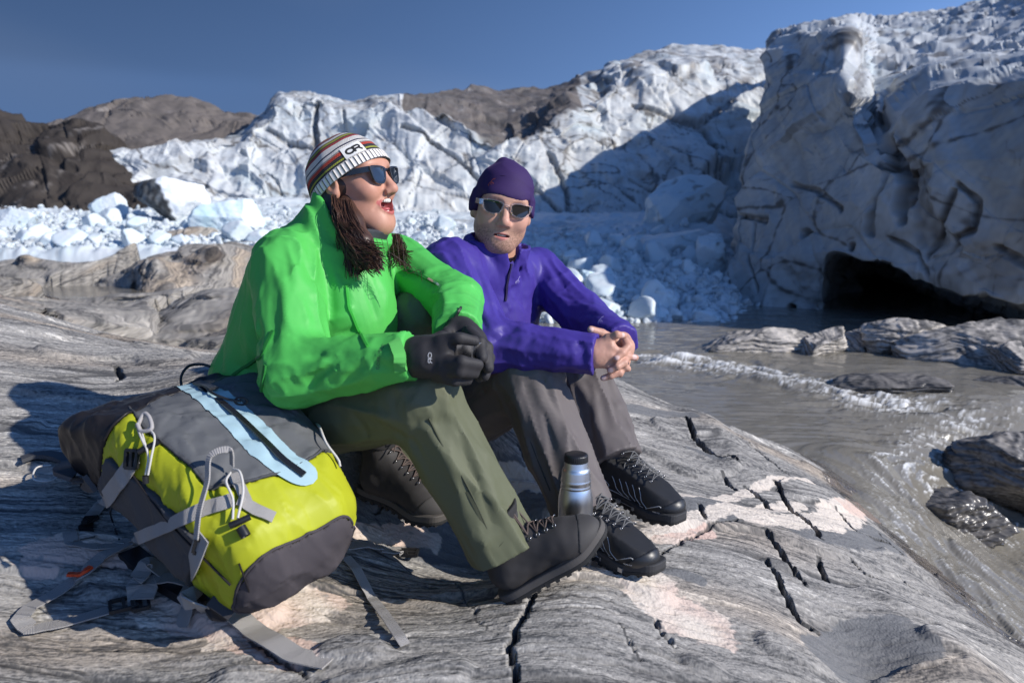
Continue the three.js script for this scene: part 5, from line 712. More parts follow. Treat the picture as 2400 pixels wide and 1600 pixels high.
  const tm = part('trousers', solid(troF, ...bounds([pel, hipR, hipL, knR, knL, anR, anL], 0.17), 0.0052), olive, she);
  const seam = cloth(0.06, 0.065, 0.04, { roughness: 0.8 });
  { const p = onBody(tro0, [[1005, 980], [1040, 1050], [1085, 1120], [1120, 1190], [1150, 1260]], 0.001); part('leg_seam', cordOf(p, 0.0022, 40), seam, tm); const q = onBody(tro0, [[1095, 1150], [1130, 1220], [1160, 1300]], 0.001); part('leg_zip', webbing(q, q.map((s) => grad(tro0, s)), 0.008, 0.005, 20), seam, tm); const r = onBody(tro0, [[1150, 1300], [1185, 1262], [1215, 1225]], 0.001); if (r.length > 1) part('hem_seam', cordOf(r, 0.0018, 20), seam, tm); }
  // head
  const B = basis(V(0.915, 0.165, 0.37), V(-0.17, 1, -0.02)), hole = ball(V(0, -0.070, 0.092), 0.0270, 0.0155, 0.030);
  const hf = headField({ jaw: 0.050, open: 0.016, mouthW: 0.031, mouthY: -0.0685, smile: 0.008, gapUp: 0.008, gapLow: 0.018, mouthZ: 0.089, hole, cheeks: true, neck: 0.046, crease: 0.8 });
  const skin = (x, y, z) => { const f = n3(x * 60, y * 60, z * 60), g = n3(x * 220, y * 220, z * 220); let c = [0.49 + 0.04 * f, 0.25 + 0.03 * f, 0.172 + 0.024 * f]; c = mix3(c, [0.52, 0.20, 0.15], 0.5 * exp(-((abs(x) - 0.042) ** 2 + (y + 0.03) ** 2 + (z - 0.06) ** 2) / 0.0007)); c = mix3(c, [0.52, 0.22, 0.165], 0.4 * exp(-(x * x + (y + 0.036) ** 2 + (z - 0.108) ** 2) / 0.0003)); const l = hf.lips(x, y, z); if (l < 0.0022) c = mix3(c, [0.44, 0.115, 0.10], sstep(0.0022, 0.0002, l)); if (hf.hole(x, y, z) < 0.0015 && z < 0.089) c = [0.20, 0.035, 0.035]; return [c[0] * (1 + 0.03 * g), c[1] * (1 + 0.03 * g), c[2] * (1 + 0.03 * g)]; };
  const head = headMesh(hf, B, headO, skin);
  const inside = tint(solid(join(0.04, tube(pel, chest, 0.10, 0.11, { flat: 0.7, axis: fw }), tube(chest, neckB, 0.10, 0.05), tube(neckB, headO.clone().add(V(-0.02, -0.08, 0)), 0.045, 0.045), tube(shR, shL, 0.035, 0.035), tube(shR, elR, 0.036, 0.032), tube(elR, wrR, 0.03, 0.022), tube(shL, elL, 0.036, 0.03), tube(elL, wrL, 0.03, 0.022), tube(hipR, knR, 0.06, 0.045), tube(knR, anR, 0.042, 0.03), tube(hipL, knL, 0.06, 0.045), tube(knL, anL, 0.042, 0.03)), ...bounds([pel, headO, shR, shL, elR, elL, wrR, wrL, knR, knL, anR, anL], 0.12), 0.013), () => [0.48, 0.25, 0.17]);
  const skinMat = mat({ vertexColors: true, roughness: 0.46, specularIntensity: 0.55, sheen: 0.2, sheenColor: lin(0.6, 0.3, 0.2) });
  part('body', mergeGeometries([head, inside]), skinMat, she);
  part('teeth', bag1([tooth(B, headO, 10, -0.0588, 0.0880, 0.0255, 0.0054, 0.004), tooth(B, headO, 8, -0.0835, 0.0805, 0.017, 0.004, 0.003)]), mat({ color: lin(0.74, 0.70, 0.62), roughness: 0.25 }), she);
  part('tongue', new THREE.SphereGeometry(1, 16, 12).scale(0.014, 0.006, 0.02).translate(0, -0.0785, 0.068).applyMatrix4(B.m(headO)), mat({ color: lin(0.5, 0.12, 0.12), roughness: 0.35 }), she);
  const blackPl = mat({ color: lin(0.012, 0.012, 0.014), roughness: 0.22, clearcoat: 0.5 });
  glasses(B, headO, she, { outline: [[-0.0245, 0.015], [-0.021, -0.008], [-0.011, -0.0205], [0.006, -0.0215], [0.020, -0.014], [0.0265, 0.006], [0.0275, 0.0185], [0.010, 0.0205], [-0.012, 0.019]], rim: 0.83, off: 0.0345, y: 0.001, z: 0.098, deep: 0.004, wrap: 0.16, hinge: [0.026, 0.014, 0.006], arm: 0.013, bridge: [0.012, 0.010, 0.0035, 0.0028], frameMat: blackPl, lensMat: mat({ color: lin(0.012, 0.015, 0.02), roughness: 0.04, specularIntensity: 1, ior: 1.6, clearcoat: 1, clearcoatRoughness: 0.02 }) });
  // knitted hat
  {
    const cr = V(0, 0.90, -0.43).normalize(), hx = V(1, 0, 0), hz = hx.clone().cross(cr).normalize().negate(); const fz = cr.clone().cross(hx).normalize().negate(); const F = fz.dot(V(0, 0, 1)) > 0 ? fz : fz.negate(), c0 = V(0, 0.000, -0.004);
    const rows = [[0.10, 'w'], [0.026, 'k'], [0.035, 'l'], [0.026, 'k'], [0.055, 'r'], [0.026, 'd'], [0.026, 'w'], [0.03, 'n'], [0.08, 'w'], [0.045, 'm'], [0.026, 'k'], [0.04, 'l'], [0.026, 'k'], [0.07, 'w'], [0.03, 'p'], [0.055, 'r'], [0.028, 'n'], [0.03, 'l'], [0.05, 'w'], [0.03, 'n'], [0.045, 'r'], [0.03, 'l'], [0.04, 'w'], [0.05, 'n']], pal = { w: [0.72, 0.68, 0.62], k: [0.02, 0.018, 0.025], l: [0.33, 0.34, 0.03], r: [0.50, 0.045, 0.02], d: [0.30, 0.27, 0.24], n: [0.03, 0.03, 0.065], m: [0.33, 0.03, 0.03], p: [0.07, 0.03, 0.08] };
    let sum = 0; for (const r of rows) sum += r[0]; const colorAt = (v) => { let a = 0; for (const [h, k] of rows) { a += h / sum; if (v < a) return pal[k]; } return pal.n; };
    const NU = 116, NV = 46, W = 2048, H = 512, stitch = (i, j) => { const v = (j + 0.5) / H, u = (i + 0.5) / W, rib = v < 0.095, row = v * NV, r = floor(row), fu = u * NU * (rib ? 0.5 : 1) + (r & 1 && !rib ? 0.5 : 0), du = abs((fu % 1) - 0.5) * 2, dv = abs((row % 1) - 0.5) * 2; return rib ? 1 - du ** 3 : clamp(1.25 - (du ** 2) * 0.75 - (dv ** 4) * 0.55); };
    const map = texture(W, H, (i, j) => { const s = stitch(i, j), c = colorAt((floor((j + 0.5) / H * NV) + 0.5) / NV), n = 1 + 0.12 * n3(i * 0.5, j * 0.5, 2), k = sstep(0.25, 0.55, s); return c.map((x) => lerp(0.02, x, k) * n); }, true), bump = texture(W, H, (i, j) => { const s = stitch(i, j); return [s, s, s]; });
    const S = (u, v) => { const a = u * 2 * PI, th = pow(v, 0.9) * PI / 2, pk = 1 + 0.06 * sstep(0.8, 1, v), lat = 0.090, fore = 0.112, ht = 0.122; const rr = pow(cos(th), 0.80), p = c0.clone().addScaledVector(hx, cos(a) * lat * rr).addScaledVector(F, sin(a) * fore * rr).addScaledVector(cr, sin(th) * ht * pk - 0.006); const wob = 0.002 * n3(p.x * 30, p.y * 30, p.z * 30) + (v < 0.09 ? 0.003 : 0); p.addScaledVector(p.clone().sub(c0).normalize(), wob); return p; };
    const g = gridGeometry(200, 90, (i, j) => { const u = i / 199, v = j / 89, p = S(u, min(v, 0.998)).applyMatrix4(B.m(headO)); return { p: [p.x, p.y, p.z], uv: [u, v] }; }, false, true);
    const hat = part('knit_hat', g, mat({ map, bumpMap: bump, bumpScale: 0.004, roughness: 0.9, sheen: 0.3, sheenColor: lin(0.5, 0.5, 0.5), side: THREE.DoubleSide }), she);
    const band = gridGeometry(120, 6, (i, j) => { const u = i / 119, v = j / 5 * 0.04, p = S(u, v).sub(c0).multiplyScalar(0.965).add(c0).applyMatrix4(B.m(headO)); return { p: [p.x, p.y, p.z] }; }); part('inner_band', band, mat({ color: lin(0.35, 0.33, 0.3), roughness: 0.95, side: THREE.DoubleSide }), hat);
    const lab = gridGeometry(12, 8, (i, j) => { const u = lerp(0.405, 0.318, i / 11), v = lerp(0.105, 0.265, j / 7), p = S(u, v).sub(c0).multiplyScalar(1.022).add(c0).applyMatrix4(B.m(headO)); return { p: [p.x, p.y, p.z], uv: [i / 11, j / 7] }; }, false, true);
    part('brand_label', lab, mat({ roughness: 0.8, side: THREE.DoubleSide, map: print(256, 160, (x) => { x.fillStyle = '#d8d6d0'; x.fillRect(0, 0, 256, 160); x.strokeStyle = '#1c1c1e'; x.lineWidth = 26; x.beginPath(); x.ellipse(88, 84, 46, 34, 0, 0, 7); x.stroke(); x.beginPath(); x.moveTo(138, 130); x.lineTo(138, 52); x.lineTo(190, 52); x.stroke(); x.beginPath(); x.ellipse(190, 72, 22, 20, 0, -1.6, 1.6); x.stroke(); x.beginPath(); x.moveTo(146, 92); x.lineTo(190, 92); x.lineTo(226, 130); x.stroke(); }) }), hat);
  }
  // hair falling from under the hat on both sides of the collar
  {
    let gs = []; const r = rng(9), put = (roots, tips, n, sag) => { for (let i = 0; i < n; i++) { const a = r(), b = r(), k = r(), p0 = roots[0].clone().lerp(roots[1], a).add(V((r() - 0.5) * 0.012, (r() - 0.5) * 0.012, (r() - 0.5) * 0.012)), p2 = tips[0].clone().lerp(tips[1], clamp(a + (r() - 0.5) * 0.12)).add(V((r() - 0.5) * 0.014, (b - 0.6) * 0.045 + 0.02 * (((floor(a * 8) * 53) % 9) / 9 - 0.5), (r() - 0.5) * 0.02)), mid = p0.clone().lerp(p2, 0.45).add(sag).add(V((r() - 0.5) * 0.022, 0, (r() - 0.5) * 0.022)), pts = []; const lk = floor(a * 8), ph = lk * 2.3 + 0.5 * r(), wv = 0.006 + 0.006 * ((lk * 37) % 7) / 7; for (let s = 0; s <= 10; s++) { const t = s / 10, p = p0.clone().multiplyScalar((1 - t) ** 2).addScaledVector(mid, 2 * t * (1 - t)).addScaledVector(p2, t * t); const w = wv * t * (0.4 + t); p.x += w * sin(t * 11 + ph); p.z += w * cos(t * 10 + ph); p.y += w * 0.5 * sin(t * 9 + ph * 2); if (t > 0.75) { p.x += (t - 0.75) * 0.10 * (k * 0.4 + ((lk * 29) % 5) / 5 * 0.6 - 0.3); p.y += (t - 0.75) ** 2 * 0.30 * k; } pts.push(p); } gs.push(cordOf(pts, 0.00045 + 0.0005 * r(), 14, 4)); } };
    put([at(786, 470, 1.72), at(818, 472, 1.71)], [at(826, 622, 1.665), at(884, 616, 1.665)], QUICK ? 120 : 900, V(-0.006, 0.0, 0.03)); put([at(796, 500, 1.705), at(822, 520, 1.70)], [at(848, 632, 1.66), at(880, 590, 1.66)], QUICK ? 60 : 450, V(0, 0.0, 0.02));
    put([at(918, 552, 1.86), at(934, 552, 1.86)], [at(918, 612, 1.80), at(950, 608, 1.80)], QUICK ? 40 : 170, V(0.008, 0, 0.02)); put([at(780, 458, 1.71), at(795, 480, 1.715)], [at(800, 555, 1.68), at(838, 605, 1.66)], QUICK ? 30 : 200, V(0, 0, 0.02));
    gs.push(solid(join(0.02, ...chain([at(812, 470, 1.735), at(825, 520, 1.71), at(848, 570, 1.685), at(862, 600, 1.68)], [0.016, 0.024, 0.024, 0.014]), ...chain([at(924, 552, 1.86), at(932, 590, 1.83)], [0.008, 0.009])), ...bounds([at(812, 470, 1.735), at(925, 620, 1.8), at(880, 620, 1.68)], 0.05), 0.005), solid(both(shift(ball(V(0, 0.005, -0.018), 0.077, 0.085, 0.092), 0.003), (x, y, z) => z - 0.022 + 0.6 * y), V(-0.1, -0.1, -0.13), V(0.1, 0.1, 0.1), 0.005).applyMatrix4(B.m(headO)));
    for (let i = 0; i < 7; i++) gs.push(cordOf([at(870 + 12 * i, 560, 1.67), at(890 + 11 * i, 610 + 5 * i, 1.66), at(905 + 13 * i, 590 + 7 * i, 1.66), at(935 + 9 * i, 605 + 9 * i, 1.67)], 0.0006, 20, 4));
    const lock = (c, list) => part('hair', bag1(list), mat({ color: lin(...c), roughness: 0.4, specularIntensity: 0.7 }), she); lock([0.105, 0.050, 0.032], gs.filter((g, i) => i % 4 === 1 && i < gs.length - 9)); lock([0.022, 0.012, 0.010], gs.filter((g, i) => i % 4 === 2 && i < gs.length - 9)); gs = gs.filter((g, i) => (i % 4 !== 1 && i % 4 !== 2) || i >= gs.length - 9);
    part('hair', bag1(gs), mat({ color: lin(0.050, 0.025, 0.017), roughness: 0.42, specularIntensity: 0.7, sheen: 0.3, sheenColor: lin(0.2, 0.1, 0.07) }), she);
  }
  // gloves
  {
    const G = (f, pad, list, name) => part(name, solid((x, y, z) => f(x, y, z) + 0.0012 * n3(x * 50, y * 50, z * 50), ...bounds(list, pad), 0.0032), mat({ color: lin(0.022, 0.020, 0.021), roughness: 0.72, sheen: 0.5, sheenColor: lin(0.16, 0.14, 0.14), sheenRoughness: 0.4 }), she);
    const R = [at(945, 838, 1.475), at(990, 836, 1.465), at(1120, 852, 1.44), at(1095, 890, 1.45)];
    const right = join(0.010, join(0.02, tube(R[0], R[1], 0.035, 0.032), tube(at(985, 820, 1.465), at(1040, 812, 1.44), 0.029, 0.022), tube(at(985, 852, 1.465), at(1040, 862, 1.44), 0.028, 0.022), tube(at(1000, 838, 1.455), at(1035, 838, 1.45), 0.028, 0.018)), join(0.004, ...chain([at(1035, 799, 1.435), at(1075, 792, 1.42), at(1112, 799, 1.435)], [0.0135, 0.0125, 0.0105])), join(0.004, ...chain([at(1040, 850, 1.43), at(1082, 848, 1.408), at(1120, 855, 1.425)], [0.0135, 0.013, 0.0115])), join(0.004, ...chain([at(1035, 868, 1.44), at(1078, 871, 1.412), at(1112, 874, 1.43)], [0.0125, 0.012, 0.011])), join(0.004, ...chain([at(1028, 884, 1.45), at(1066, 893, 1.43), at(1096, 892, 1.44)], [0.0115, 0.0105, 0.0095])), join(0.004, ...chain([at(1000, 805, 1.47), at(1035, 790, 1.49), at(1070, 795, 1.50)], [0.014, 0.0125, 0.011])));
    const gr = G(right, 0.05, R, 'glove');
    { const c = touch(right, 1008, 838); if (c) part('glove_print', patch(right, c, V(0, 1, 0), V(-1, 0, 0), 0.030, 0.014, 0.003), mat({ transparent: true, roughness: 0.5, map: print(192, 96, (x) => { x.strokeStyle = 'rgba(190,190,190,0.9)'; x.lineWidth = 9; x.beginPath(); x.ellipse(124, 46, 34, 22, 0, 0, 7); x.stroke(); x.beginPath(); x.moveTo(80, 74); x.lineTo(80, 24); x.lineTo(40, 24); x.quadraticCurveTo(24, 36, 40, 50); x.lineTo(78, 50); x.moveTo(52, 50); x.lineTo(26, 76); x.stroke(); }) }), gr); }
    const Lp = [wrL, at(1110, 792, 1.53), at(1146, 880, 1.48), at(1042, 800, 1.5)];
    const left = join(0.010, join(0.02, tube(wrL, at(1092, 786, 1.55), 0.036, 0.028), tube(at(1080, 776, 1.57), at(1112, 796, 1.52), 0.030, 0.024)), join(0.004, ...chain([at(1100, 778, 1.51), at(1124, 802, 1.465), at(1130, 838, 1.445)], [0.0135, 0.0125, 0.011])), join(0.004, ...chain([at(1114, 784, 1.53), at(1141, 815, 1.485), at(1144, 862, 1.46)], [0.0135, 0.0128, 0.0112])), join(0.004, ...chain([at(1118, 798, 1.55), at(1146, 838, 1.51), at(1136, 880, 1.48)], [0.0128, 0.0122, 0.011])), join(0.004, ...chain([at(1112, 812, 1.56), at(1132, 850, 1.53), at(1124, 884, 1.50)], [0.0118, 0.011, 0.010])), join(0.004, ...chain([at(1068, 766, 1.57), at(1047, 782, 1.52), at(1044, 802, 1.495)], [0.0145, 0.0135, 0.0115])));
    G(left, 0.05, Lp, 'glove');
    const cup = thing('cup', at(1086, 826, 1.474), 'brushed steel cup held between black gloved hands', 'cup'), ax = V(0.12, 1, 0.12).normalize();
    const lathe = new THREE.LatheGeometry([[0, -0.030], [0.033, -0.030], [0.0355, -0.028], [0.0375, 0.028], [0.0382, 0.030], [0.0368, 0.030], [0.0345, -0.024], [0, -0.025]].map(([x, y]) => new THREE.Vector2(x, y)), 48); lathe.applyQuaternion(new THREE.Quaternion().setFromUnitVectors(V(0, 1, 0), ax)).translate(...at(1086, 826, 1.474).toArray()); part('cup_wall', lathe, mat({ color: lin(0.62, 0.6, 0.58), metalness: 1, roughness: 0.22, side: THREE.DoubleSide }), cup);
  }
  boots(she, [{ heel: at(1184, 1402, 1.625), fwd: V(0.81, 0.555, 0.04), up: V(-0.55, 0.81, 0.04), side: 1, lean: 0.05 }, { heel: at(852, 1150, 1.94), fwd: V(0.80, -0.13, 0.55), up: V(0, 1, 0), side: -1, red: true }], 'hiker');
}
console.log('woman done');
// ---------------------------------------------------------------- man in the purple jacket
{
  const base = onLevel(1130, 1040, 0.19); base.y = 0.19;
  const he = thing('person', base, 'person in a purple jacket and dark purple cap resting elbows on knees, hands clasped', 'person', null);
  const fw = V(0.80, 0.0, 0.60).normalize();
  const pel = at(1100, 962, 2.32), chest = at(1145, 720, 2.18), neckB = at(1158, 590, 2.10), headO = at(1177, 487, 2.045);
  const shR = at(1058, 630, 1.98), elR = at(1140, 806, 1.87), wrR = at(1385, 830, 1.80), shL = at(1262, 640, 2.26), elL = at(1368, 742, 2.12), wrL = at(1452, 800, 1.92);
  const hipR = at(1085, 975, 2.22), knR = at(1238, 880, 1.90), anR = at(1362, 1190, 1.80), hipL = at(1185, 945, 2.42), knL = at(1345, 845, 2.12), anL = at(1440, 1075, 1.97);
  const fold = (amp, freq, a, b, s, long = 0.005) => ({ fold: { amp, freq, a, b, s, long } });
  const torso0 = join(0.06, tube(pel, chest, 0.165, 0.190, { flat: 0.70, axis: fw, ...fold(0, 1, 0, 0, 13, 0.007) }), tube(chest, neckB, 0.180, 0.080, { flat: 0.74, axis: fw }), tube(shR, shL, 0.066, 0.064));
  const sleeveR = join(0.03, tube(shR, elR, 0.080, 0.066, fold(0.003, 12, 0.2, 1, 2, 0.006)), tube(elR, wrR, 0.064, 0.047, fold(0.004, 12, 1, 0.8, 5, 0.005))), sleeveL = join(0.03, tube(shL, elL, 0.074, 0.060, fold(0.005, 14, 0.5, 1, 7)), tube(elL, wrL, 0.060, 0.047, fold(0.004, 13, 1, 0.7, 3)));
  const cn = V(0.10, 0.97, 0.12).normalize(), cf = V(0.55, 0, 0.83), cu = cf.clone().addScaledVector(cn, -cf.dot(cn)).normalize(), cw = cn.clone().cross(cu), cc = at(1160, 612, 2.10);
  const collar = (x, y, z) => { const dx = x - cc.x, dy = y - cc.y, dz = z - cc.z, h = dx * cn.x + dy * cn.y + dz * cn.z, u = dx * cu.x + dy * cu.y + dz * cu.z, w = dx * cw.x + dy * cw.y + dz * cw.z, a = 0.086, b = 0.084, s = (sqrt((u / a) ** 2 + (w / b) ** 2) - 1) * b - 0.18 * h * (u > 0 ? 1 : 0.2), gap = sstep(0.0, 0.055, h) * 0.022; return max(abs(s) - 0.0038, h - 0.050 - 0.012 * (w > 0 ? 0 : 1), -0.05 - h, u > 0 ? gap - abs(w + 0.002) : -1) * 0.8; };
  const upW = chest.clone().sub(pel).normalize(), hem = half(pel.clone().addScaledVector(upW, -0.02), upW.clone().negate()), fD = wrR.clone().sub(elR).normalize(), cuffR = half(wrR.clone().addScaledVector(fD, 0.010), fD), gD = wrL.clone().sub(elL).normalize(), cuffL = half(wrL.clone().addScaledVector(gD, 0.012), gD);
  const neckHole = tube(cc.clone().addScaledVector(cn, -0.02), cc.clone().addScaledVector(cn, 0.2), 0.073, 0.085), slit = tube(cc.clone().addScaledVector(cu, 0.10).addScaledVector(cn, -0.11), cc.clone().addScaledVector(cu, 0.10).addScaledVector(cn, 0.06), 0.002, 0.020);
  const cut = (x, y, z) => { let d = torso0(x, y, z); d = smin(d, sleeveR(x, y, z), 0.020); d = smin(d, sleeveL(x, y, z), 0.018); d = max(d, -neckHole(x, y, z)); d = smin(d, collar(x, y, z), 0.010); d = max(d, hem(x, y, z), -slit(x, y, z)); if (hypot(x - wrR.x, y - wrR.y, z - wrR.z) < 0.12) d = max(d, cuffR(x, y, z)); if (hypot(x - wrL.x, y - wrL.y, z - wrL.z) < 0.10) d = max(d, cuffL(x, y, z)); return d; };
  const jf = foldLines(cut, [
    [[[1075, 600], [1100, 640], [1120, 690]], 0.006, 0.008], [[[1090, 590], [1120, 640], [1140, 700]], -0.006, 0.007], [[[1100, 640], [1125, 700], [1150, 770]], 0.008, 0.008], [[[1085, 650], [1110, 720], [1150, 790]], -0.010, 0.009], [[[1130, 640], [1150, 700], [1170, 780]], 0.006, 0.007], [[[1150, 640], [1165, 720], [1185, 800]], -0.006, 0.007], [[[1060, 640], [1085, 700], [1125, 760]], 0.008, 0.010], [[[1035, 620], [1040, 690], [1080, 770]], 0.006, 0.010], [[[1020, 640], [1040, 720], [1090, 790]], -0.006, 0.010],
    [[[1210, 600], [1225, 660], [1228, 730]], -0.008, 0.008], [[[1225, 590], [1242, 650], [1245, 720]], 0.008, 0.008], [[[1245, 610], [1260, 670], [1250, 730]], -0.012, 0.008], [[[1265, 600], [1290, 640], [1305, 680]], 0.008, 0.008], [[[1285, 610], [1310, 650], [1330, 685]], -0.008, 0.008], [[[1270, 650], [1300, 690], [1340, 710]], 0.008, 0.008], [[[1300, 690], [1340, 700], [1370, 700]], -0.008, 0.008], [[[1320, 715], [1355, 720], [1390, 720]], 0.008, 0.008], [[[1350, 745], [1385, 735], [1410, 745]], -0.007, 0.007], [[[1190, 640], [1196, 720], [1200, 800]], 0.006, 0.007], [[[1205, 690], [1222, 760], [1225, 800]], 0.006, 0.007],
    [[[1130, 790], [1160, 770], [1190, 760]], 0.008, 0.008], [[[1150, 815], [1180, 785], [1210, 770]], -0.008, 0.008], [[[1170, 830], [1200, 795], [1235, 780]], 0.007, 0.008], [[[1210, 840], [1240, 800], [1260, 790]], -0.006, 0.008], [[[1330, 800], [1345, 830], [1340, 850]], 0.009, 0.008], [[[1350, 795], [1368, 820], [1365, 850]], -0.008, 0.007], [[[1310, 790], [1322, 820], [1318, 850]], 0.006, 0.007], [[[1230, 840], [1290, 845], [1330, 855]], 0.006, 0.008], [[[1395, 760], [1425, 765], [1440, 790]], 0.005, 0.008]]);
  const jacketF = (x, y, z) => { const c = cut(x, y, z); return c > 0.024 || c < -0.03 ? c : c + jf(x, y, z) + creases(x, y, z, 40, 0.0026, 0.0010) - 0.0009 * n3(x * 60 + y * 30, y * 40, z * 60); };
  const purple = cloth(0.050, 0.032, 0.225, { roughness: 0.48 });
  const jm = part('jacket', solid(jacketF, ...bounds([pel, chest, neckB, shR, elR, wrR, shL, elL, wrL, cc.clone().addScaledVector(cn, 0.08)], 0.17), 0.0043), purple, he);
  const dark = cloth(0.018, 0.013, 0.05, { roughness: 0.7 });
  { const p = onBody(jacketF, [[1198, 618], [1195, 630], [1192, 642], [1190, 655], [1187, 670], [1186, 688], [1184, 705]], 0.001); if (p.length > 1) part('front_zip', webbing(p, p.map((s) => grad(cut, s)), 0.006, 0.006, 24), dark, jm); }
  const bird = (col) => print(256, 256, (x) => { x.strokeStyle = col; x.lineCap = 'round'; const s = (w, ...p) => { x.lineWidth = w; x.beginPath(); p.forEach(([a, b], i) => i ? x.lineTo(a, b) : x.moveTo(a, b)); x.stroke(); }; s(11, [40, 190], [70, 130], [120, 100], [160, 50], [225, 42]); s(8, [70, 130], [55, 185], [62, 225]); s(9, [120, 100], [150, 130], [130, 165], [175, 160], [185, 200]); s(7, [100, 150], [110, 190], [150, 215]); s(6, [160, 50], [200, 64]); s(6, [86, 122], [96, 150], [120, 152]); s(5, [30, 150], [48, 172]); });
  const emblem = (px, py, f, w, h, col, name, parent, across = V(1, -0.1, 0)) => { const c = touch(jacketF, px, py); if (c) part(name, patch(jacketF, c, across, V(0, 1, 0), w, h, 0.0018, 16, 14), mat({ transparent: true, roughness: 0.55, map: bird(col) }), parent); };
  emblem(1214, 656, cut, 0.030, 0.026, 'rgba(190,180,225,0.95)', 'chest_emblem', jm); emblem(1408, 750, cut, 0.022, 0.038, 'rgba(190,180,225,0.9)', 'sleeve_emblem', jm);
  // trousers
  const grey = cloth(0.118, 0.102, 0.098, { roughness: 0.62 }), sR = anR.clone().sub(knR).normalize(), sL = anL.clone().sub(knL).normalize();
  const legR = join(0.03, tube(hipR, knR, 0.105, 0.083, fold(0.002, 9, 0.5, 1, 13, 0.008)), tube(knR, anR, 0.080, 0.070, fold(0.002, 6, 1, 1, 16, 0.009))), legL = join(0.03, tube(hipL, knL, 0.10, 0.080, fold(0.002, 9, 0.5, 1, 11, 0.008)), tube(knL, anL, 0.078, 0.076, fold(0.002, 6, 1, 1, 12, 0.010)));
  const tro0 = (x, y, z) => { let d = smin(legR(x, y, z), legL(x, y, z), 0.02); d = smin(d, ball(pel.clone().add(V(0, -0.005, 0)), 0.16, 0.115, 0.16)(x, y, z), 0.03); if (hypot(x - anR.x, y - anR.y, z - anR.z) < 0.13) d = max(d, half(anR.clone().addScaledVector(sR, 0.01), sR)(x, y, z)); if (hypot(x - anL.x, y - anL.y, z - anL.z) < 0.13) d = max(d, half(anL.clone().addScaledVector(sL, 0.008), sL)(x, y, z)); return d; };
  const tf = foldLines(tro0, [[[[1235, 830], [1260, 920], [1300, 1010], [1330, 1080]], 0.010, 0.011], [[[1215, 840], [1235, 930], [1265, 1020], [1285, 1100]], -0.010, 0.011], [[[1255, 840], [1290, 930], [1330, 1000]], -0.008, 0.010], [[[1180, 850], [1200, 930], [1240, 1010]], 0.007, 0.012], [[[1270, 940], [1290, 1020], [1300, 1100]], -0.008, 0.012], [[[1390, 900], [1400, 980], [1420, 1060]], 0.010, 0.012], [[[1420, 880], [1440, 960], [1455, 1050]], -0.009, 0.010], [[[1360, 900], [1385, 980], [1395, 1040]], -0.010, 0.010], [[[1340, 880], [1370, 930], [1385, 990]], 0.008, 0.010], [[[1060, 950], [1120, 930], [1180, 920]], -0.008, 0.012], [[[1300, 880], [1330, 900], [1360, 890]], -0.010, 0.010], [[[1400, 1030], [1430, 1020], [1465, 1035]], 0.008, 0.010]]);
  const troF = (x, y, z) => { const c = tro0(x, y, z); return c > 0.022 || c < -0.028 ? c : c + tf(x, y, z) + creases(x, y, z, 21, 0.0026, 0.0010); };
  const tm = part('trousers', solid(troF, ...bounds([pel, hipR, hipL, knR, knL, anR, anL], 0.16), 0.0052), grey, he);
  { const c = touch(troF, 1092, 915); if (c) part('pocket_emblem', patch(troF, c, V(1, 0, 0), V(0, 1, 0), 0.030, 0.050, 0.0018, 14, 16), mat({ transparent: true, roughness: 0.6, map: bird('rgba(70,68,72,0.9)') }), tm); const p = onBody(tro0, [[1185, 850], [1215, 950], [1250, 1050], [1290, 1150]], 0.001); if (p.length > 1) part('leg_seam', cordOf(p, 0.0018, 40), cloth(0.05, 0.045, 0.045), tm); }
  // head
  const B = basis(V(0.13, -0.06, 1), V(0.17, 1, 0.03));
  const hf = headField({ jaw: 0.063, open: 0.002, cheeks: true, mouthW: 0.025, mouthY: -0.071, smile: 0.005, gapUp: 0.0035, gapLow: 0.0065, mouthZ: 0.088, neck: 0.058, crease: 0 });
  const skin = (x, y, z) => { const f = n3(x * 60, y * 60, z * 60), g = n3(x * 420, y * 420, z * 420), h = n3(x * 260 + 7, y * 260, z * 260); let c = [0.52 + 0.04 * f, 0.295 + 0.03 * f, 0.215 + 0.026 * f]; c = mix3(c, [0.56, 0.24, 0.185], 0.6 * exp(-((abs(x) - 0.042) ** 2 + (y + 0.028) ** 2 + (z - 0.065) ** 2) / 0.0006)); c = mix3(c, [0.56, 0.235, 0.185], 0.5 * exp(-(x * x + (y + 0.036) ** 2 + (z - 0.108) ** 2) / 0.00035));
    const beard = sstep(-0.040, -0.062, y + 0.35 * abs(abs(x) - 0.045) * 0.5) * sstep(-0.01, 0.02, z) * sstep(-0.135, -0.11, y), lipD = hf.lips(x, y, z); c = mix3(c, [0.15, 0.095, 0.06], beard * clamp(0.42 + 0.75 * g + 0.45 * h) * sstep(0.001, 0.005, lipD)); if (lipD < 0.002) c = mix3(c, [0.46, 0.17, 0.15], sstep(0.002, 0.0004, lipD)); if (hf.hole(x, y, z) < 0.0012 && z < 0.089) c = [0.09, 0.02, 0.02]; return c; };
  const head = headMesh(hf, B, headO, skin);
  const nails = [[1458, 785, 1.782], [1447, 838, 1.767], [1431, 868, 1.777], [1415, 886, 1.792], [1386, 772, 1.80], [1487, 836, 1.812]].map((a) => at(...a));
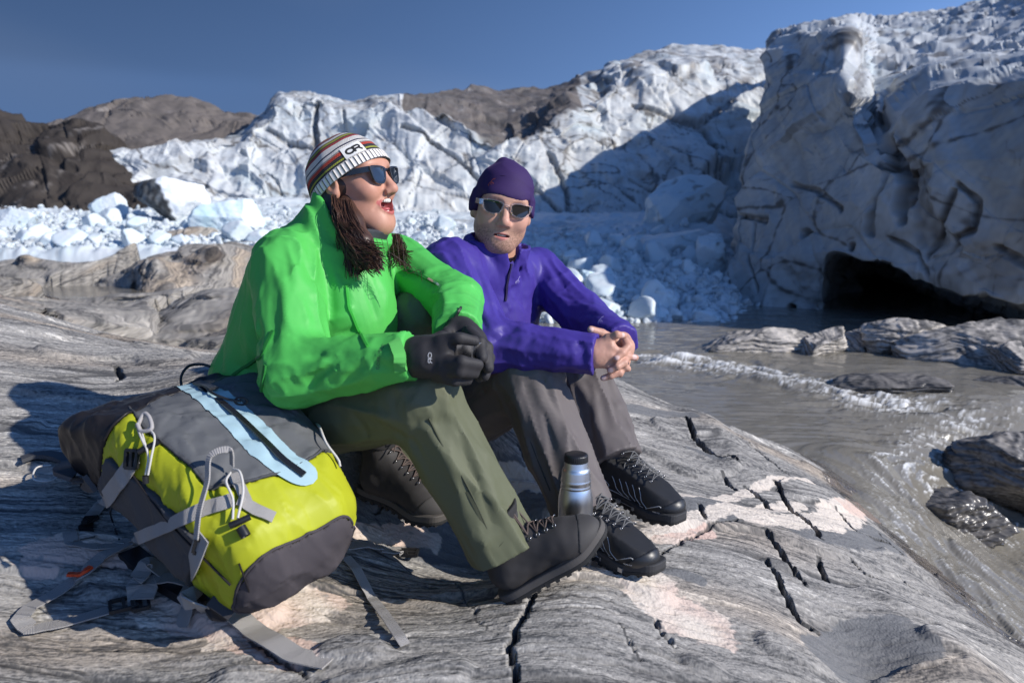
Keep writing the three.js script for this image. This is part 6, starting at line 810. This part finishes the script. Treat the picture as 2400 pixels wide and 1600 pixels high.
  const R = [at(1378, 830, 1.805), at(1396, 828, 1.80)], hands = join(0.006, join(0.016, tube(R[0], R[1], 0.028, 0.027), tube(at(1398, 818, 1.80), at(1426, 794, 1.79), 0.020, 0.0135), tube(at(1398, 824, 1.795), at(1431, 812, 1.785), 0.020, 0.0130), tube(at(1398, 834, 1.795), at(1430, 833, 1.787), 0.020, 0.0125), tube(at(1396, 844, 1.80), at(1423, 852, 1.797), 0.018, 0.0120)),
    join(0.003, ...chain([at(1427, 792, 1.788), at(1446, 784, 1.777), at(1463, 786, 1.79)], [0.0105, 0.0095, 0.0080])), join(0.003, ...chain([at(1431, 812, 1.783), at(1450, 824, 1.788), at(1470, 834, 1.81), at(1490, 838, 1.82)], [0.0105, 0.0098, 0.009, 0.0080])), join(0.003, ...chain([at(1430, 833, 1.787), at(1450, 848, 1.79), at(1472, 864, 1.81)], [0.0100, 0.0095, 0.0082])), join(0.003, ...chain([at(1423, 852, 1.797), at(1438, 868, 1.797), at(1454, 878, 1.81)], [0.0092, 0.0085, 0.0073])),
    join(0.014, tube(at(1458, 800, 1.90), at(1462, 815, 1.855), 0.026, 0.024), tube(at(1466, 812, 1.86), at(1460, 848, 1.85), 0.022, 0.019)), join(0.003, ...chain([at(1464, 797, 1.835), at(1470, 813, 1.80), at(1459, 827, 1.783), at(1445, 839, 1.776)], [0.0105, 0.010, 0.009, 0.0080])), join(0.003, ...chain([at(1468, 833, 1.835), at(1463, 849, 1.79), at(1447, 859, 1.78), at(1430, 868, 1.785)], [0.0105, 0.0098, 0.009, 0.0080])), join(0.003, ...chain([at(1466, 856, 1.835), at(1452, 873, 1.80), at(1432, 880, 1.796), at(1414, 886, 1.80)], [0.0100, 0.0092, 0.0085, 0.0075])), join(0.004, ...chain([at(1446, 800, 1.845), at(1410, 781, 1.822), at(1385, 772, 1.81)], [0.0135, 0.0115, 0.0092])));
  const handG = solid((x, y, z) => hands(x, y, z) + 0.0006 * n3(x * 140, y * 140, z * 140), ...bounds([R[0], at(1495, 840, 1.83), at(1410, 890, 1.79), at(1385, 765, 1.8), at(1460, 790, 1.9)], 0.035), 0.0026, (x, y, z) => { const f = n3(x * 90, y * 90, z * 90), h = n3(x * 30, y * 30, z * 30); let c = [0.50 + 0.03 * f, 0.275 + 0.025 * f - 0.015 * h, 0.20 + 0.02 * f - 0.015 * h]; for (const n of nails) { const d = hypot(x - n.x, y - n.y, z - n.z); c = mix3(c, [0.66, 0.45, 0.40], sstep(0.008, 0.006, d)); } return c; });
  const inside = tint(solid(join(0.04, tube(pel, chest, 0.10, 0.12, { flat: 0.7, axis: fw }), tube(chest, neckB, 0.10, 0.05), tube(neckB, headO.clone().add(V(-0.01, -0.08, -0.03)), 0.05, 0.05), tube(shR, shL, 0.035, 0.035), tube(shR, elR, 0.038, 0.034), tube(elR, wrR, 0.032, 0.024), tube(shL, elL, 0.038, 0.034), tube(elL, wrL, 0.032, 0.024), tube(hipR, knR, 0.06, 0.05), tube(knR, anR, 0.045, 0.03), tube(hipL, knL, 0.06, 0.05), tube(knL, anL, 0.045, 0.03)), ...bounds([pel, headO, shR, shL, elR, elL, wrR, wrL, knR, knL, anR, anL], 0.12), 0.013), () => [0.5, 0.28, 0.2]);
  part('body', mergeGeometries([head, handG, inside]), mat({ vertexColors: true, roughness: 0.47, specularIntensity: 0.55, sheen: 0.2, sheenColor: lin(0.6, 0.3, 0.2) }), he);
  part('teeth', tooth(B, headO, 8, -0.0705, 0.0845, 0.016, 0.0034, 0), mat({ color: lin(0.75, 0.70, 0.62), roughness: 0.3 }), he);
  const clear = mat({ color: lin(0.92, 0.93, 0.96), roughness: 0.05, transmission: 0.95, thickness: 0.003, ior: 1.45, specularIntensity: 1 });
  glasses(B, headO, he, { outline: [[-0.0265, 0.011], [-0.0215, -0.009], [-0.009, -0.018], [0.012, -0.018], [0.027, -0.010], [0.033, 0.006], [0.032, 0.0155], [0.008, 0.0178], [-0.015, 0.0165]], rim: 0.88, off: 0.0345, y: 0.002, z: 0.098, deep: 0.005, wrap: 0.24, hinge: [0.028, 0.008, 0.012], arm: 0.014, bridge: [0.011, 0.008, 0.005, 0.003], frameMat: clear, lensMat: mat({ color: lin(0.012, 0.010, 0.009), roughness: 0.06, ior: 1.5 }) });
  // close-fitting cap that comes down over the ears
  {
    const cap0 = join(0.02, shift(ball(V(0, 0.026, -0.014), 0.0745, 0.091, 0.0965), 0.0065), ball(V(0.006, 0.058, -0.012), 0.069, 0.066, 0.082), tube(V(-0.004, 0.112, -0.02), V(-0.016, 0.122, -0.02), 0.022, 0.013), shift(join(0.01, ball(V(0.078, -0.004, -0.008), 0.010, 0.032, 0.020), ball(V(-0.078, -0.004, -0.008), 0.010, 0.032, 0.020)), 0.004), shift(ball(V(0, 0.034, 0.066), 0.052, 0.024, 0.024), 0.003));
    const edge = (x, y, z) => -(y - 0.031 + 0.020 * sstep(0.02, -0.02, z) * 0 + lerp(0.0, 0.050, sstep(0.055, 0.00, z)) + 0.004 * sin(x * 60)), capF = both((x, y, z) => cap0(x, y, z) - 0.002 * pow(ridged(x * 14 + y * 10, y * 22, z * 14), 3), edge, 0.003);
    const g = solid(capF, V(-0.12, -0.06, -0.14), V(0.12, 0.17, 0.13), 0.0030).applyMatrix4(B.m(headO)), cm = part('cap', g, cloth(0.034, 0.016, 0.078, { roughness: 0.75, sheen: 0.5, sheenColor: lin(0.22, 0.13, 0.3) }), he);
    const lf = (x, y, z) => { const p = V(x, y, z).sub(headO); return cap0(p.dot(B.x), p.dot(B.y), p.dot(B.z)); }, c = touch(lf, 1153, 428); if (c) part('cap_emblem', patch(lf, c, V(1, -0.1, 0), V(0, 1, 0), 0.030, 0.028, 0.0028), mat({ transparent: true, roughness: 0.7, map: bird('rgba(170,75,40,0.95)') }), cm);
    const p = onBody(lf, [[1135, 420], [1180, 412], [1225, 432]], 0.0005); if (p.length > 1) part('cap_seam', cordOf(p, 0.0009, 24, 5), cloth(0.02, 0.01, 0.05), cm);
  }
  boots(he, [{ heel: at(1328, 1242, 1.865), fwd: V(0.66, -0.07, 0.74), up: V(0, 1, 0.02), side: 1, mark: -1 }, { heel: at(1398, 1140, 2.03), fwd: V(0.62, -0.08, 0.78), up: V(0, 1, 0.02), side: -1, mark: -1 }], 'trail');
}
console.log('man done');
// ---------------------------------------------------------------- backpack
{
  const foot = at(704, 1314, 1.43), top = at(388, 938, 1.69), L = top.clone().sub(foot).normalize(), N = V(0.44, 0.72, 0.50).addScaledVector(L, -V(0.44, 0.72, 0.50).dot(L)).normalize(), S = N.clone().cross(L).normalize(); // L to the opening, N out of the front, S out of the near side
  const base = foot.clone(); base.y = 0.01; const pack = thing('backpack', base, 'grey and lime green hiking backpack lying on the rock with loose straps', 'backpack');
  const loc = (x, y, z) => { const a = x - foot.x, b = y - foot.y, c = z - foot.z; return [a * L.x + b * L.y + c * L.z, a * S.x + b * S.y + c * S.z, a * N.x + b * N.y + c * N.z]; };
  const wide = table([[-0.05, 0.10, 0.08], [0.02, 0.132, 0.112], [0.12, 0.156, 0.132], [0.26, 0.168, 0.132], [0.38, 0.182, 0.118], [0.48, 0.200, 0.088], [0.56, 0.215, 0.052], [0.62, 0.215, 0.03]]);
  const body = (x, y, z) => { // a soft rounded box, bulging in the middle and collapsing at its mouth
    const [l, s, n] = loc(x, y, z), [, w, t] = wide(l), sag = 0.035 * sstep(0.40, 0.58, l) , r = lerp(0.070, 0.028, sstep(0.3, 0.55, l)), qs = abs(s) - (w - r), qn = abs(n + sag) - (t - r), ql = abs(l - 0.275) - (0.295 - r * 0.9), o = hypot(max(qs, 0), max(qn, 0), max(ql, 0)) + min(0, max(qs, qn, ql)) - r;
    return o > 0.05 || o < -0.06 ? o * 0.85 : o * 0.85 - 0.008 * n3(x * 7, y * 7, z * 7) + creases(x, y, z, 60, 0.0065, 0.0030) + 0.010 * sstep(0.42, 0.55, l) * n3(x * 16, y * 16, z * 16);
  };
  const R = { // negative inside each panel
    bottom: (l, s, n) => l - 0.002 + 0.10 * n - 0.03 * s,
    collar: (l, s, n) => (0.462 - 0.22 * s - l) + 0.012 * sin(s * 30),
    pocket: (l, s, n) => max(abs(l - 0.252 + 0.25 * n) - 0.150, 0.045 - s, n - 0.062 + 0.10 * (l - 0.2), -0.115 - n),
    front: (l, s, n) => max(0.020 - n, s - 0.128 + 0.16 * max(0, l - 0.36) + 0.012 * sin(l * 12), 0.110 + 2.0 * (s + 0.02) * (s + 0.02) - l),
  };
  const panel = (name, inside, m, out = 0, cell = 0.0046) => part(name, solid((x, y, z) => { const d = body(x, y, z); if (d > 0.06) return d; const q = loc(x, y, z); return max(d - out, inside(...q)); }, ...boxOf(), cell), m, pack);
  function boxOf() { const P = []; for (const a of [-0.04, 0.62]) for (const b of [-0.24, 0.24]) for (const c of [-0.16, 0.15]) P.push(foot.clone().addScaledVector(L, a).addScaledVector(S, b).addScaledVector(N, c)); return bounds(P, 0.01); }
  const lime = cloth(0.36, 0.385, 0.018, { roughness: 0.5 }), grey = cloth(0.105, 0.108, 0.112, { roughness: 0.6 }), slate = cloth(0.058, 0.060, 0.066, { roughness: 0.72 }), soot = cloth(0.018, 0.016, 0.017, { roughness: 0.42 }), base2 = cloth(0.060, 0.052, 0.056, { roughness: 0.85 });
  panel('lime_shell', (l, s, n) => max(-R.bottom(l, s, n), -R.collar(l, s, n), -R.front(l, s, n), -R.pocket(l, s, n)), lime); panel('front_panel', (l, s, n) => max(R.front(l, s, n), -R.collar(l, s, n) - 0.03 * sstep(0, -0.1, s)), grey, 0.0025); panel('side_pocket', (l, s, n) => max(R.pocket(l, s, n), -R.front(l, s, n)), slate, 0.008); panel('bottom_panel', (l, s, n) => R.bottom(l, s, n), base2, 0.002); const col = panel('collar', (l, s, n) => R.collar(l, s, n), soot, 0.003);
  const skinF = (x, y, z) => { const d = body(x, y, z); if (d > 0.03) return d; const [l, s, n] = loc(x, y, z); return d - (R.pocket(l, s, n) < 0 ? 0.008 : 0.0025); };
  const on = (list, lift = 0.003) => list.map(([x, y, up = 0]) => { const b = touch(skinF, x, y, 0.9, 2.1), g = groundHit(x, y, rockHeight); const hitBag = b && skinF(b.x, b.y, b.z) < 0.003 && b.z > g.z; const p = hitBag ? b.clone() : g.clone(), n = hitBag ? grad(skinF, b, 0.006) : V(0, 1, 0); p.addScaledVector(n, lift + up); p.n = n; return p; });
  const weave = texture(32, 64, (i, j) => { const v = 0.5 + 0.5 * sin(j / 64 * PI * 2 * 8) * 0.8 + 0.1 * sin(i * 1.5); return [v, v, v]; });
  const web = mat({ color: lin(0.30, 0.285, 0.27), roughness: 0.72, bumpMap: weave, bumpScale: 0.0008, sheen: 0.2, sheenColor: lin(0.4, 0.4, 0.4) }), plastic = mat({ color: lin(0.014, 0.014, 0.015), roughness: 0.38 }), cord = mat({ color: lin(0.50, 0.48, 0.45), roughness: 0.75 });
  const dense = (list) => { const o = []; for (let i = 0; i < list.length - 1; i++) for (let k = 0; k < 4; k++) o.push([0, 1, 2].map((c) => lerp(list[i][c] ?? 0, list[i + 1][c] ?? 0, k / 4))); o.push(list[list.length - 1]); return o; };
  const strap = (list, w, name = 'strap', m = web, t = 0.0022, lift = 0.004) => { const p = on(dense(list), lift); return part(name, webbing(p, p.map((q) => q.n), w, t, 50, 60), m, pack); };
  strap([[318, 1072], [295, 1108], [252, 1165], [214, 1212]], 0.034, 'compression_strap'); strap([[214, 1212], [200, 1235], [205, 1265]], 0.03, 'compression_strap', soot);
  strap([[278, 1276], [330, 1258], [400, 1228], [480, 1192], [545, 1172]], 0.026, 'compression_strap'); strap([[160, 1245], [168, 1275], [230, 1285], [300, 1280]], 0.028, 'compression_strap');
  strap([[300, 1275], [240, 1315, 0.01], [195, 1360, 0.012], [130, 1405, 0.01], [70, 1440, 0.012], [48, 1465, 0.01], [70, 1488, 0.008], [150, 1468, 0.004], [255, 1440, 0.006]], 0.034, 'shoulder_strap', web, 0.0025);
  strap([[160, 1372, 0.022], [190, 1376, 0.026], [215, 1352, 0.02]], 0.012, 'orange_clip', mat({ color: lin(0.62, 0.055, 0.008), roughness: 0.5 }), 0.006);
  { const a = on([[498, 1120, 0.012], [492, 1100, 0.04], [520, 1092, 0.05], [545, 1108, 0.02]], 0.004), b = on([[468, 1262, 0.01], [475, 1200, 0.016], [490, 1140, 0.02]], 0.004); const p = [...b, ...a.slice(1)]; part('hanging_loop', webbing(p, p.map(() => V(-0.5, 0.3, 0.8)), 0.012, 0.003, 50), web, pack); }
  { const p = on([[487, 1250, 0.012], [474, 1300, 0.02], [455, 1390, 0.03], [440, 1440, 0.015], [425, 1478, 0.004]], 0.004); part('hanging_strap', webbing(p, [V(-0.5, 0.25, 0.83), V(-0.45, 0.4, 0.8)], 0.036, 0.0025, 40, 60), web, pack); }
  strap([[325, 1432, 0.004], [322, 1400, 0.03], [350, 1368, 0.05], [395, 1372, 0.02]], 0.040, 'hip_belt', web, 0.003); strap([[335, 1428, 0.02], [360, 1398, 0.035], [410, 1385, 0.03], [470, 1390, 0.02], [540, 1440, 0.006], [600, 1495, 0.01], [640, 1528, 0.02], [690, 1552, 0.012], [772, 1560, 0.003]], 0.046, 'hip_belt', web, 0.003);
  strap([[815, 1298, 0.016], [860, 1296, 0.02], [905, 1302, 0.014], [940, 1306, 0.010]], 0.040, 'hip_belt', web, 0.003); strap([[812, 1318, 0.01], [835, 1350, 0.016], [870, 1408, 0.006], [905, 1462, 0.014], [950, 1520, 0.004]], 0.022, 'strap', web); strap([[556, 1172], [600, 1196], [640, 1214]], 0.022, 'strap'); strap([[546, 1112], [565, 1150], [580, 1185]], 0.020, 'strap');
  // piping where the panels meet
  const W = (l, s, n) => foot.clone().addScaledVector(L, l).addScaledVector(S, s).addScaledVector(N, n);
  { const ring = [], edge1 = [], edge2 = [], edge3 = [];
    for (let i = 0; i <= 64; i++) { const a = i / 64 * 2 * PI; let r = 0.2; for (; r > 0.02; r -= 0.001) { const s = cos(a) * r, n = sin(a) * r, p = W(0.002 - 0.10 * n + 0.03 * s, s, n); if (body(p.x, p.y, p.z) < 0.0015) { ring.push(p); break; } } }
    const down = (l, s, out) => { for (let n = 0.2; n > -0.12; n -= 0.001) { const p = W(l, s, n); if (body(p.x, p.y, p.z) < 0.0025) { out.push(p); return; } } };
    for (let i = 0; i <= 40; i++) { const s = lerp(-0.14, 0.122, i / 40); down(0.110 + 2.0 * (s + 0.02) ** 2, s, edge1); } for (let i = 0; i <= 40; i++) { const l = lerp(0.145, 0.47, i / 40); down(l, 0.128 - 0.16 * max(0, l - 0.36) - 0.012 * sin(l * 12), edge2); } for (let i = 0; i <= 40; i++) { const s = lerp(-0.05, 0.19, i / 40); down(0.462 - 0.22 * s + 0.012 * sin(s * 30), s, edge3); }
    for (const e of [ring, edge1, edge2, edge3]) if (e.length > 8) part('panel_seam', cordOf(e, 0.0030, 120, 6), e === ring ? base2 : e === edge3 ? soot : slate, pack); }
  // sealed zip on the front
  const blue = cloth(0.33, 0.47, 0.52, { roughness: 0.5, sheen: 0.1 }), zipLine = [[470, 912], [520, 948], [570, 990], [620, 1040], [665, 1082], [712, 1115]], zw = table([[0, 0.040], [0.25, 0.056], [0.5, 0.064], [0.75, 0.064], [1, 0.052]]);
  { const c = curvePoints(on([[425, 905], ...zipLine.slice(1, -1), [738, 1128]], 0.0015), 60), nrm = c.map((p) => grad(body, p, 0.008)); const g = gridGeometry(14, 61, (i, j) => { const p = c[j], n = nrm[j], t = c[min(60, j + 1)].clone().sub(c[max(0, j - 1)]).normalize(), s = t.clone().cross(n).normalize(), e = j / 60, end = sqrt(clamp(1 - pow(max(0, (e - 0.90) / 0.10), 3))) * sqrt(clamp(1 - pow(max(0, (0.05 - e) / 0.05), 3))) , q = p.clone().addScaledVector(s, (i / 13 - 0.5) * zw(e)[1] * 1.15 * max(0.25, end)); const r = settle(skinF, q, n).addScaledVector(n, 0.0022); return { p: [r.x, r.y, r.z] }; }); part('zip_panel', g, Object.assign(blue, { side: THREE.DoubleSide }), pack); }
  const zp = on(zipLine, 0.006); const zip = part('zip', webbing(zp, zp.map((p) => p.n), 0.012, 0.004, 50), mat({ color: lin(0.012, 0.012, 0.013), roughness: 0.22 }), pack);
  { const p = on([[478, 915], [500, 932], [535, 945], [565, 948]], 0.011); part('zip_pull', bag1([cordOf(p, 0.003, 24, 6), new THREE.TorusGeometry(0.008, 0.002, 6, 16).scale(1.6, 1, 1).translate(...p[3].toArray())]), plastic, zip); const q = on([[462, 905], [480, 912], [500, 920]], 0.010); part('zip_garage', webbing(q, q.map((s) => s.n), 0.020, 0.005, 12), plastic, zip); }
  // cord loops with toggles
  const loop = (list, r, m, name) => part(name, cordOf(on(list, 0.004), r, 60, 6), m, pack);
  loop([[330, 1010, 0.01], [345, 992, 0.022], [362, 998, 0.022], [360, 1018, 0.012], [340, 1020, 0.01], [332, 1005, 0.016]], 0.0042, mat({ color: lin(0.33, 0.31, 0.30), roughness: 0.7 }), 'lash_loop'); loop([[338, 1015, 0.006], [345, 1040, 0.010], [355, 1075, 0.008], [352, 1110, 0.006]], 0.0022, cord, 'cord'); loop([[352, 1012, 0.006], [368, 1035, 0.014], [366, 1075, 0.010], [356, 1112, 0.006]], 0.0022, cord, 'cord'); loop([[330, 1012, 0.006], [342, 1035, 0.012], [348, 1052, 0.010]], 0.0022, cord, 'cord');
  loop([[535, 1118, 0.01], [528, 1145, 0.014], [545, 1175, 0.012], [552, 1215, 0.01]], 0.0024, cord, 'cord'); loop([[548, 1112, 0.014], [568, 1125, 0.02], [566, 1165, 0.014], [562, 1216, 0.01]], 0.0024, cord, 'cord');
  loop([[775, 965, 0.004], [745, 995, 0.01], [742, 1020, 0.012], [758, 1055, 0.01], [785, 1085, 0.006], [790, 1098, 0.004]], 0.0026, cord, 'cord'); part('haul_loop', cordOf([W(0.555, -0.05, -0.02), W(0.60, -0.06, 0.01), W(0.63, -0.10, 0.015), W(0.61, -0.14, 0.01), W(0.555, -0.13, -0.02)], 0.0034, 40, 6), plastic, pack); loop([[120, 1110, 0.02], [88, 1125, 0.03], [82, 1145, 0.02], [120, 1140, 0.012], [150, 1112, 0.01]], 0.0026, cord, 'cord');
  const toggle = (list, r, name) => part(name, cordOf(on(list, 0.010), r, 12, 8), plastic, pack); toggle([[336, 1060], [356, 1050], [376, 1042]], 0.0060, 'cord_lock'); toggle([[540, 1232], [562, 1224], [584, 1216]], 0.0062, 'cord_lock'); toggle([[568, 1236], [574, 1250], [578, 1258]], 0.0095, 'cord_end'); toggle([[352, 1112], [353, 1128]], 0.0060, 'cord_end'); toggle([[772, 960], [780, 948], [782, 935]], 0.0075, 'clip');
  const buckle = (px, py, w, h, name, turn, up = 0.008) => { const [p] = on([[px, py]], up), n = p.n, t = L.clone().addScaledVector(n, -L.dot(n)).normalize().applyAxisAngle(n, turn), s = n.clone().cross(t); const M = new THREE.Matrix4().makeBasis(s, n, t).setPosition(p), gs = []; for (const k of [-1, 0, 1]) gs.push(new THREE.BoxGeometry(w, 0.007, 0.006).translate(0, 0, k * h / 2)); for (const k of [-1, 1]) gs.push(new THREE.BoxGeometry(0.006, 0.008, h).translate(k * w / 2, 0, 0)); part(name, bag1(gs).applyMatrix4(M), plastic, pack); };
  buckle(315, 1075, 0.034, 0.026, 'ladder_buckle', 0.6); buckle(955, 1307, 0.050, 0.034, 'belt_buckle', 2.2, 0.014); buckle(930, 1305, 0.048, 0.016, 'belt_buckle', 2.2, 0.012); buckle(470, 1275, 0.026, 0.018, 'ladder_buckle', 0.3); buckle(290, 1428, 0.05, 0.05, 'belt_buckle', 1.2, 0.012); buckle(330, 1430, 0.045, 0.03, 'belt_buckle', 1.2, 0.014); buckle(212, 1225, 0.03, 0.016, 'ladder_buckle', 0.4);
  // padded back and the far shoulder strap showing past the left edge
  strap([[215, 1130, 0.0], [190, 1110, 0.01], [150, 1085, 0.012], [95, 1075, 0.012], [50, 1085, 0.006]], 0.040, 'shoulder_strap', slate, 0.010);
  strap([[300, 1290, -0.01], [360, 1350, 0.0], [440, 1400, 0.004], [520, 1420, 0.0]], 0.05, 'hip_pad', soot, 0.02);
  { const p = on([[390, 1090], [420, 1150], [470, 1210], [500, 1260], [530, 1310]], 0.002); part('pocket_seam', cordOf(on([[310, 1110], [360, 1180], [420, 1250], [500, 1330], [540, 1370]], 0.001), 0.0022, 40), soot, pack); }
  { const p = on([[300, 1110], [270, 1170], [262, 1220], [280, 1270]], 0.001); part('pocket_seam', cordOf(p, 0.0022, 30), soot, pack); const q = on([[560, 1320], [580, 1375], [596, 1430]], 0.0008); part('corner_seam', cordOf(q, 0.0018, 30), soot, pack); }
}
console.log('pack done');
// ---------------------------------------------------------------- flask
{
  const o = at(1347, 1318, 1.735); o.y = rockHeight(o.x, o.z) - 0.002;
  const flask = thing('thermos_flask', o, 'brushed steel vacuum flask with black stopper standing on the rock', 'flask'), steel = mat({ color: lin(0.72, 0.70, 0.68), metalness: 1, roughness: 0.33, anisotropy: 0.5 }), turn = (prof, m, name, n = 72) => { const g = new THREE.LatheGeometry(prof.map(([x, y]) => new THREE.Vector2(x * 1.07, y * 1.05)), n); g.translate(o.x, o.y, o.z); return part(name, g, m, flask); };
  turn([[0, 0], [0.034, 0], [0.0362, 0.002], [0.0362, 0.010], [0.0355, 0.012], [0.0365, 0.014], [0.0378, 0.018], [0.0380, 0.150], [0.0372, 0.163], [0.0345, 0.178], [0.0325, 0.185]], steel, 'body');
  turn([[0.0325, 0.185], [0.0335, 0.187], [0.0335, 0.190], [0.0325, 0.192], [0.0325, 0.196], [0.0332, 0.198], [0.0332, 0.203], [0.0315, 0.206], [0.0310, 0.222], [0.0285, 0.228], [0.0262, 0.232], [0.0258, 0.244], [0.024, 0.247]], steel, 'neck');
  const ribs = []; for (let i = 0; i <= 144; i++) ribs.push(i);
  const cap = new THREE.LatheGeometry([[0, 0.262], [0.020, 0.262], [0.0245, 0.260], [0.0258, 0.257], [0.0262, 0.244], [0.024, 0.2425]].map(([x, y]) => new THREE.Vector2(x * 1.07, y * 1.05)), 144), p = cap.attributes.position; for (let i = 0; i < p.count; i++) { const x = p.getX(i), z = p.getZ(i), y = p.getY(i), r = hypot(x, z); if (r > 0.0255 && y < 0.2714) { const k = 1 - 0.028 * (0.5 + 0.5 * cos(atan2(z, x) * 36)); p.setX(i, x * k); p.setZ(i, z * k); } } cap.computeVertexNormals(); cap.translate(o.x, o.y, o.z); part('stopper', cap, mat({ color: lin(0.015, 0.015, 0.016), roughness: 0.38 }), flask);
}
renderer.render(scene, camera);
